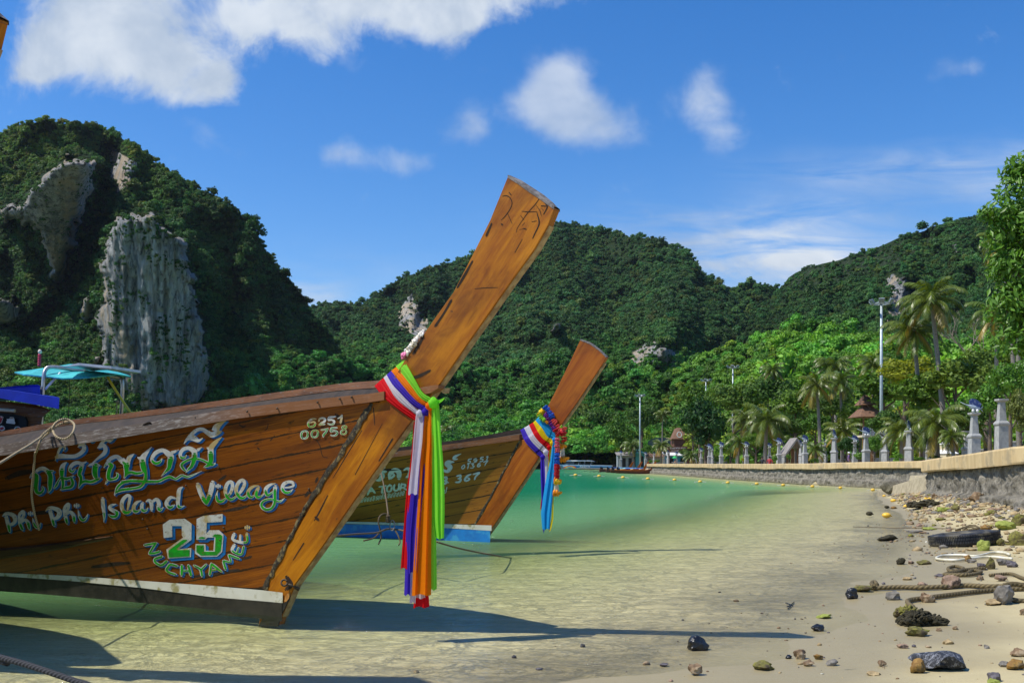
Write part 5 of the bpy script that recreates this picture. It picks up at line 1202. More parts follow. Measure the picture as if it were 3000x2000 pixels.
# cream rope thrown over the gunwale of the front boat
S7 = (0, 1100, 7.842)
def rp(pts): return [P3(S7[0] + a / S7[2], S7[1] + b / S7[2], y) for a, b, y in pts]
e = empty('mooring_rope', P3(150, 1260, 10.7), 'cream mooring rope looped over the gunwale of the front boat', 'rope')
rope('hanging_end', rp([(1600, 1080, 10.85), (1480, 1090, 10.8), (1350, 1130, 10.75), (1180, 1260, 10.7), (1060, 1360, 10.68), (960, 1450, 10.62), (900, 1560, 10.55), (840, 1750, 10.6)]) + [P3(103, 1330, hy(103, 1335)), P3(98, 1385, hy(98, 1385)), P3(93, 1440, hy(93, 1440)), P3(96, 1475, hy(96, 1475)), P3(104, 1515, hy(104, 1515)), P3(115, 1552, hy(115, 1552))], .0125, M_ROPE, e)
rope('mooring_line', rp([(1250, 1150, 10.72), (1120, 1240, 10.68), (1010, 1330, 10.62), (930, 1420, 10.58), (800, 1510, 10.4), (650, 1610, 10.0), (330, 1800, 9.6), (-60, 2040, 9.0), (-900, 2500, 8.0)]), .0125, M_ROPE, e)
rope('loop', rp([(1220, 1260, 10.66), (1215, 1180, 10.66), (1290, 1080, 10.7), (1400, 1015, 10.75), (1520, 1000, 10.8), (1620, 1040, 10.8), (1700, 1110, 10.75), (1710, 1200, 10.66), (1670, 1310, 10.58), (1580, 1410, 10.56), (1460, 1455, 10.55), (1350, 1430, 10.55), (1260, 1360, 10.58), (1220, 1260, 10.66)]), .0125, M_ROPE, e)
m = MB(); m.ball(rp([(1520, 1080, 10.78)])[0], .03, 10, 7, (1.2, 1, .8)); m.build('knot', M_ROPE, e, True, smooth=True)
# the stern line from under the second boat to the beach, with its iron ring
S5 = 2.613
def r5(pts): return [P3(950 + a / S5, 1150 + b / S5, y) for a, b, y in pts]
e = empty('mooring_rope', P3(1148, 1545, 15.0), 'long twisted mooring rope running from an iron ring across the shallows to the beach', 'rope')
def G(u, v, lift=0.0):
    Y = (EYE) * F / max(v - HZ, 1)
    for _ in range(14):
        p = P3(u, v, Y); z = gz(p.x, p.y) + lift; Y = .5 * Y + .5 * (EYE - z) * F / (v - HZ)
    return P3(u, v, Y)
line = r5([(60, 1098, 12.4), (230, 1082, 13.5), (400, 1070, 14.4), (480, 1042, 15.0), (580, 1050, 15.0), (700, 1085, 14.6), (860, 1140, 13.9)]) + [P3(1340, 1604, 14.4), P3(1400, 1617, 15.0), P3(1450, 1626, 15.5)] + [G(u, v, -.02) for u, v in [(1500, 1634), (1650, 1657), (1800, 1673), (2000, 1690), (2150, 1700), (2280, 1707), (2360, 1710), (2440, 1715), (2510, 1717)]]
pass
rope('rope_line', line[:11], .0125, M_ROPEB, e, 10); rope('rope_line', line[10:], .0045, M_ROPEB, e, 10)
rope('riser', r5([(420, 560, 18.6), (450, 680, 17.5), (475, 820, 16.2), (490, 940, 15.05)]), .012, M_ROPEB, e)
rope('loose_end', r5([(500, 960, 15.0), (470, 925, 15.0), (430, 940, 14.95), (415, 985, 14.9), (430, 1060, 14.9), (435, 1110, 14.9), (415, 1158, 14.8)]), .012, M_ROPEB, e)
rope('loose_end', r5([(490, 1040, 15.0), (430, 1065, 14.9), (380, 1110, 14.8), (300, 1132, 14.7)]), .012, M_ROPEB, e); rope('loose_end', r5([(540, 1050, 15.0), (565, 1090, 14.95), (580, 1140, 14.9), (570, 1165, 14.8)]), .011, M_ROPEG, e)
m = MB()
for k in range(4): m.ball(r5([(488, 945 + k * 14, 15.0)])[0], .035, 8, 6, (1.1, 1, .55))
m.build('knot', M_ROPEB, e, True, smooth=True)
m = MB(); c = r5([(520, 1015, 15.0)])[0]; m.tube([c + Vector((.035 * math.cos(a), .02 * math.sin(a), .075 * math.sin(a))) for a in np.linspace(0, 2 * math.pi, 18)[:-1]], .009, 6, closed=True); m.build('iron_ring', nmat('galvanised_iron', (.35, .34, .31), (.18, .16, .13), 20, .5, metal=.6), e, True, smooth=True)
# black rope at the bottom left
tag(rope('mooring_rope', [Vector((-6.1, 8.0, .9)), P3(-60, 1905, 6.4), P3(0, 1924, 6.25), P3(70, 1943, 6.1), P3(140, 1966, 5.95), P3(215, 1992, 5.8), P3(300, 2026, 5.6), Vector((-1.6, 5.0, .06))], .020, M_ROPEK, None, 12), 'thick black rope stretched over the water at the bottom left corner', 'rope')

# ================================================================== THE BEACH
def rock_obj(name, c, size, mat, seed, label, cat='rock', group=None, rz=0, pts=2, sink=.25, rough=.28):
    rng = np.random.default_rng(seed); bm = bmesh.new(); bmesh.ops.create_icosphere(bm, subdivisions=3, radius=1)
    dirs = rng.normal(size=(9, 3)); dirs /= np.linalg.norm(dirs, axis=1)[:, None]; cut = rng.uniform(.48, .92, 9)
    for v in bm.verts:
        d = np.array(v.co); k = 1.0
        for q, h in zip(dirs, cut):
            dp = d @ q
            if dp > 0: k = min(k, h / dp)
        n = fbm(np.array([d[0] * 2 + seed]), np.array([d[1] * 2 + d[2] * 2.3]), seed, 4)[0]
        v.co = Vector(d) * (k * (1 + rough * n))
    for v in bm.verts: v.co = Vector((v.co.x * size[0] / 2, v.co.y * size[1] / 2, (v.co.z) * size[2] / 2 * 1.15))
    bmesh.ops.rotate(bm, verts=bm.verts, matrix=Matrix.Rotation(rz, 3, 'Z'))
    me = bpy.data.meshes.new(name); bm.to_mesh(me); bm.free(); me.materials.append(mat); me.polygons.foreach_set('use_smooth', [True] * len(me.polygons))
    o = bpy.data.objects.new(name, me); COL.objects.link(o); o.location = Vector(c) + Vector((0, 0, size[2] * (.5 - sink))); 
    shade_auto(o, 32); return tag(o, label, cat, group)
RM = dict(black=nmat('wet_black_rock', (.022, .022, .022), (.010, .010, .011), 9, .22, .7, .02, spec=.6), grey=nmat('grey_stone', (.22, .20, .17), (.11, .10, .085), 10, .8, .7, .012), brown=nmat('brown_stone', (.26, .17, .09), (.12, .075, .04), 9, .75, .7, .012, c3=(.34, .26, .16), scale3=7),
          tan=nmat('tan_stone', (.44, .33, .17), (.25, .18, .09), 12, .85, .7, .01), moss=nmat('mossy_stone', (.22, .21, .035), (.10, .085, .03), 14, .9, .9, .015, c3=(.08, .06, .03), scale3=6), lime=nmat('green_algae_stone', (.30, .34, .07), (.19, .22, .04), 16, .9, .8, .012), orange=nmat('ochre_stone', (.34, .20, .04), (.17, .085, .02), 8, .7, .7, .012, c3=(.10, .07, .03), scale3=7),
          pink=nmat('pinkish_stone', (.40, .28, .20), (.22, .14, .09), 8, .85, .8, .015, c3=(.10, .07, .05), scale3=8), weed=nmat('dark_seaweed', (.055, .045, .018), (.022, .02, .008), 24, .8, 1, .02), purple=nmat('slate_stone', (.13, .115, .12), (.07, .06, .065), 9, .7, .5, .01))
def striped():
    m, t, b, o = new_mat('striped_black_rock'); co = t.add('ShaderNodeTexCoord').outputs['Object']
    n = t.noise(co, 9, 8, .7, 1.6); n2 = t.noise(co, 26, 6, .7, 1)
    v = t.math('SUBTRACT', 1, t.ramp(t.math('ABSOLUTE', t.math('SUBTRACT', n, .5)), .0, .05)); c = t.mix(t.math('MULTIPLY', v, t.ramp(n2, .35, .6)), (.022, .024, .03), (.30, .31, .34))
    t.put(b.inputs['Base Color'], c); b.inputs['Roughness'].default_value = .55; t.put(b.inputs['Normal'], t.bump(n2, .9, .02)); return m
RM['striped'] = striped()
ROCKS = [  # u, v of the foot, width and height in photo pixels, kind, label
    (2496, 1755, 36, 30, 'black', 'shiny black pointed rock at the edge of the water'), (2043, 1906, 66, 40, 'black', 'wet black rock lying in the tip of the long prow shadow'), (2036, 1978, 44, 36, 'brown', 'knobbly brown rock in the wet sand at the bottom middle'),
    (2396, 1850, 42, 22, 'black', 'flat-topped black rock at the end of the waterline'), (2412, 1811, 52, 13, 'lime', 'flat green algae slab in the wet sand'), (2237, 1963, 58, 32, 'moss', 'round mossy green rock alone on the wet sand'), (2342, 1931, 44, 28, 'brown', 'pointed olive brown rock in the small row of stones'),
    (2370, 1952, 36, 18, 'brown', 'low pitted brown stone below the pointed olive rock'), (2398, 1932, 30, 16, 'orange', 'rounded reddish stone right of the pointed olive rock'), (2433, 1950, 42, 22, 'grey', 'grey stone at the right end of the small row'), (2310, 1930, 20, 13, 'black', 'little dark stone at the left end of the small row'),
    (2690, 1863, 64, 28, 'moss', 'yellow-green algae clump on dry sand below the seaweed'), (2644, 1899, 42, 16, 'pink', 'flat pinkish brown stone on open sand'), (2779, 1887, 38, 16, 'tan', 'pale yellow stone above the big striped rock'), (2749, 1962, 160, 66, 'striped', 'big black rock veined with white, the largest on the sand'),
    (2693, 1972, 56, 40, 'orange', 'glossy ochre boulder leaning on the big veined rock'), (2583, 1952, 26, 18, 'brown', 'small rusty stone left of the ochre boulder'), (2562, 1978, 42, 12, 'tan', 'flat sandy stone near the bottom edge'), (2976, 1962, 52, 32, 'orange', 'round brown stone at the lower right edge'), (2941, 1954, 28, 20, 'grey', 'small grey stone beside the round brown one'),
    (2980, 1922, 48, 22, 'brown', 'wedge-shaped brown stone at the right edge'), (2906, 1996, 44, 30, 'purple', 'dark lumpy stone at the bottom right'), (2915, 2010, 46, 24, 'lime', 'green algae stone at the very bottom right'), (2620, 1757, 52, 28, 'grey', 'grey stone with a green foot beside the thick rope'), (2716, 1764, 52, 30, 'brown', 'smooth brown rock under the lower thick rope'),
    (2782, 1726, 66, 40, 'pink', 'large pinkish pitted rock behind the thick rope'), (2702, 1724, 38, 18, 'pink', 'small reddish rock beside the thick rope'), (2527, 1734, 52, 24, 'moss', 'yellowish weedy stone at the end of the thick rope'), (2936, 1770, 76, 54, 'grey', 'large grey leaning stone beside the rope ring'), (2916, 1772, 60, 18, 'tan', 'low tan stone at the foot of the grey leaning stone'),
    (2903, 1668, 30, 42, 'moss', 'upright mossy stone like a small fin'), (2837, 1645, 28, 18, 'orange', 'orange angular stone beside the white hose'), (2910, 1598, 32, 32, 'lime', 'round bright green stone against the tyre'), (2880, 1614, 44, 32, 'lime', 'bright green sloping stone in front of the tyre'), (2932, 1600, 26, 20, 'moss', 'small mossy stone at the right end of the tyre'),
    (2984, 1598, 66, 40, 'moss', 'mossy brown boulder right of the tyre'), (2943, 1552, 66, 24, 'lime', 'light green boulder behind the tyre'), (2887, 1553, 36, 18, 'orange', 'square ochre stone behind the tyre'), (2984, 1540, 46, 34, 'moss', 'dark green boulder at the right edge behind the tyre'), (2901, 1528, 30, 16, 'tan', 'tan stone on the strip of sand behind the tyre'),
    (2597, 1585, 64, 18, 'weed', 'dark weed-covered rocks breaking the water surface'), (2641, 1654, 30, 18, 'weed', 'dark green rock standing in the shallows'), (2669, 1653, 24, 10, 'pink', 'little pinkish rock beside the dark green one'), (2711, 1654, 50, 12, 'moss', 'long yellow-green rock at the water edge'), (2722, 1553, 58, 9, 'lime', 'flat pale green rock awash in the shallows'),
    (2935, 1703, 44, 20, 'pink', 'brown pink stone above the thick rope knot'), (2870, 1700, 26, 14, 'brown', 'small brown stone behind the thick rope'), (2845, 1650, 30, 12, 'grey', 'grey pebble stone under the white hose'), (2765, 1500, 40, 18, 'lime', 'green tilted slab where the rubble meets the water'), (2800, 1498, 36, 20, 'moss', 'olive slab at the foot of the rubble'),
    (2860, 1470, 60, 26, 'brown', 'long brown log-like rock lying on the rubble bank'), (2672, 1485, 30, 14, 'weed', 'dark lump in the tangle of floating rope'), (2738, 1462, 24, 16, 'brown', 'square brown rock in the water by the ramp'), (1947, 1952, 30, 10, 'purple', 'flat slate stone in the wet sand'), (2660, 1700, 36, 9, 'tan', 'flat pale stone behind the thick rope'), (2760, 1690, 40, 9, 'purple', 'flat slate chip near the coiled rope'),
    (2872, 1662, 34, 12, 'purple', 'flat grey stone left of the upright mossy one'), (2934, 1656, 40, 20, 'grey', 'rounded grey stone right of the upright mossy one'), (2965, 1662, 36, 18, 'purple', 'slate stone at the right of the upright mossy one'), (2890, 1900, 20, 12, 'grey', 'small grey stone right above the big veined rock'), (2752, 1850, 18, 9, 'brown', 'small dark stone near the yellow pebble'),
    (2800, 1845, 20, 12, 'brown', 'small round brown stone on clean sand'), (2998, 1802, 24, 24, 'brown', 'brown stone cut off by the right edge')]
for i, (u, v, w, h, kd, lab) in enumerate(ROCKS):
    p = G(u, v - 2); s = p.y / F
    rock_obj('rock', p, (w * s, w * s * .8, h * s * 1.15), RM[kd], 300 + i, lab, 'rock', 'rocks on the beach', rz=0, sink=.18 if kd != 'striped' else .12, rough=.36)
# pebbles and shell grit nobody would count, and the rubble bank under the near wall
def scatter(name, pts, sizes, mats, seed):
    rng = np.random.default_rng(seed); ico = bmesh.new(); bmesh.ops.create_icosphere(ico, subdivisions=1, radius=1); bv = np.array([v.co[:] for v in ico.verts]); bf = np.array([[v.index for v in f.verts] for f in ico.faces]); ico.free()
    V = []; Fc = []; MI = []
    for k, (p, s) in enumerate(zip(pts, sizes)):
        q = bv * (1 + .35 * rng.uniform(-1, 1, (len(bv), 1))); a = rng.uniform(0, 6.28); ca, sa = math.cos(a), math.sin(a)
        q = q * np.array([s * rng.uniform(.8, 1.5), s * rng.uniform(.6, 1), s * rng.uniform(.4, .8)]); q = np.stack([q[:, 0] * ca - q[:, 1] * sa, q[:, 0] * sa + q[:, 1] * ca, q[:, 2]], 1) + np.array(p)
        V.append(q); Fc.append(bf + k * len(bv)); MI.append(np.full(len(bf), rng.choice(len(mats), p=[m[1] for m in mats])))
    V = np.concatenate(V); Fc = np.concatenate(Fc); MI = np.concatenate(MI)
    me = bpy.data.meshes.new(name); me.vertices.add(len(V)); me.vertices.foreach_set('co', V.astype(np.float32).ravel()); me.loops.add(Fc.size); me.loops.foreach_set('vertex_index', Fc.astype(np.int32).ravel())
    me.polygons.add(len(Fc)); me.polygons.foreach_set('loop_start', np.arange(0, Fc.size, 3, dtype=np.int32)); me.update(calc_edges=True); me.validate()
    for m in mats: me.materials.append(m[0])
    me.polygons.foreach_set('material_index', MI.astype(np.int32)); o = bpy.data.objects.new(name, me); COL.objects.link(o); return tag(o, kind='stuff')
rng = np.random.default_rng(77); pts = []; sz = []
while len(pts) < 1700:
    y = rng.uniform(5, 30); x = rng.uniform(-3, 15); d = float(poly_sd(np.array([x]), np.array([y]), SHORE)[0])
    if d < -1.6 or d > 9: continue
    if rng.random() > (.9 if -.3 < d < 2.5 else .35) * (.4 + 1.2 * float(vnoise(x * .9, y * .5, 4))): continue
    s = .004 + .026 * rng.random() ** 4; pts.append((x, y, gz(x, y) + s * .25)); sz.append(s)
scatter('pebbles', pts, sz, [(RM['brown'], .25), (RM['grey'], .2), (RM['purple'], .25), (RM['tan'], .15), (RM['pink'], .1), (M_WHITE, .05)], 3)
pts = []; sz = []
while len(pts) < 4200:
    y = rng.uniform(15, 52); x = rng.uniform(6, 25); wn = float(poly_sd(np.array([x]), np.array([y]), WALL_NEAR + [(24.4, 56)])[0]); d = float(poly_sd(np.array([x]), np.array([y]), SHORE)[0])
    if wn > .1 or d < -.6 or wn < -6 or rng.random() > math.exp(wn / 2.0) + .06: continue
    s = .018 + .085 * rng.random() ** 4; pts.append((x, y, gz(x, y) + s * .2)); sz.append(s)
scatter('rubble', pts, sz, [(RM['brown'], .16), (RM['grey'], .30), (RM['tan'], .34), (RM['pink'], .06), (RM['moss'], .14)], 4)

# worn tyre half sunk in the sand
p = G(2850, 1598); s = p.y / F; Rt = 98 * s; e = empty('car_tyre', p + Vector((0, .3, -.02)), 'worn black tyre lying half buried on the beach', 'tyre'); e.rotation_euler = (R(-3), R(-6), 0)
M_TYRE = nmat('old_rubber', (.030, .032, .036), (.014, .014, .016), 20, .6, .4, .006, c3=(.10, .09, .065), scale3=4)
def lathe_obj(name, prof, n, mat, parent, fn=None):
    m = MB(); rows = []
    for j in range(n + 1):
        a = 2 * math.pi * j / n; rows.append([Vector((r * math.cos(a), r * math.sin(a), z)) * (1) for r, z in prof])
    m.grid(rows); o = m.build(name, mat, parent, smooth=True, recalc=False); weld(o, 1e-4); return o
H_ = 40 * s
o = lathe_obj('tyre_body', [(Rt * .66, H_ * .10), (Rt * .63, H_ * .45), (Rt * .66, H_ * .86), (Rt * .80, H_ * 1.0), (Rt * .93, H_ * .94), (Rt * .985, H_ * .80), (Rt, H_ * .5), (Rt * .985, H_ * .2), (Rt * .93, H_ * .02), (Rt * .8, -H_ * .05)], 72, M_TYRE, e)
m = MB()
for j in range(90):
    a = 2 * math.pi * j / 90
    for z, k in ((.84, 0), (.62, .035), (.38, 0)): m.box((Rt * 1.0 * math.cos(a + k), Rt * 1.0 * math.sin(a + k), H_ * z), (.022, Rt * .045, H_ * .15), a + k)
m.build('tread_blocks', M_TYRE, o)
# white hose, thick ropes, coil, seaweed
M_HOSE = nmat('white_hose', (.74, .72, .62), (.60, .56, .40), 6, .4)
def gpath(pts, lift): return [G(u, v, lift) for u, v in pts]
tag(rope('plastic_hose', gpath([(2965, 1636), (2900, 1630), (2850, 1634), (2800, 1640), (2745, 1636), (2760, 1627), (2815, 1625), (2860, 1628), (2905, 1618), (2940, 1618), (2958, 1624)], .03), .020, M_HOSE, None, 10), 'white plastic hose lying in a loop below the tyre', 'hose')
tag(rope('thick_rope', gpath([(2508, 1719), (2560, 1721), (2640, 1719), (2700, 1720), (2760, 1718), (2830, 1714), (2900, 1717), (2960, 1715), (3020, 1711), (3100, 1706)], .035), .028, M_ROPEG, None, 8), 'thick weedy rope stretched straight to the right edge of the beach', 'rope')
tag(rope('thick_rope', gpath([(3080, 1722), (2985, 1724), (2890, 1729), (2780, 1742), (2700, 1752), (2662, 1758), (2662, 1768), (2676, 1780), (2668, 1794), (2650, 1806)], .03), .026, M_ROPEG, None, 8), 'thick brown rope that bends down to the seaweed clump', 'rope')
tag(rope('thick_rope', gpath([(2885, 1663), (2840, 1667), (2790, 1672), (2778, 1664), (2798, 1658), (2822, 1664), (2812, 1672), (2782, 1678), (2768, 1682), (2820, 1684), (2858, 1680), (2874, 1673), (2848, 1670), (2830, 1680), (2790, 1682)], .03), .024, M_ROPEG, None, 9), 'coil of thick brown rope on the sand below the hose', 'rope')
tag(rope('thick_rope', [G(2986, 1757, .02) + Vector((.17 * math.cos(a), .10 * math.sin(a) + .03, .075 + .075 * math.sin(a))) for a in np.linspace(0, 5.9, 20)], .026, M_ROPEG, None, 4), 'ring of thick rope standing against the grey stone', 'rope')
tag(rope('thick_rope', gpath([(2560, 1716), (2553, 1708), (2562, 1703), (2570, 1712)], .06) , .024, M_ROPEG, None, 6), 'short hooked rope end at the water end of the thick rope', 'rope')
tag(rope('thick_rope', gpath([(2900, 1684), (2960, 1680), (2990, 1690), (3030, 1704)], .03), .022, M_ROPEG, None, 6), 'curved rope piece above the knotted rope at the right edge', 'rope')
tag(rope('thin_line', gpath([(2500, 1542), (2600, 1545), (2700, 1546), (2800, 1548)], .02), .008, M_ROPEB, None, 6), 'thin taut line across the shallows in front of the buoys', 'rope')
tag(rope('tangled_rope', gpath([(2800, 1552), (2820, 1546), (2845, 1538), (2868, 1545), (2850, 1550), (2822, 1552), (2838, 1542), (2860, 1548)], .05), .02, M_ROPEG, None, 7), 'small tangle of brown rope behind the tyre', 'rope')
def tangle(name, u, v, w, h, label, seed, mat, n=26, r=.008):
    rng = random.Random(seed); c = G(u, v); s = c.y / F; m = MB()
    for k in range(n):
        p0 = c + Vector((rng.uniform(-.5, .5) * w * s, rng.uniform(-.3, .3) * w * s, 0)); path = []
        for q in range(7): path.append(p0 + Vector((math.sin(q * 1.7 + k) * w * s * .16, math.cos(q * 1.3 + k * 2) * w * s * .12, abs(math.sin(q * .9 + k * .7)) * h * s * rng.uniform(.3, 1) * (1 - abs(p0.x - c.x) / (w * s)))))
        m.tube(smooth_line([tuple(p) for p in path], 3), r * rng.uniform(.6, 1.6), 4)
    return tag(m.build(name, mat, None, smooth=True, recalc=False), label, 'seaweed')
tangle('seaweed_clump', 2700, 1830, 100, 48, 'shaggy dark seaweed clump at the end of the bent rope', 4, RM['weed'], 90, .011)
tangle('seaweed_clump', 2660, 1806, 60, 40, 'lighter frayed weed heap just above the dark seaweed clump', 5, RM['moss'], 50, .009)
tangle('seaweed_clump', 2715, 1484, 90, 22, 'floating tangle of weedy rope between the white floats', 6, RM['weed'], 50, .03)

# dead twig in the shallows
m = MB()
for pts in ([(2302, 1765), (2312, 1768), (2322, 1772), (2306, 1776)], [(2312, 1768), (2316, 1776), (2308, 1782)], [(2318, 1770), (2326, 1763)]): m.tube([G(u, v, .012) for u, v in pts], .006, 5)
tag(m.build('twig', RM['black'], None), 'thin forked black twig lying in the wet sand', 'twig')
# ================================================================== SEA WALLS AND PROMENADE
def seawall_mat():
    m, t, b, o = new_mat('barnacled_rock_wall'); co = t.add('ShaderNodeTexCoord').outputs['Object']
    sep = t.add('ShaderNodeSeparateXYZ'); t.put(sep.inputs[0], co)
    n = t.noise(co, 2.2, 8, .7); n2 = t.noise(t.scale(co, (1, 1, .5)), 7, 6, .7)
    c = t.mix(t.ramp(n, .35, .65), (.13, .115, .085), (.31, .28, .22)); c = t.mix(t.math('MULTIPLY', t.ramp(n2, .5, .66), .8), c, (.055, .055, .05))
    alg = t.math('SUBTRACT', 1, t.ramp(t.math('ADD', sep.outputs[2], t.math('MULTIPLY', n, .3)), .05, .5)); c = t.mix(t.math('MULTIPLY', alg, .45), c, (.16, .14, .06))
    t.put(b.inputs['Base Color'], c); b.inputs['Roughness'].default_value = .92; t.put(b.inputs['Normal'], t.bump(t.math('ADD', n, n2), 1, .12)); return m
M_SWALL = seawall_mat()
M_PARA = nmat('cream_parapet', (.62, .47, .25), (.50, .36, .18), 2.2, .8, .15, .01, stretch=(1, 1, .3), c3=(.40, .31, .18), scale3=1.2)
M_PARAB = nmat('brown_parapet_end', (.34, .24, .13), (.26, .18, .10), 3, .85)
M_CONC = nmat('pale_concrete', (.40, .40, .38), (.30, .30, .29), 5, .8, .3, .006)
M_RAMP = nmat('ramp_concrete', (.42, .36, .24), (.30, .25, .16), 4, .85, .3, .01)

def sea_wall(name, line, ztop, label, seed, band=.42, n=140, gap=0):
    pl = [np.array(p) for p in line]; L = [0]
    for a, b in zip(pl[:-1], pl[1:]): L.append(L[-1] + np.hypot(*(b - a)))
    L = np.array(L); xs = [p[0] for p in pl]; ys = [p[1] for p in pl]
    e = empty(name, (xs[0], ys[0], 0), label, 'sea wall')
    S = np.linspace(0, L[-1], n); X = np.interp(S, L, xs); Y = np.interp(S, L, ys); ZT = np.interp(S, L, ztop)
    T = np.stack([np.gradient(X), np.gradient(Y)], 1); T /= np.linalg.norm(T, axis=1)[:, None]; N = np.stack([-T[:, 1], T[:, 0]], 1)   # towards the water (left of travel)
    def off(i, d, z): return Vector((X[i] + N[i, 0] * d, Y[i] + N[i, 1] * d, z))
    m = MB(); rows = []
    for i in range(n):
        w = .02 * fbm(np.array([S[i] * .35]), np.array([seed * 1.0]), seed)[0]; zt = ZT[i] + w * 1.2; zb = ZT[i] - band + w * 2.0
        rows.append([off(i, -.35, zb), off(i, -.35, zt), off(i, .25 + w, zt), off(i, .27 + w, zt - .05), off(i, .27 + w * 2, zb + .02), off(i, .24, zb - .03), off(i, -.35, zb)])
    m.grid(rows); m.add(rows[0][:6], [(0, 1, 2, 3, 4, 5)]); m.add(rows[-1][:6], [(5, 4, 3, 2, 1, 0)]); m.build('parapet', M_PARA, e, True)
    m = MB(); rows = []; K = 26
    for i in range(n):
        r = []; g0 = ground_z(X[i] + N[i, 0] * .6, Y[i] + N[i, 1] * .6)[0]; zl = min(g0, 0) - .25; zu = ZT[i] - band + .03
        for j in range(K + 1):
            q = j / K; z = zu + (zl - zu) * q; ledge = (zu - z) / max(zu - zl, .1)
            d = .02 + .20 * ledge + (.18 if q > .5 else 0) * (1 if S[i] > -1 else 0)
            d += .16 * fbm(np.array([S[i] * 2.1]), np.array([z * 3.0 + seed * 7]), seed, 4, .6)[0] + .07 * fbm(np.array([S[i] * 7.1]), np.array([z * 9.0]), seed + 5, 3, .6)[0]
            r.append(off(i, d if j else -.05, z))
        rows.append(r)
    m.grid(rows); m.build('rock_face', M_SWALL, e, True, smooth=True, recalc=False)
    return e
sea_wall('sea_wall', WALL_NEAR[::-1] if False else [(12.2, 8), (12.6, 14), (13.3, 26), (14.6, 32), (15.7, 37.5)], [2.0, 2.0, 1.95, 1.78, 1.62], 'nearer stretch of cream-topped sea wall rising to the right edge', 3, n=260)
sea_wall('sea_wall', [(24.8, 53.5), (23.9, 58), (22.1, 75.4), (21.95, 106), (22.2, 162)], [1.68, 1.66, 1.52, 1.5, 1.5], 'long far stretch of sea wall running along the promenade to the moored boats', 9, n=420)
# ramp of concrete running down from the end of the near wall into the water
m = MB(); a, b = P3(2722, 1390, 38.0), P3(2568, 1436, 47.0); c = Vector((1.6, 1.8, 0))
f = [a, b, b + Vector((0, 0, -.45)), a + Vector((-.3, -.2, -1.2))]; m.prism(f, [p + c for p in f]); tag(m.build('ramp', M_RAMP, None), 'sloping concrete ramp from the wall gap down into the water', 'ramp')
rock_obj('rock', P3(2635, 1436, 44), (1.6, 1.0, .7), M_SWALL, 900, 'barnacled grey boulder at the foot of the concrete ramp', 'rock')

# ---- pillars with sailfish
M_FISHB = nmat('blue_sail', (.03, .065, .26), (.015, .03, .12), 14, .35, c3=(.22, .26, .36), scale3=9); M_FISHS = nmat('silver_fish', (.42, .48, .52), (.20, .26, .34), 9, .35); M_GLOBE = nmat('white_globe', (.80, .80, .78), (.74, .74, .72), 5, .3)
def make_pillar(fish=True):
    e = empty('promenade_pillar')
    m = MB(); m.sqlathe([(.30, 0), (.30, .08), (.27, .10), (.25, 1.55), (.30, 1.62), (.30, 1.68), (.22, 1.78)]); m.build('pedestal', M_CONC, e)
    m = MB(); m.sqlathe([(.19, 1.78), (.135, 2.60)]); m.build('shaft', M_CONC, e)
    m = MB(); m.sqlathe([(.14, 2.60), (.24, 2.66), (.26, 2.67), (.26, 2.75)]); m.build('capital', M_CONC, e)
    if fish:
        m = MB(); bod = [(-.80, .03, .008), (-.48, .0, .018), (-.30, 0, .035), (-.18, -.01, .075), (0, -.02, .095), (.18, -.01, .07), (.32, .02, .03), (.38, .05, .02)]
        m.tube([Vector((x, 0, 2.98 - x * .28 + z)) for x, z, r in bod], [r * 1.35 for x, z, r in bod], 10)
        for sg in (1, -1): m.prism([Vector((.36, -.01, 2.90)), Vector((.50, -.01, 2.92 + sg * .14)), Vector((.46, -.01, 2.90 + sg * .03))], [Vector((.36, .01, 2.90)), Vector((.50, .01, 2.92 + sg * .14)), Vector((.46, .01, 2.90 + sg * .03))])
        m.tube([Vector((.02, 0, 2.75)), Vector((.02, 0, 2.92))], .03, 6)
        f = m.build('sailfish', M_FISHS, e, smooth=True)
        m = MB(); o1 = [(-.26, 3.08), (-.30, 3.30), (-.16, 3.40), (.06, 3.37), (.26, 3.28), (.42, 3.14), (.34, 2.96), (.26, 2.93)]
        m.prism([Vector((x, -.012, z)) for x, z in o1], [Vector((x, .012, z)) for x, z in o1]); m.build('dorsal_sail', M_FISHB, f)
        for x in (-.13, .12):
            m = MB(); m.ball((x, -.14, 2.83), .075, 12, 8); m.build('globe_lamp', M_GLOBE, e, smooth=True)
    return e
PGRP = 'sailfish pillars along the promenade'
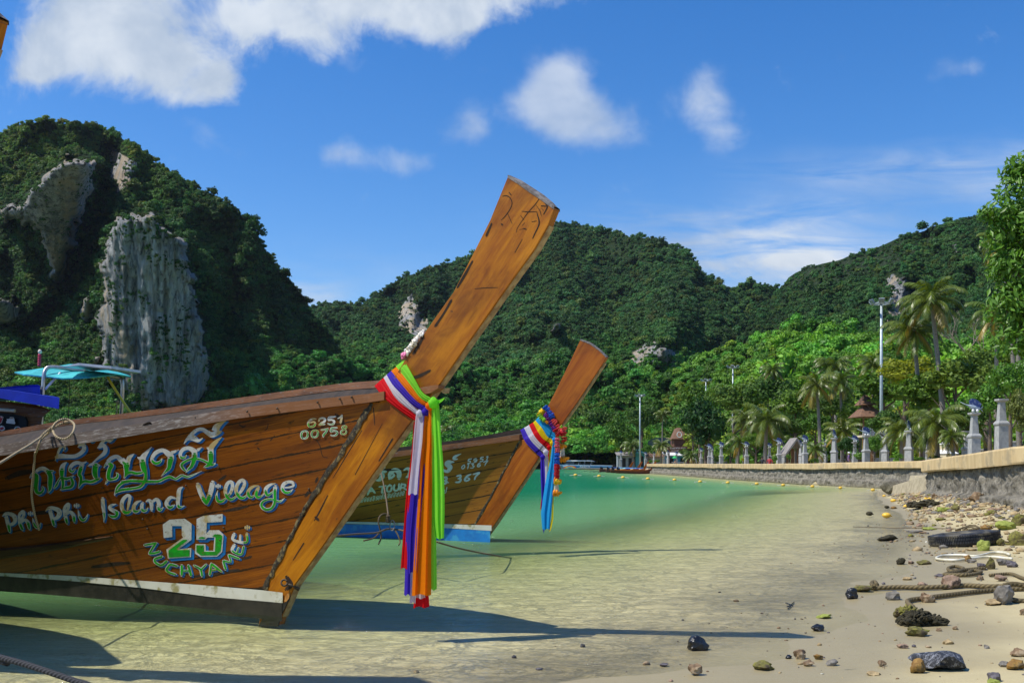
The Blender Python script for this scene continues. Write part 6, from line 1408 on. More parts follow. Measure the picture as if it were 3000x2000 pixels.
PILL = [(2854, 1208, 1, .0, 'largest sailfish pillar, standing just behind the near sea wall'), (2358, 1294, 1, .5, 'sailfish pillar beside the grey-roofed shelter'), (2416, 1303, 1, 2.8, 'shaded sailfish pillar half behind a small palm'), (2444, 1282, 1, 2.9, 'sailfish pillar between the shelter and the person in a white cap'),
        (2504, 1294, 1, .2, 'sailfish pillar behind the person in a white cap'), (2537, 1276, 1, .4, 'sailfish pillar in front of the stilted pavilion'), (2593, 1279, 1, 2.7, 'sailfish pillar beside the tallest lamp mast'), (2663, 1261, 1, 2.9, 'second largest sailfish pillar, before the wall gap'),
        (1819, 1329, 1, .3, 'sailfish pillar farthest along the promenade above the moored boats'), (1891, 1331, 1, .5, 'sailfish pillar just right of the lamp mast by the boats'), (1916, 1331, 1, 2.6, 'sailfish pillar in front of the grey shop wall'), (1946, 1331, 1, .4, 'left of the two sailfish pillars before the white signboard'), (1957, 1327, 1, 2.8, 'right of the two sailfish pillars before the white signboard'), (1982, 1331, 1, .2, 'sailfish pillar behind the green parasol'),
        (2054, 1322, 1, .5, 'sailfish pillar with a dark fish behind a low palm'), (2078, 1313, 1, .1, 'left pillar of a close pair of sailfish pillars'), (2086, 1318, 1, 2.9, 'right and smaller pillar of a close pair of sailfish pillars'), (2113, 1309, 1, .3, 'sailfish pillar left of a long stone bench'), (2187, 1308, 1, .2, 'sailfish pillar between two bare pillars'), (2254, 1311, 1, .4, 'sailfish pillar beside the person in red'),
        (2282, 1300, 1, .3, 'tall sailfish pillar right of the person in red'), (2296, 1309, 1, 2.7, 'short sailfish pillar tight behind the tall one'), (2346, 1305, 1, 2.4, 'sailfish pillar hidden partly by the one beside the shelter')]
PILB = [(2934, 1168, 'large bare pillar with no fish at the right edge'), (2720, 1284, 'bare pillar shaded by the big low palm'), (2831, 1262, 'bare pillar peeping out left of the largest sailfish pillar'), (2160, 1316, 'bare pillar under the drooping palm fronds'), (2203, 1326, 'short bare pillar left of a stone bench'), (2038, 1329, 'slim bare pillar in shade of the low palms'), (2123, 1328, 'short bare pillar beside the bench with a sailfish pillar')]
pf, pb = make_pillar(True), make_pillar(False); first = {0: True, 1: True}
def place(proto, key, loc, label, group, rz=0, sc=1):
    o = proto if first.get(key, True) else copy_tree(proto); first[key] = False
    o.location = loc; o.rotation_euler = (0, 0, rz); o.scale = (sc,) * 3; tag(o, label, None, group); return o
for o in (pf, pb): o['category'] = 'pillar'
PPOS = []
for u, vt, k, rz, lab in PILL:
    Y = 2.0 * F / (HZ - vt); Y = min(Y, 168 + .1 * Y); zt = EYE + (HZ - vt) / F * Y; x = (u - 1500) / F * Y; sc = .85 if u == 2854 else (zt - .75) / 2.75; o = place(pf, 1, (x, Y, zt - 2.75 * sc), lab, PGRP, rz * .3, sc); o.scale = (.80 * sc, .80 * sc, sc)
for u, vt, lab in PILB:
    Y = 2.0 * F / (HZ - vt); x = (u - 1500) / F * Y; sc = .70 if u == 2934 else 1; o = place(pb, 0, (x, Y, 3.5 - 2.75 * sc), lab, 'bare pillars along the promenade', 0, sc); o.scale = (.82 * sc, .82 * sc, sc)
# ---- benches
def make_bench():
    e = empty('stone_bench'); m = MB(); m.box((0, 0, .97), (2.2, .55, .10)); m.build('seat', M_CONC, e)
    for s in (-1, 1):
        m = MB(); m.box((s * .75, 0, .46), (.35, .42, .92)); m.build('leg', M_CONC, e)
    return e
bp = make_bench(); bp['category'] = 'bench'
for u, v, w, rz, lab in [(2588, 1341, 63, .15, 'stone bench in front of the stilted pavilion posts'), (2478, 1344.5, 54, .1, 'stone bench beside the person in a white cap'), (2392, 1349, 38, .1, 'stone bench between the shelter and the small palm'), (2319, 1350.5, 40, .1, 'stone bench in front of the grey-roofed shelter'), (2230, 1351.5, 30, .1, 'stone bench left of the person in red'), (2141, 1350.5, 24, .1, 'stone bench among the bare pillars'), (2088, 1351.5, 18, 0, 'smallest stone bench by the close pair of pillars'),
                         (2884, 1315, 60, .9, 'stone bench on the slope behind the near wall'), (2975, 1292, 62, .9, 'stone bench at the right edge above the near wall'), (1990, 1353, 16, 0, 'stone bench near the green parasol')]:
    Y = min(2.2 * F / w * math.cos(rz * .6), 150); z = EYE + (HZ - v) / F * Y - 1.02; 
    o = place(bp, 'bench', ((u - 1500) / F * Y, Y, z), lab, 'stone benches along the promenade', rz)
# ---- lamp masts
M_STEEL = nmat('galvanised_mast', (.46, .52, .54), (.36, .42, .44), 4, .45, metal=.3); M_FLOOD = nmat('floodlight', (.30, .34, .36), (.16, .18, .19), 8, .4, metal=.3)
def make_mast(h, r):
    e = empty('lamp_mast'); m = MB(); m.tube([Vector((0, 0, z)) for z in (0, h * .5, h)], [r, r * .8, r * .55], 12); m.build('pole', M_STEEL, e, smooth=True)
    m = MB(); m.tube([Vector((.75 * math.cos(a), .75 * math.sin(a), h - .05)) for a in np.linspace(0, 2 * math.pi, 17)[:-1]], .05, 6, closed=True); m.tube([Vector((-.75, 0, h - .05)), Vector((.75, 0, h - .05))], .05, 6); m.tube([Vector((0, -.75, h - .05)), Vector((0, .75, h - .05))], .05, 6); m.build('ring', M_STEEL, e)
    for k in range(6):
        a = k * math.pi / 3 + .2; m = MB(); M = Matrix.Rotation(a, 3, 'Z') @ Matrix.Rotation(R(35), 3, 'Y'); m.box((.95 * math.cos(a), .95 * math.sin(a), h + .12), (.16, .50, .42), rot=M); m.build('floodlight', M_FLOOD, e)
    m = MB(); m.box((0, 0, h + .12), (.36, .36, .34)); m.build('head_box', M_STEEL, e); return e
for i, (u, vt, Y, r, lab) in enumerate([(2582, 888, 92, .18, 'tallest steel lamp mast with floodlights, rising past the cliff on the right'), (2147, 1076, 170, .17, 'lamp mast with floodlights over the bright trees, second from the right'), (2068, 1115, 195, .17, 'lamp mast over the round dark tree, second from the left'), (1875, 1160, 205, .20, 'lamp mast standing by the moored boats, its whole pole in sight')]):
    z = EYE + (HZ - vt) / F * Y; e = make_mast(z - .7, r); e.location = ((u - 1500) / F * Y, Y, .7); tag(e, lab, 'lamp mast', 'lamp masts along the bay')

# ================================================================== PALMS AND TREES OF THE SHORE
M_PALM = leaf_mat('palm_fronds', (.085, .15, .022), .5, gloss=.38); M_PALMY = leaf_mat('yellowing_palm_fronds', (.20, .19, .035), .5, gloss=.4); M_TRUNKP = nmat('palm_trunk', (.28, .25, .21), (.15, .13, .11), 9, .9, .4, .02, stretch=(1, 1, 5)); M_BARK = nmat('bark', (.16, .12, .085), (.08, .06, .045), 8, .9, .5, .02, stretch=(1, 1, .3))
def frond(mb, ang, lift, L, rng, droop, leaflets=30):
    ca, sa = math.cos(ang), math.sin(ang); pts = []; p = Vector((0, 0, 0)); el = lift
    for k in range(11): pts.append(p.copy()); p = p + Vector((ca * math.cos(el), sa * math.cos(el), math.sin(el))) * (L / 10); el -= droop / 10 * (.5 + .13 * k)
    mb.tube(pts, [.035 * L / 3 * (1 - .085 * k) for k in range(11)], 4, False)
    side = Vector((-sa, ca, 0)); vs = []; fs = []
    for k in range(leaflets):
        q = .10 + .9 * k / leaflets; i = min(int(q * 10), 9); a = pts[i].lerp(pts[i + 1], q * 10 - i); d = (pts[i + 1] - pts[i]).normalized()
        ll = L * .26 * (math.sin(math.pi * (.12 + .80 * q)) ** .7) * rng.uniform(.85, 1.1)
        for s in (1, -1):
            dr = (side * s * .75 + d * .55 + Vector((0, 0, -.42 - .3 * rng.random()))).normalized(); t1 = a + dr * ll * .55; t2 = a + dr * ll + Vector((0, 0, -ll * .18)); w = d * (L * .013)
            b = len(vs); vs += [a - w, a + w, t1 + w, t1 - w, t2]; fs += [(b, b + 1, b + 2, b + 3), (b + 3, b + 2, b + 4)]
    mb.add(vs, fs)
def palm_crown(seed, n=24, L=3.0):
    rng = random.Random(seed); m = MB(); my = MB()
    for k in range(n):
        q = k / n; ang = k * 2.399 + rng.uniform(-.25, .25); frond(my if q < .16 else m, ang, R(-45 + 118 * q + rng.uniform(-8, 8)), L * rng.uniform(.85, 1.1), rng, R(95 + rng.uniform(-15, 25)) * (1.0 if q > .25 else .5))
    return m, my
PC = []
for sd in range(4):
    m, my = palm_crown(sd + 3); a = m.build('fronds', M_PALM, None, recalc=False); b = my.build('dry_fronds', M_PALMY, None, recalc=False); COL.objects.unlink(a); COL.objects.unlink(b); PC.append((a.data, b.data))
def palm(u, v, rpx, foot_u, Y, label, seed, group='palms behind the promenade', lean=0):
    sc = rpx * Y / F / 3.0; c = P3(u, v, Y); gx_ = (foot_u - 1500) / F * Y; base = Vector((gx_, Y, .7 if Y < 200 else .4))
    e = empty('palm_tree', base, label, 'palm', group); pts = [Vector((0, 0, -.3))]; top = c - base
    for q in np.linspace(.12, 1, 8): pts.append(Vector((top.x * (q ** 1.3 if lean == 0 else q ** lean), 0, top.z * q)))
    m = MB(); m.tube(pts, [.20 * max(sc, .6) * (1.25 - .55 * i / 8) for i in range(9)], 10, False); m.build('trunk', M_TRUNKP, e, smooth=True)
    for nm, me in zip(('fronds', 'dry_fronds'), PC[seed % 4]):
        o = bpy.data.objects.new(nm, me); COL.objects.link(o); o.parent = e; o.location = top; o.scale = (sc,) * 3; o.rotation_euler = (0, 0, seed * 1.3)
    if seed % 2:
        m = MB(); rg = random.Random(seed)
        for k in range(9): a = rg.uniform(0, 6.28); m.ball(top + Vector((.28 * sc * math.cos(a), .28 * sc * math.sin(a), -.28 * sc - .2 * sc * rg.random())), .12 * sc, 7, 5)
        m.build('coconuts', M_PALMY, e, smooth=True)
    return e
palms = [(2728, 880, 118, 2775, 75, 'tallest coconut palm, its crown against the dark hillside'), (2678, 965, 105, 2703, 78, 'coconut palm left of and lower than the tallest palm'), (2920, 917, 95, 2918, 70, 'coconut palm with drooping fronds in front of the bare branches'), (2980, 885, 100, 2988, 62, 'coconut palm at the right edge behind the leafy tree'), (2935, 715, 85, 2990, 60, 'high palm almost hidden by the leafy tree at the right edge'),
         (2446, 1072, 70, 2450, 120, 'palm crown in the middle of the slope above two others'), (2393, 1125, 78, 2405, 105, 'full green palm left of the lower slope pair'), (2462, 1118, 68, 2468, 108, 'slim palm with two pale trunks on the lower slope'), (2556, 1068, 62, 2560, 110, 'small palm crown left of the tallest lamp mast'),
         (2744, 1238, 112, 2747, 60, 'big low palm with arching fronds behind the wall gap'), (2642, 1258, 84, 2640, 68, 'low palm with pale arching fronds behind the second largest pillar'), (2470, 1262, 68, 2468, 100, 'low palm between the shelter and the pavilion'), (2388, 1315, 46, 2389, 98, 'small bushy palm beside the shelter'), (2790, 1278, 52, 2795, 58, 'stunted palm with brown skirt near the white house'), (2850, 1250, 70, 2860, 70, 'pale drooping palm left of the largest pillar'),
         (2247, 1232, 92, 2240, 115, 'wide palm with feathery fronds over the benches'), (2186, 1225, 72, 2180, 130, 'palm with light fronds left of the wide one'), (2168, 1292, 55, 2160, 128, 'low palm behind the bare pillar'), (2024, 1333, 34, 2022, 140, 'tiny palm at the foot of the round dark tree'), (2070, 1285, 40, 2066, 150, 'short palm right of the round dark tree'), (2265, 1085, 46, 2268, 150, 'lone slim palm high on the bright slope'),
         (1941, 1213, 30, 1940, 240, 'small palm on its own against the dark forest'), (1938, 1303, 38, 1936, 190, 'palm beside the brown slope'), (1852, 1305, 40, 1858, 215, 'palm left of the lamp mast by the boats'), (1742, 1305, 52, 1760, 292, 'leaning palm above the speedboat'), (1716, 1322, 40, 1712, 288, 'low spreading palm above the bow of the speedboat'), (1308, 1256, 28, 1308, 290, 'far palm seen between the two prows'), (1392, 1270, 26, 1392, 290, 'far palm just above the rail of the second boat'), (1192, 1290, 26, 1192, 290, 'far palm beside the stem of the front boat'), (2330, 1290, 42, 2332, 118, 'dark palm behind the shelter roof'), (2590, 1200, 46, 2590, 105, 'palm tuft behind the stilted pavilion')]
for i, (u, v, r, fu, Y, lab) in enumerate(palms): palm(u, v, r, fu, Y, lab, i)

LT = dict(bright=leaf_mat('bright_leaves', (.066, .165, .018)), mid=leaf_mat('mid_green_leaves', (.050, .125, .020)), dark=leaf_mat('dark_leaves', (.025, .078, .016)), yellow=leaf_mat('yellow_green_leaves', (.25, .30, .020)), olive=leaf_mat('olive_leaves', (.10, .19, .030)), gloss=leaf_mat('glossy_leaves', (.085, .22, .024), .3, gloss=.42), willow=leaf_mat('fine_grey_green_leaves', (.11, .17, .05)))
TREECACHE = {}
def tree_mesh(kind, seed, leaves, leaf, flat, core=True):
    k = (kind, seed, leaves, leaf, flat)
    if k not in TREECACHE:
        V, Fq = crown_arrays(seed, 11, leaves, leaf, flat, core, 1.0, .58); o = quad_mesh('crown', V, Fq, LT[kind], smooth=False); COL.objects.unlink(o); TREECACHE[k] = o.data
    return TREECACHE[k]
def tree(u, v, w, h, Y, kind, label, seed, leaves=2600, leaf=.066, name='tree', cat='tree', group='trees behind the promenade', trunk=True):
    rx = w * Y / F / 2; rz = h * Y / F / 2; c = P3(u, v, Y); gz0 = .7 if Y < 200 else .4
    base = Vector((c.x, Y, min(gz0, c.z - rz * .8))); e = empty(name, base, label, cat, group)
    o = bpy.data.objects.new('crown', tree_mesh(kind, seed % 3, leaves, leaf, .9)); COL.objects.link(o); o.parent = e; o.location = c - base - Vector((0, 0, rz * .15)); o.scale = (rx * 1.12, rx * 1.12, rz * 1.22); o.rotation_euler = (0, 0, seed * 2.1)
    if trunk:
        m = MB(); t = o.location; m.tube([Vector((0, 0, -.2)), Vector((t.x * .3, 0, t.z * .5)), t], [rx * .085 + .05, rx * .07 + .03, rx * .03], 8, False)
        rg = random.Random(seed)
        for k in range(5): a = rg.uniform(0, 6.28); s0 = Vector((0, 0, t.z * (.55 + .08 * k))); m.tube([s0, s0 + Vector((math.cos(a), math.sin(a), .7)) * rx * .35, s0 + Vector((math.cos(a), math.sin(a), 1.0)) * rx * .7], [rx * .035 + .02, rx * .022 + .01, .01], 6, False)
        m.build('trunk', M_BARK, e, smooth=True)
    return e
TREES = [(2068, 1270, 130, 170, 150, 'dark', 'round dark glossy tree left of the low palms'), (2030, 1262, 70, 56, 175, 'mid', 'spreading tree beside the brown roof'), (2150, 1180, 150, 120, 160, 'olive', 'reddish olive tree below the second lamp mast'), (2050, 1190, 110, 110, 190, 'bright', 'light green tree in front of the lamp mast over the dark tree'), (2250, 1160, 140, 110, 150, 'mid', 'mid green tree between the lamp mast and the palms'),
         (2650, 1105, 150, 110, 85, 'yellow', 'yellow flowering tree beside the tallest lamp mast'), (2590, 1160, 170, 120, 95, 'bright', 'bright green tree behind the stilted pavilion'), (2330, 1200, 150, 120, 125, 'bright', 'light green tree above the shelter'), (2520, 1230, 130, 100, 105, 'bright', 'bright green shrubby tree left of the pavilion'), (2310, 1260, 110, 80, 120, 'mid', 'low tree left of the shelter roof'),
         (2800, 1120, 190, 140, 75, 'olive', 'sunlit olive thicket under the tallest palm'), (2890, 1090, 180, 150, 80, 'olive', 'brownish dry thicket at the foot of the bare branches'), (2700, 1180, 160, 130, 78, 'bright', 'bright tree behind the second largest pillar'), (2900, 1190, 130, 140, 55, 'gloss', 'glossy dark green tree behind the largest pillar'), (2960, 1130, 120, 140, 52, 'gloss', 'glossy green tree behind the bare pillar at the right edge'), (2990, 1235, 80, 150, 44, 'willow', 'feathery grey green tree at the right edge'),
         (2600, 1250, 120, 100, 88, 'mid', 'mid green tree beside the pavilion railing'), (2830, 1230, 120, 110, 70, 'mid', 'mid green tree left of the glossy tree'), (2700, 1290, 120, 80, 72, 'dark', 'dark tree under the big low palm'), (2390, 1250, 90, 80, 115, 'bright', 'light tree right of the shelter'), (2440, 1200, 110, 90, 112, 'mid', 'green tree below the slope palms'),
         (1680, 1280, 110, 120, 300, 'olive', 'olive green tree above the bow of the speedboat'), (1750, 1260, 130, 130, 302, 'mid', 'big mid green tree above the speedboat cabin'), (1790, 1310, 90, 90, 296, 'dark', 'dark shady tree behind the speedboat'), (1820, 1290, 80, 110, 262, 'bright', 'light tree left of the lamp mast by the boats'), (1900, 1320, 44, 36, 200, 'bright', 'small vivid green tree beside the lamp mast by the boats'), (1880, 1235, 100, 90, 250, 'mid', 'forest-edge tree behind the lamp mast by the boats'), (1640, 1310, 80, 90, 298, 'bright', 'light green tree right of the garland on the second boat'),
         (2140, 1320, 70, 56, 140, 'bright', 'bright low tree behind the close pair of pillars'), (2215, 1300, 80, 60, 125, 'bright', 'light low tree under the wide palm'), (2010, 1335, 40, 36, 150, 'mid', 'small tree beside the white signboard'), (2480, 1310, 60, 60, 92, 'dark', 'dark shrubby tree behind the white cap person'), (2560, 1310, 44, 70, 80, 'gloss', 'tall clipped green tree right of a sailfish pillar'), (2600, 1320, 40, 50, 76, 'bright', 'leafy green tree beside the shaded sailfish pillar')]
for i, (u, v, w, h, Y, kd, lab) in enumerate(TREES): tree(u, v, w, h, Y, kd, lab, i)
for i, (u, v, w, h, Y, kd, lab) in enumerate([(2632, 1338, 24, 24, 66, 'gloss', 'round clipped bush left of the second largest pillar'), (2690, 1345, 40, 14, 62, 'bright', 'low clipped hedge right of the second largest pillar'), (2740, 1343, 44, 16, 60, 'mid', 'low hedge under the big low palm'), (2800, 1342, 70, 14, 58, 'bright', 'long low hedge before the white house'), (2270, 1346, 16, 24, 96, 'gloss', 'round bush beside the person in red'), (2232, 1346, 26, 20, 118, 'bright', 'pale round bush behind the dark-clothed person'), (1905, 1352, 14, 12, 178, 'gloss', 'round bush below the vivid green tree'), (1925, 1352, 20, 12, 175, 'bright', 'low bush before the grey shop wall'), (2310, 1342, 16, 22, 92, 'gloss', 'round bush in front of the shelter'), (2385, 1350, 30, 18, 95, 'mid', 'low bush between the shelter and the small palm'), (2520, 1340, 34, 34, 84, 'gloss', 'dense clipped bush right of the white cap person'), (2440, 1345, 24, 22, 90, 'bright', 'bush left of a sailfish pillar near the white cap'), (1742, 1350, 24, 22, 284, 'yellow', 'yellowish bush above the speedboat canopy'), (2100, 1350, 20, 16, 130, 'mid', 'small bush behind the close pair of pillars'), (2180, 1350, 20, 18, 120, 'yellow', 'yellow green bush between the bare pillars')]):
    tree(u, v, w, h, Y, kd, lab, i + 40, 500, .10, 'bush', 'bush', 'bushes along the promenade', False)
# bare dry branches behind the right-hand palms
def twiggy(m, p, d, L, r, n, rg):
    q = p + d * L; m.tube([p, p.lerp(q, .5) + Vector((rg.uniform(-1, 1), 0, rg.uniform(-1, 1))) * L * .06, q], [r, r * .8, r * .6], 5, False)
    if n:
        for k in range(3): twiggy(m, q if k else p.lerp(q, .6), (d + Vector((rg.uniform(-.8, .8), rg.uniform(-.5, .5), rg.uniform(-.3, .7)))).normalized(), L * .72, r * .6, n - 1, rg)
for i, (u, v, Y, lab) in enumerate([(2850, 1110, 88, 'leafless grey tree right of the tallest palm'), (2895, 1130, 90, 'dry bare shrub with many thin branches under the drooping palm')]):
    m = MB(); p = P3(u, v, Y); twiggy(m, Vector((0, 0, 0)), Vector((-.25 + .2 * i, 0, 1)), 2.4, .10, 4, random.Random(i + 2)); o = m.build('bare_tree', nmat('dry_branch', (.30, .24, .18), (.18, .14, .11), 9, .9), None, recalc=False); o.location = p; tag(o, lab, 'tree')
# the leafy tree that reaches in at the right edge
def edge_tree():
    Y = 27.0; rng = np.random.default_rng(5); base = Vector((16.2, Y, 1.0)); e = empty('tree', base, 'tall tree with big shiny leaves reaching in at the right edge', 'tree')
    C = [(3040, 520, 105), (2985, 560, 66), (2925, 625, 50), (2915, 700, 40), (2945, 905, 60), (2955, 1000, 60), (2890, 625, 26), (2975, 665, 70), (3040, 660, 90), (2950, 760, 60), (3010, 790, 95), (2925, 800, 34), (2960, 870, 60), (3040, 900, 90), (2990, 950, 50), (3060, 1000, 80), (2975, 490, 40), (2998, 505, 30), (3100, 700, 160), (3120, 900, 160), (2940, 645, 24), (2990, 720, 50)]
    V, n = [], 0
    for u, v, r in C:
        k = int(r * r * .062) + 26; d = rng.normal(size=(k, 3)); d /= np.linalg.norm(d, axis=1)[:, None]; rad = r * Y / F * rng.uniform(.45, 1.05, k) ** .7
        p = np.array(P3(u, v, Y))[None] + d * rad[:, None] * np.array([1, 1.1, .8]); nn = d * .6 + rng.normal(scale=.5, size=d.shape) + np.array([-.2, -.2, .6]); nn /= np.linalg.norm(nn, axis=1)[:, None]
        t = np.cross(nn, rng.normal(size=nn.shape)); t /= np.linalg.norm(t, axis=1)[:, None]; t[:, 2] -= .5; t /= np.linalg.norm(t, axis=1)[:, None]; b = np.cross(nn, t); s = (.105 * rng.uniform(.7, 1.25, k))[:, None]
        m_ = nn * .012
        V.append(np.stack([p - t * s, p - b * s * .42 + m_, p + t * s * 1.15, p + b * s * .42 + m_], 1).reshape(-1, 3))
    V = np.concatenate(V) - np.array(base); o = quad_mesh('crown', V, np.arange(len(V)).reshape(-1, 4), LT['gloss'], smooth=False); o.parent = e
    m = MB(); top = P3(3060, 700, Y) - base; m.tube([Vector((0, 0, -.5)), Vector((-.2, 0, 2.2)), P3(3090, 950, Y) - base, top, P3(3030, 520, Y) - base], [.24, .2, .16, .10, .04], 9, False)
    for u, v, r in C[:14]: q = P3(u, v, Y) - base; s0 = (P3(3085, min(v + 160, 1050), Y) - base); m.tube([s0, s0.lerp(q, .55) + Vector((0, 0, -.1)), q], [.05, .032, .012], 6, False)
    m.build('trunk', M_BARK, e, smooth=True)
edge_tree()

# ================================================================== BUILDINGS, PEOPLE, BOATS FAR OFF
M_ROOFB = nmat('brown_roof', (.20, .105, .06), (.13, .07, .045), 3, .85, .4, .03); M_ROOFG = nmat('grey_thatch', (.30, .27, .25), (.19, .17, .15), 5, .9, .6, .03, stretch=(1, 1, .3)); M_TIMB = nmat('brown_timber', (.26, .13, .055), (.14, .07, .03), 5, .8); M_HOUSE = nmat('cream_wall', (.66, .58, .40), (.58, .50, .34), 2, .8); M_SHOPT = nmat('teal_wall', (.05, .30, .32), (.04, .22, .25), 2, .7); M_SHOPG = nmat('grey_shop_wall', (.30, .32, .34), (.22, .24, .25), 2, .7); M_DARKO = nmat('dark_opening', (.02, .02, .02), (.012, .012, .012), 3, .8)
M_SIGN = nmat('white_sign', (.80, .80, .78), (.74, .74, .72), 2, .5); M_SIGNR = nmat('brown_sign', (.16, .07, .05), (.12, .05, .035), 2, .6); M_EARTH = nmat('brown_earth', (.27, .22, .12), (.16, .14, .07), .5, .95, .5, .1, c3=(.10, .13, .04), scale3=.3)
def gable(e, c, w, d, h, mat, over=.4, name='roof'):
    m = MB(); x, y, z = c; f = [Vector((x - w / 2 - over, y - d / 2 - over, z)), Vector((x + w / 2 + over, y - d / 2 - over, z)), Vector((x, y - d / 2 - over, z + h))]; m.prism(f, [p + Vector((0, d + 2 * over, 0)) for p in f]); return m.build(name, mat, e)
def hip(e, c, w, d, h, mat, name='roof', ridge=.3):
    m = MB(); x, y, z = c; vs = [Vector((x + a * w / 2, y + b * d / 2, z)) for a, b in ((-1, -1), (1, -1), (1, 1), (-1, 1))] + [Vector((x - w * ridge / 2, y, z + h)), Vector((x + w * ridge / 2, y, z + h))]
    m.add(vs, [(0, 1, 5, 4), (1, 2, 5), (2, 3, 4, 5), (3, 0, 4), (3, 2, 1, 0)]); return m.build(name, mat, e)
def at(u, Y, z=.75): return Vector(((u - 1500) / F * Y, Y, z))
# stilted pavilion
Y = 96; s = Y / F; b = at(2545, Y, .75); e = empty('pavilion', b, 'brown stilted pavilion with a railing among the trees', 'pavilion'); zf = EYE + (HZ - 1278) * s - .75
m = MB(); m.box((0, 0, zf), (64 * s, 2.6, .18)); m.build('deck', M_HOUSE, e)
for x in (-26, -2, 24):
    m = MB(); m.box((x * s, -1.0, zf * .5), (.18, .18, zf)); m.build('stilt', M_TIMB, e); m = MB(); m.box((x * s, -1.0, zf + .9), (.12, .12, 1.9)); m.build('post', M_TIMB, e)
m = MB(); m.box((0, -1.25, zf + .75), (62 * s, .06, .07))
for k in range(17): m.box((-30 * s + k * 60 * s / 16, -1.25, zf + .4), (.05, .05, .68))
m.build('railing', M_SIGN, e); hip(e, (-6 * s, 0, zf + 1.85), 74 * s, 3.6, 1.3, M_ROOFB, 'roof', .2); hip(e, (-10 * s, 0, zf + 3.0), 44 * s, 2.2, 1.0, M_ROOFB, 'upper_roof', .2)
# grey-roofed shelter (sala)
Y = 100; s = Y / F; b = at(2318, Y, .75); e = empty('shelter', b, 'open wooden shelter with a steep grey roof leaning over the promenade', 'shelter')
for x in (-6, 12):
    for y in (-.8, .8): m = MB(); m.box((x * s, y, 1.15), (.14, .14, 2.3)); m.build('post', M_TIMB, e)
m = MB(); f = [Vector((-26 * s, -1.2, 1.75)), Vector((8 * s, -1.2, 3.35)), Vector((14 * s, -1.2, 3.05)), Vector((18 * s, -1.2, 2.3)), Vector((8 * s, -1.2, 3.05)), Vector((-25 * s, -1.2, 1.55))]; m.prism(f, [p + Vector((0, 2.6, .0)) for p in f]); m.build('roof', M_ROOFG, e)
m = MB(); m.box((2 * s, .9, .5), (34 * s, .12, .8)); m.build('back_wall', M_HOUSE, e)
# white house under the palms
Y = 66; s = Y / F; e = empty('small_house', at(2772, Y, .75), 'small cream house with a stepped gable between the palm trunks', 'house')
m = MB(); m.box((0, 0, .7), (30 * s, 1.5, 1.4)); m.build('wall', M_HOUSE, e); hip(e, (0, 0, 1.42), 36 * s, 2.0, .35, M_SIGN, 'lower_roof', .5); m = MB(); m.box((-4 * s, 0, 1.75), (14 * s, .8, .5)); m.build('upper_wall', M_HOUSE, e); hip(e, (-4 * s, 0, 2.02), 18 * s, 1.1, .3, M_SIGN, 'upper_roof', .1); m = MB(); m.box((-2 * s, -.76, .7), (8 * s, .04, .5)); m.build('window', M_DARKO, e)
# shops by the far end of the promenade
Y = 215; s = Y / F
def shop(u, w, v0, v1, mat, label, roof=None, openings=()):
    z1 = EYE + (HZ - v0) * s - .5; e = empty('shop', at(u, Y, .5), label, 'shop', 'shops at the far end of the promenade'); m = MB(); m.box((0, 1.5, z1 / 2), (w * s, 3, z1)); m.build('wall', mat, e)
    for a, bb in openings: m = MB(); m.box((a * s, -.03, z1 * .42), (bb * s, .06, z1 * .62)); m.build('opening', M_DARKO, e)
    if roof: m = MB(); f = [Vector((-w * s / 2 - .3, -1.2, z1 - .35)), Vector((w * s / 2 + .3, -1.2, z1 - .35)), Vector((w * s / 2 + .3, 3.2, z1 + .35)), Vector((-w * s / 2 - .3, 3.2, z1 + .35))]; m.prism(f, [p + Vector((0, 0, .14)) for p in f]); m.build('roof', roof, e)
    return e
shop(1832, 44, 1330, 1360, M_SHOPG, 'low grey shop with a dark open front left of the lamp mast', M_ROOFG, [(-8, 18), (14, 10)]); shop(1876, 28, 1322, 1360, M_SHOPT, 'teal shop front behind the lamp mast', M_SHOPT, [(3, 12)]); shop(1918, 46, 1334, 1360, M_SHOPG, 'grey shuttered shop right of the lamp mast', M_ROOFB, [(-16, 9)]); shop(1980, 60, 1330, 1360, nmat('blue_wall', (.03, .25, .42), (.02, .18, .3), 2, .7), 'blue shop under the white signboard', M_SIGN, [(-14, 12), (18, 10)])
e = empty('signboard', at(1985, Y - 2, 0), 'dark brown signboard with white lettering over the blue shop', 'sign')
m = MB(); z0 = EYE + (HZ - 1324) * s; m.box((0, 0, z0 + 15 * s / 2), (56 * s, .2, 17 * s)); 
for x in (-24, 24): m.box((x * s, .16, z0 / 2), (.2, .2, z0))
m.build('board', M_SIGNR, e)
def text_mesh(txt, size, mat, name, parent, loc, rot=(R(90), 0, 0), shear=0, depth=.01):
    cu = bpy.data.curves.new(name, 'FONT'); cu.body = txt; cu.size = size; cu.extrude = depth; cu.shear = shear; cu.align_x = 'CENTER'; cu.align_y = 'CENTER'
    o = bpy.data.objects.new(name, cu); COL.objects.link(o); dg = bpy.context.evaluated_depsgraph_get(); me = bpy.data.meshes.new_from_object(o.evaluated_get(dg)); COL.objects.unlink(o); bpy.data.objects.remove(o)
    me.materials.clear(); me.materials.append(mat); q = bpy.data.objects.new(name, me); COL.objects.link(q); q.location = loc; q.rotation_euler = rot; q.parent = parent; return q
text_mesh('ร้านอาหาร ทะเล', 7.5 * s, M_SIGN, 'lettering', e, (0, -.13, z0 + 11.5 * s)); text_mesh('อาหารตามสั่ง', 4.5 * s, M_SIGN, 'lettering', e, (-8 * s, -.13, z0 + 4 * s))
Y2 = 225; s2 = Y2 / F; e = empty('house', at(1998, Y2, .5), 'brown-roofed house half hidden by trees on the far slope', 'house'); z1 = EYE + (HZ - 1285) * s2 - .5
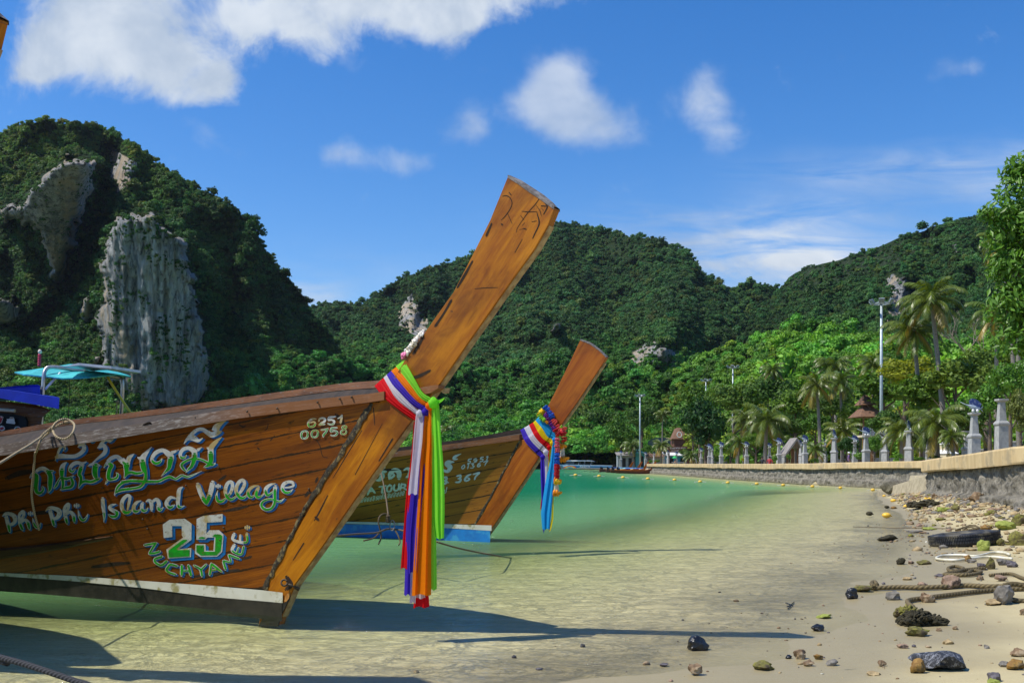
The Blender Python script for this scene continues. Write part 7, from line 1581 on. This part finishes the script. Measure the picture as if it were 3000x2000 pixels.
m = MB(); m.box((0, 3, z1 / 2), (44 * s2, 5, z1)); m.build('wall', M_SIGNR, e); m = MB(); f = [Vector((-30 * s2, -.5, z1)), Vector((26 * s2, -.5, z1)), Vector((14 * s2, 3, z1 + 34 * s2)), Vector((-8 * s2, 3, z1 + 34 * s2))]; m.prism(f, [p + Vector((0, 4, -.2)) for p in f]); m.build('roof', M_ROOFB, e)
m = MB(); c = Vector((-8 * s2, -.15, z1 + 12 * s2)); m.tube([c + Vector((.5 * math.cos(a), .45 * math.sin(a) * .3, .6 * math.sin(a))) for a in np.linspace(0, 6.28, 17)[:-1]], .09, 5, closed=True); m.build('emblem', M_LPALE, e)
m = MB(); rows = []
for q in np.linspace(0, 1, 9): rows.append([P3(1898 + 110 * k, 1362 - 85 * q * (1 - .35 * abs(k - .5)) - 4 * math.sin(k * 9), 232 + 22 * q) for k in np.linspace(0, 1, 14)])
m.grid(rows); tag(m.build('bare_slope', M_EARTH, None, smooth=True, recalc=False), kind='structure')
# green parasol
Y = 178; s = Y / F; e = empty('parasol', at(1977, Y, .75), 'green parasol by the blue shop', 'parasol'); m = MB(); m.lathe([(8 * s, 1.75), (7 * s, 1.85), (.05, 2.25)], n=10); m.build('canopy', nmat('green_canvas', (.02, .42, .10), (.02, .32, .08), 4, .7), e); m = MB(); m.tube([Vector((0, 0, 0)), Vector((0, 0, 2.2))], .04, 6); m.build('pole', M_STEEL, e)

def person(u, vt, Y, shirt, trousers, hair, label, rz=0, stride=.12, cap=None, zg=None, arms=.1):
    h = 1.66; z = zg if zg is not None else EYE + (HZ - vt) / F * Y - h
    J = dict(pel=(0, 0, .90), chest=(0, 0, 1.22), neck=(0, 0, 1.42), head=(0, -.01, 1.50), top=(0, -.02, 1.62)); V = []; Rr = []; E = []
    def add(p, r): V.append(Vector(p)); Rr.append(r); return len(V) - 1
    pel = add((0, 0, .90), .13); ch = add((0, 0, 1.22), .15); nk = add((0, 0, 1.41), .055); hd = add((0, -.015, 1.50), .085); tp = add((0, -.015, 1.60), .075); E += [(pel, ch), (ch, nk), (nk, hd), (hd, tp)]
    for sd in (-1, 1):
        hp = add((sd * .09, 0, .84), .095); kn = add((sd * .10, sd * stride, .46), .062); an = add((sd * .10, sd * stride * 1.4 + .02, .08), .042); to = add((sd * .11, sd * stride * 1.4 - .14, .04), .035); E += [(pel, hp), (hp, kn), (kn, an), (an, to)]
        sh = add((sd * .19, 0, 1.34), .062); el = add((sd * (.24 + arms * .3), .03, 1.06), .045); wr = add((sd * (.23 + arms * .2), -.08, .84), .032); hn = add((sd * (.22 + arms * .2), -.12, .76), .028); E += [(ch, sh), (sh, el), (el, wr), (wr, hn)]
    me = bpy.data.meshes.new('person'); me.from_pydata([tuple(v) for v in V], E, []); o = bpy.data.objects.new('person', me); COL.objects.link(o)
    md = o.modifiers.new('skin', 'SKIN'); 
    for i, r in enumerate(Rr): me.skin_vertices[0].data[i].radius = (r, r)
    me.skin_vertices[0].data[0].use_root = True
    sb = o.modifiers.new('sub', 'SUBSURF'); sb.levels = sb.render_levels = 1
    dg = bpy.context.evaluated_depsgraph_get(); m2 = bpy.data.meshes.new_from_object(o.evaluated_get(dg)); bpy.data.objects.remove(o)
    m2.materials.clear(); SK = bpy.data.materials.get('skin') or nmat('skin', (.34, .19, .12), (.28, .15, .09), 5, .6)
    for mt in (SK, shirt, trousers): m2.materials.append(mt)
    for p in m2.polygons:
        c = p.center; p.material_index = 1 if 0.88 < c.z < 1.40 and (abs(c.x) < .25 or c.z > 1.08) else (2 if .30 < c.z <= .90 and abs(c.x) < .2 else 0); p.use_smooth = True
    o = bpy.data.objects.new('person', m2); COL.objects.link(o); o.location = ((u - 1500) / F * Y, Y, z); o.rotation_euler = (0, 0, rz); tag(o, label, 'person')
    m = MB(); m.ball((0, .005, 1.575), .098, 12, 8, (1, 1.05, .85)); 
    if cap: m.lathe([(.10, 1.60), (.16, 1.585), (.16, 1.575)], (0, -.03, 0), 12)
    m.build('cap' if cap else 'hair', cap or hair, o, smooth=True)
    return o
SH = lambda n, c: nmat(n, c, tuple(x * .8 for x in c), 6, .8)
HAIR = SH('black_hair', (.015, .012, .01)); DT = SH('dark_trousers', (.03, .03, .04))
person(2255, 1337, 92, SH('red_shirt', (.42, .04, .05)), DT, HAIR, 'person in a dull red shirt walking along the promenade', 2.6, zg=.55); person(2233, 1336, 96, SH('black_shirt', (.03, .03, .035)), DT, HAIR, 'person in dark clothes walking just ahead of the one in red', 2.8, zg=.55)
person(1978, 1341, 150, SH('orange_shirt', (.62, .24, .07)), SH('tan_trousers', (.34, .22, .12)), HAIR, 'person in orange standing by the green parasol', .3, zg=.45); person(2487, 1323, 88, SH('violet_shirt', (.18, .10, .24)), DT, HAIR, 'person in a white cap behind the stone bench', 1.2, cap=M_SIGN)

# ---- speedboat
Y = 268; s = Y / F; e = empty('speedboat', at(1717, Y, 0), 'long blue and white speedboat with a rainbow on its hull', 'speedboat')
M_GEL = nmat('white_gelcoat', (.78, .80, .82), (.72, .75, .78), 2, .3); M_BLUEH = nmat('blue_hull', (.02, .22, .50), (.02, .18, .42), 2, .35); M_PALEB = nmat('pale_blue_hull', (.30, .55, .72), (.26, .48, .66), 2, .35); M_TINT = nmat('tinted_glass', (.03, .06, .10), (.02, .04, .07), 2, .15)
L = 158 * s; m = MB(); rows = []
for q in np.linspace(0, 1, 24):
    x = -L / 2 + L * q; w = 1.6 * min(1, (q * 5) ** .6 if q > 0 else 0) + .02; sh = 1.35 - .25 * q; k = .55 * max(0, 1 - q * 6)
    rows.append([Vector((x - .7 * max(0, 1 - q * 8), -w, sh)), Vector((x - .3 * max(0, 1 - q * 8), -w * .97, .75)), Vector((x + k, -w * .85, .25)), Vector((x + k, 0, -.3)), Vector((x + k, w * .85, .25)), Vector((x - .3 * max(0, 1 - q * 8), w * .97, .75)), Vector((x - .7 * max(0, 1 - q * 8), w, sh))])
m.grid(rows); m.add(rows[-1], [(0, 1, 2, 3, 4, 5, 6)]); m.build('hull', M_GEL, e, recalc=True); e.rotation_euler = (0, 0, -.22)
m = MB(); m.grid([[r[0] + Vector((0, .02, -.01)), r[6] + Vector((0, -.02, -.01))] for r in rows]); m.build('deck', M_GEL, e, recalc=False)
m = MB(); m.grid([[r[0].lerp(r[1], .45) + Vector((0, -.02, 0)), r[1] + Vector((0, -.03, 0)), r[1].lerp(r[2], .75) + Vector((0, -.02, 0))] for r in rows[1:]]); m.build('blue_band', M_BLUEH, e, recalc=False)
m = MB(); m.grid([[r[0].lerp(r[1], .0) + Vector((0, -.03, 0)), r[0].lerp(r[1], .22) + Vector((0, -.03, 0))] for r in rows[1:]]); m.build('rub_rail', M_PALEB, e, recalc=False)
m = MB(); m.grid([[r[0].lerp(r[1], .45) + Vector((0, -.035, 0)), r[1] + Vector((0, -.045, 0)), r[1].lerp(r[2], .75) + Vector((0, -.035, 0))] for r in rows[1:5]]); m.build('pale_bow_panel', M_PALEB, e, recalc=False)
for i, (c, r0, r1) in enumerate([((.72, .05, .03), 1.0, .78), ((.85, .58, .02), .78, .5), ((.04, .40, .62), .5, .22)]):
    m = MB(); cx = -L / 2 + 34 * s; rr = []
    for a in np.linspace(0, math.pi, 20): rr.append([Vector((cx + 19 * s * math.cos(a) * q, -1.68 - .01 * i, .42 + .56 * math.sin(a) * q)) for q in (r0, r1)])
    m.grid(rr); m.build('rainbow_stripe', nmat('rainbow_%s' % ('red', 'yellow', 'blue')[i], c, None, 3, .4), e, recalc=False)
text_mesh('KAMERTA', .62, M_SIGN, 'lettering', e, (-L / 2 + 78 * s, -1.70, .72), shear=.25); text_mesh('959', .62, M_DARKO, 'number', e, (-L / 2 + 7 * s, -1.64, .74))
cz = EYE + (HZ - 1350.5) * s; m = MB(); f = [Vector((-L / 2 + 20 * s, 0, cz - .05)), Vector((-L / 2 + 28 * s, 0, cz + .30)), Vector((-L / 2 + 96 * s, 0, cz + .26)), Vector((-L / 2 + 108 * s, 0, cz - .12)), Vector((-L / 2 + 96 * s, 0, cz - .02)), Vector((-L / 2 + 30 * s, 0, cz))]; m.prism([p + Vector((0, -1.25, 0)) for p in f], [p + Vector((0, 1.25, 0)) for p in f]); m.build('canopy', M_GEL, e)
m = MB(); f = [Vector((-L / 2 + 12 * s, 0, 1.3)), Vector((-L / 2 + 28 * s, 0, cz)), Vector((-L / 2 + 46 * s, 0, cz)), Vector((-L / 2 + 46 * s, 0, 1.3))]; m.prism([p + Vector((0, -1.15, 0)) for p in f], [p + Vector((0, 1.15, 0)) for p in f]); m.build('windscreen', M_TINT, e)
for x in (58, 74, 94):
    for y in (-1.1, 1.1): m = MB(); m.tube([Vector((-L / 2 + x * s, y, 1.2)), Vector((-L / 2 + (x + 3) * s, y, cz))], .05, 6); m.build('canopy_post', M_STEEL, e)
m = MB(); m.box((-L / 2 + 72 * s, 0, 1.42), (50 * s, 1.9, .35)); m.build('seats', M_DARKO, e)
for y in (-.7, .7): m = MB(); m.box((L / 2 + .25, y, .9), (.5, .45, .9)); m.box((L / 2 + .3, y, .2), (.25, .2, .9)); m.build('outboard_engine', M_DARKO, e)

# ---- small longtail boats moored in front of the wall
def small_longtail(hullc, awn):
    e = empty('small_longtail_boat'); m = MB(); rows = []
    for q in np.linspace(0, 1, 16):
        x = -3.0 + 6.0 * q; w = .62 * (math.sin(math.pi * (.10 + .86 * (1 - q) ** .8 * .62 + .05)) if q < 1 else .02) * (1 if q < .97 else .15); z = .42 + .10 * (1 - q) ** 2 + .62 * max(0, q - .55) ** 1.8 * 2; b = -.12 + .30 * max(0, q - .8)
        rows.append([Vector((x, -w, z)), Vector((x, -w * .85, z * .45 + b * .5)), Vector((x + .15 * q, -w * .25, b)), Vector((x + .15 * q, w * .25, b)), Vector((x, w * .85, z * .45 + b * .5)), Vector((x, w, z))])
    m.grid(rows); m.add(rows[0], [(5, 4, 3, 2, 1, 0)]); o = m.build('hull', hullc, e, smooth=False)
    m = MB(); m.grid([[r[0] * .98 + Vector((0, 0, -.10)), r[5] * .98 + Vector((0, 0, -.10))] for r in rows[:-1]]); m.build('floor', M_DARK, e, recalc=False)
    for yk in (0, 5): m = MB(); m.tube([r[yk] for r in rows], .035, 6); m.build('gunwale', M_PROW2, e)
    m = MB(); f = [Vector((2.85, -.05, .35)), Vector((3.05, -.05, .25)), Vector((3.95, -.08, 2.0)), Vector((3.70, -.08, 2.08)), Vector((2.95, -.08, 1.05))]; m.prism(f, [p + Vector((0, .16, 0)) for p in f]); m.build('prow_board', M_PROW2, e)
    m = MB(); m.box((-2.6, 0, .72), (.55, .40, .38)); m.tube([Vector((-2.6, 0, .5)), Vector((-2.6, 0, .95))], .08, 8); m.tube([Vector((-2.2, .0, .85)), Vector((-1.5, .1, 1.05))], .025, 6); m.ball((-2.75, .1, .98), .13, 8, 6); m.build('engine', M_DARKO, e)
    m = MB(); m.tube([Vector((-2.8, 0, .7)), Vector((-6.2, .1, .12))], .04, 6); m.build('propeller_shaft', M_DARKO, e)
    m = MB(); m.grid([[Vector((x, y * .55, .80 + .12 * (1 - y * y))) for y in np.linspace(-1, 1, 7)] for x in np.linspace(-1.4, 1.6, 6)]); m.build('tarpaulin', awn, e, smooth=True, recalc=False)
    return e
SL = 'longtail boats moored in a row below the sea wall'; HW = nmat('red_brown_hull', (.16, .045, .025), (.10, .03, .018), 3, .5); HB = nmat('blue_tarpaulin', (.03, .10, .34), (.02, .07, .26), 3, .6); HT = nmat('turquoise_tarpaulin', (.10, .45, .58), (.08, .36, .48), 3, .6)
sl1 = small_longtail(HW, HB)
for i, (u, Y, lab) in enumerate([(1856, 158, 'red-brown longtail boat nearest the bay in the far moored row'), (1838, 166, 'longtail boat second in the far moored row'), (1822, 174, 'longtail boat third in the far moored row'), (1800, 184, 'longtail boat farthest back in the far moored row')]):
    o = sl1 if i == 0 else (copy_tree(sl1) if i != 1 else small_longtail(HW, HT)); o.location = at(u, Y, 0); o.rotation_euler = (0, 0, -.10 + .05 * i); o.scale = (.92,) * 3; tag(o, lab, 'boat', SL)

# ---- floats
M_FLOAT = nmat('yellow_float', (.86, .55, .06), (.76, .45, .05), 4, .4); M_FLOATW = nmat('white_float', (.70, .68, .58), (.58, .55, .42), 6, .5)
def make_float():
    e = empty('buoy'); m = MB(); m.ball((0, 0, .05), .15, 14, 9, (1.1, 1, .8)); m.build('float_body', M_FLOAT, e, smooth=True); m = MB(); m.tube([Vector((-.48, 0, .02)), Vector((-.15, 0, .05)), Vector((.15, 0, .05)), Vector((.48, 0, .02))], .022, 6); m.build('rope_end', M_FLOATW, e); return e
bf = make_float()
for i, (u, v) in enumerate([(1686, 1393), (1755, 1396), (1825, 1400), (1898, 1403.5), (1976, 1407), (2051, 1412), (2132, 1415), (2217, 1418.5), (2294.5, 1422), (2380, 1426), (2462, 1430), (2557, 1436)]):
    o = bf if i == 0 else copy_tree(bf); Y = EYE * F / (v - HZ); o.location = at(u, Y, 0); o.rotation_euler = (0, 0, .3 * math.sin(i * 2)); k = Y / 85 * 1.05; o.scale = (k,) * 3; tag(o, 'small yellow float on the line strung across the bay', 'buoy', 'floats on the line across the bay')
for i, (u, v, w, h, mt, lab) in enumerate([(2597, 1513, 26, 16, M_FLOAT, 'largest yellow float drifting near the shore'), (2547, 1510, 20, 13, RM['weed'], 'weed-covered dark float left of the largest yellow one'), (2617, 1466, 17, 10, M_FLOAT, 'yellow float halfway to the ramp'), (2654, 1483, 15, 11, M_FLOAT, 'round yellow float at the end of the weedy tangle'), (2618, 1487, 17, 9, RM['orange'], 'brownish dirty float beside a dark one'), (2598, 1486, 14, 9, RM['weed'], 'small dark float left of the brownish one'), (2690, 1476, 13, 7, M_FLOATW, 'white float at the top of the weedy tangle'), (2701, 1484, 10, 9, M_FLOATW, 'small round white float in the weedy tangle'), (2712, 1460, 10, 7, M_FLOAT, 'left of two small yellow floats by the ramp'), (2722, 1460, 10, 7, M_FLOAT, 'right of two small yellow floats by the ramp'), (2590, 1452, 10, 6, M_FLOAT, 'tiny yellow float at the foot of the ramp')]):
    p = G(u, v + h * .3); s = p.y / F; m = MB(); m.ball((0, 0, h * s * .35), .5 * w * s, 14, 9, (1, .9, h / w)); m.tube([Vector((.45 * w * s, 0, h * s * .3)), Vector((.62 * w * s, 0, h * s * .15))], .06 * w * s, 6); o = m.build('buoy', mt, None, smooth=True); o.location = (p.x, p.y, max(0, p.z)); tag(o, lab, 'buoy')

# ================================================================== BLUE-CANOPIED BOAT BEHIND THE FRONT ONE
M_TEAL = nmat('teal_canvas', (.02, .36, .36), (.02, .28, .29), 5, .6, c3=(.05, .44, .46), scale3=3); M_BLUEC = nmat('blue_canvas', (.012, .035, .50), (.01, .025, .38), 4, .45); M_SOLAR = nmat('white_panel_frame', (.75, .77, .78), None, 3, .4); M_INOX = nmat('stainless_tube', (.52, .50, .46), (.40, .38, .35), 10, .3, metal=.7); M_YEL = nmat('yellow_pole', (.80, .58, .03), (.68, .46, .02), 6, .4)
B3 = Vector((-7.2, 17.2, 0)); e = empty('canopied_boat', B3, 'wooden boat with a blue canopy and a teal sun awning behind the front boat', 'boat', 'longtail boats moored in the shallows')
m = MB(); rows = []; ax = Vector((.93, -.37, 0)); nn = Vector((.37, .93, 0))
for q in np.linspace(0, 1, 12):
    c = B3 + ax * (-6.0 + 8.6 * q); w = .95 * math.sin(math.pi * (.16 + .80 * (1 - q) * .7)) + .05; z = 1.25 + .2 * q * q; rows.append([c - nn * w + Vector((0, 0, z)), c - nn * w * .8 + Vector((0, 0, .4)), c - nn * w * .2 + Vector((0, 0, -.25)), c + nn * w * .2 + Vector((0, 0, -.25)), c + nn * w * .8 + Vector((0, 0, .4)), c + nn * w + Vector((0, 0, z))])
m.grid(rows); m.add(rows[0], [(0, 1, 2, 3, 4, 5)]); m.add(rows[-1], [(5, 4, 3, 2, 1, 0)]); m.build('hull', M_DARK, e, True)
def q3(pts): return [P3(u, v, y) for u, v, y in pts]
# blue canopy: a shallow box roof with a raised block
m = MB(); f = q3([(-420, 1088, 14.6), (0, 1138, 14.4), (174, 1165, 14.3), (172, 1197, 14.3), (0, 1166, 14.4), (-420, 1125, 14.6)]); bk = q3([(-420, 1100, 16.6), (0, 1140, 16.4), (160, 1160, 16.3), (160, 1180, 16.3), (0, 1165, 16.4), (-420, 1125, 16.6)]); m.prism(f, bk); m.build('blue_canopy', M_BLUEC, e, True)
m = MB(); f = q3([(-160, 1146, 15.0), (110, 1126, 14.9), (118, 1129, 15.0), (118, 1160, 15.0), (-160, 1160, 15.0)]); m.prism(f, [p + Vector((-.6, 1.1, 0)) for p in f]); m.build('canopy_box', M_BLUEC, e, True)
# cabin with a dark sticker-covered window
m = MB(); f = q3([(-420, 1130, 15.0), (105, 1185, 14.8), (150, 1200, 14.75), (124, 1222, 14.75), (114, 1300, 14.75), (-420, 1330, 15.0)]); m.prism(f, [p + Vector((-.75, 1.2, 0)) for p in f]); m.uv = [(p[0], p[2] * 2) for p in m.v]; m.build('cabin', M_RAILB, e, True)
m = MB(); f = q3([(-200, 1190, 14.78), (40, 1213, 14.70), (72, 1220, 14.69), (78, 1232, 14.69), (76, 1300, 14.69), (-200, 1305, 14.78)]); m.prism(f, [p + Vector((0, .05, 0)) for p in f]); win = m.build('window', nmat('dark_window', (.018, .016, .014), (.012, .011, .01), 4, .35), e, True)
m = MB(); m.tube(q3([(-60, 1196, 14.6), (0, 1200, 14.6), (44, 1203, 14.6)]), .024, 8); m.build('lamp_tube', M_FLOATW, e, True)
STK = {k: nmat('sticker_' + k, c, tuple(x * .85 for x in c), 12, .5) for k, c in dict(cream=(.72, .68, .60), red=(.50, .03, .03), brown=(.35, .20, .08), grey=(.55, .58, .60), black=(.02, .02, .02), green=(.02, .16, .06)).items()}
def stick(pts, col, y): m = MB(); m.add([P3(u, v, y) for u, v in pts], [tuple(range(len(pts)))]); return m.build('sticker', STK[col], win, True, recalc=False)
ring = lambda cu, cv, r, n=20, sq=1: [(cu + r * math.cos(a), cv + r * sq * math.sin(a)) for a in np.linspace(0, 2 * math.pi, n + 1)[:-1]]
ys = 14.655
stick([(19, 1227), (28, 1226), (29, 1221), (40, 1222), (42, 1227), (43, 1234), (45, 1238), (43, 1242), (18, 1239), (18, 1233), (21, 1232)], 'cream', ys); stick([(29, 1222.5), (39, 1223.5), (40, 1226), (30, 1226)], 'brown', ys - .004)
tm = text_mesh('BOB', .046, STK['black'], 'lettering', None, P3(31.5, 1230, ys - .008), (R(90), 0, 0), 0, .0004); tm.parent = win; tm.matrix_parent_inverse = Matrix.Translation(-B3)
tm = text_mesh('MARLEY', .019, STK['brown'], 'lettering', None, P3(31.5, 1237, ys - .008), (R(90), 0, R(0)), 0, .0004); tm.parent = win; tm.matrix_parent_inverse = Matrix.Translation(-B3)
stick([(-2, 1220), (2, 1218), (6, 1219), (10, 1221), (8, 1228), (5, 1238), (-1, 1242), (-8, 1236)], 'cream', ys + .002); stick([(-1, 1221), (2, 1219.5), (3, 1226), (6, 1221), (8, 1222.5), (6, 1229), (3, 1237), (-2, 1240), (-6, 1234)], 'red', ys - .003)
stick([(-2, 1250), (3, 1246), (8, 1247), (12, 1249), (15, 1255), (12, 1259), (6, 1262), (0, 1259), (-4, 1255)], 'cream', ys); stick([(0, 1252), (9, 1250), (12, 1254), (5, 1259), (-1, 1257)], 'red', ys - .004)
stick(ring(51, 1259, 11, 24, .95), 'cream', ys); stick(ring(51, 1259, 8.6, 24, .95), 'green', ys - .003); stick([(51, 1251), (56, 1252), (59, 1257), (58, 1263), (53, 1267)], 'red', ys - .006); stick([(50, 1256), (53, 1255), (51.5, 1260), (50, 1266), (48.5, 1262)], 'cream', ys - .009); stick([(16, 1267), (32, 1269), (32, 1271.5), (16, 1270)], 'grey', ys); stick([(-2, 1268), (5, 1270), (4, 1275), (-2, 1274)], 'brown', ys)
# steel frame and teal awning
def tube(nm, pts, r, mat): m = MB(); m.tube(smooth_line(q3(pts), 8), r, 10); return m.build(nm, mat, e, True, smooth=True)
tube('frame_tube', [(118, 1300, 15.2), (124, 1180, 15.2), (128, 1110, 15.2), (133, 1084, 15.25), (150, 1075, 15.3), (200, 1080, 15.4), (300, 1098, 15.7), (348, 1106, 15.85), (358, 1114, 15.85), (359, 1150, 15.85), (354, 1232, 15.9)], .030, M_INOX)
tube('brace', [(132, 1140, 15.2), (178, 1091, 15.3)], .018, M_SOLAR); tube('yellow_pole', [(311, 1099, 15.5), (350, 1160, 15.3), (396, 1228, 15.0)], .020, M_YEL)
m = MB(); m.grid([q3([(42, 1089, 16.2), (70, 1096, 15.6), (132, 1101, 15.2), (185, 1108, 15.0)]), q3([(90, 1083, 16.6), (150, 1080, 15.9), (190, 1084, 15.5), (262, 1104, 15.0)]), q3([(140, 1077, 17.0), (205, 1066, 16.3), (235, 1082, 15.7), (300, 1100, 15.2)]), q3([(200, 1072, 17.4), (230, 1066, 16.9), (300, 1088, 16.1), (345, 1096, 15.6)]), q3([(300, 1085, 17.6), (350, 1090, 17.0), (375, 1098, 16.4), (384, 1102, 15.9)])]); o = m.build('teal_awning', M_TEAL, e, True, smooth=False, recalc=False)
sd = o.modifiers.new('thick', 'SOLIDIFY'); sd.thickness = .02
m = MB(); f = q3([(182, 1074, 14.9), (230, 1063, 14.85), (326, 1072, 14.85), (327, 1080, 14.85), (312, 1083, 14.9), (232, 1070, 14.85)]); m.prism(f, [p + Vector((.1, .9, .02)) for p in f]); m.build('solar_panel', M_SOLAR, e, True)
m = MB(); m.tube(q3([(115, 1075, 16.0), (117, 1026, 16.0)]), .012, 6); m.build('mast', M_DARK, e, True)
m = MB()
for k in range(5): m.ball(P3(115 + k * .3, 1069 - k * 7, 16.0), .028, 10, 6, (1, 1, 1.1))
m.build('red_beads', nmat('red_beads', (.55, .02, .07), None, 5, .4), e, True, smooth=True); m = MB(); m.ball(P3(117, 1030, 16), .030, 10, 7, (1, 1, 1.3)); m.build('cream_flower', FM['cream'], e, True, smooth=True)
tube('rope', [(345, 1172, 15.6), (342, 1190, 15.6), (343, 1205, 15.6), (339, 1222, 15.6)], .010, M_ROPE); m = MB(); m.ball(P3(343, 1176, 15.55), .03, 8, 6); m.build('rope_knot', M_ROPE, e, True, smooth=True); tube('cable', [(205, 1098, 15.3), (203, 1160, 15.3), (200, 1235, 15.2)], .005, M_DARK)

for o in list(SC.objects):
    if o.get('category') and not o.get('kind'): o['kind'] = 'thing'

# ------------------------------------------------------------------ thin sea haze
hm = bpy.data.materials.new('haze'); hm.use_nodes = True; t = NT(hm.node_tree); t.n.clear()
pv = t.add('ShaderNodeVolumePrincipled'); pv.inputs['Color'].default_value = (.72, .84, 1, 1); pv.inputs['Density'].default_value = .000035; pv.inputs['Anisotropy'].default_value = .2
o = t.add('ShaderNodeOutputMaterial'); t.put(o.inputs['Volume'], pv.outputs[0])
m = MB(); m.box((0, 1400, 198), (7200, 4600, 404)); tag(m.build('haze', hm), kind='stuff')
SC.cycles.volume_bounces = 0; SC.cycles.volume_max_steps = 64
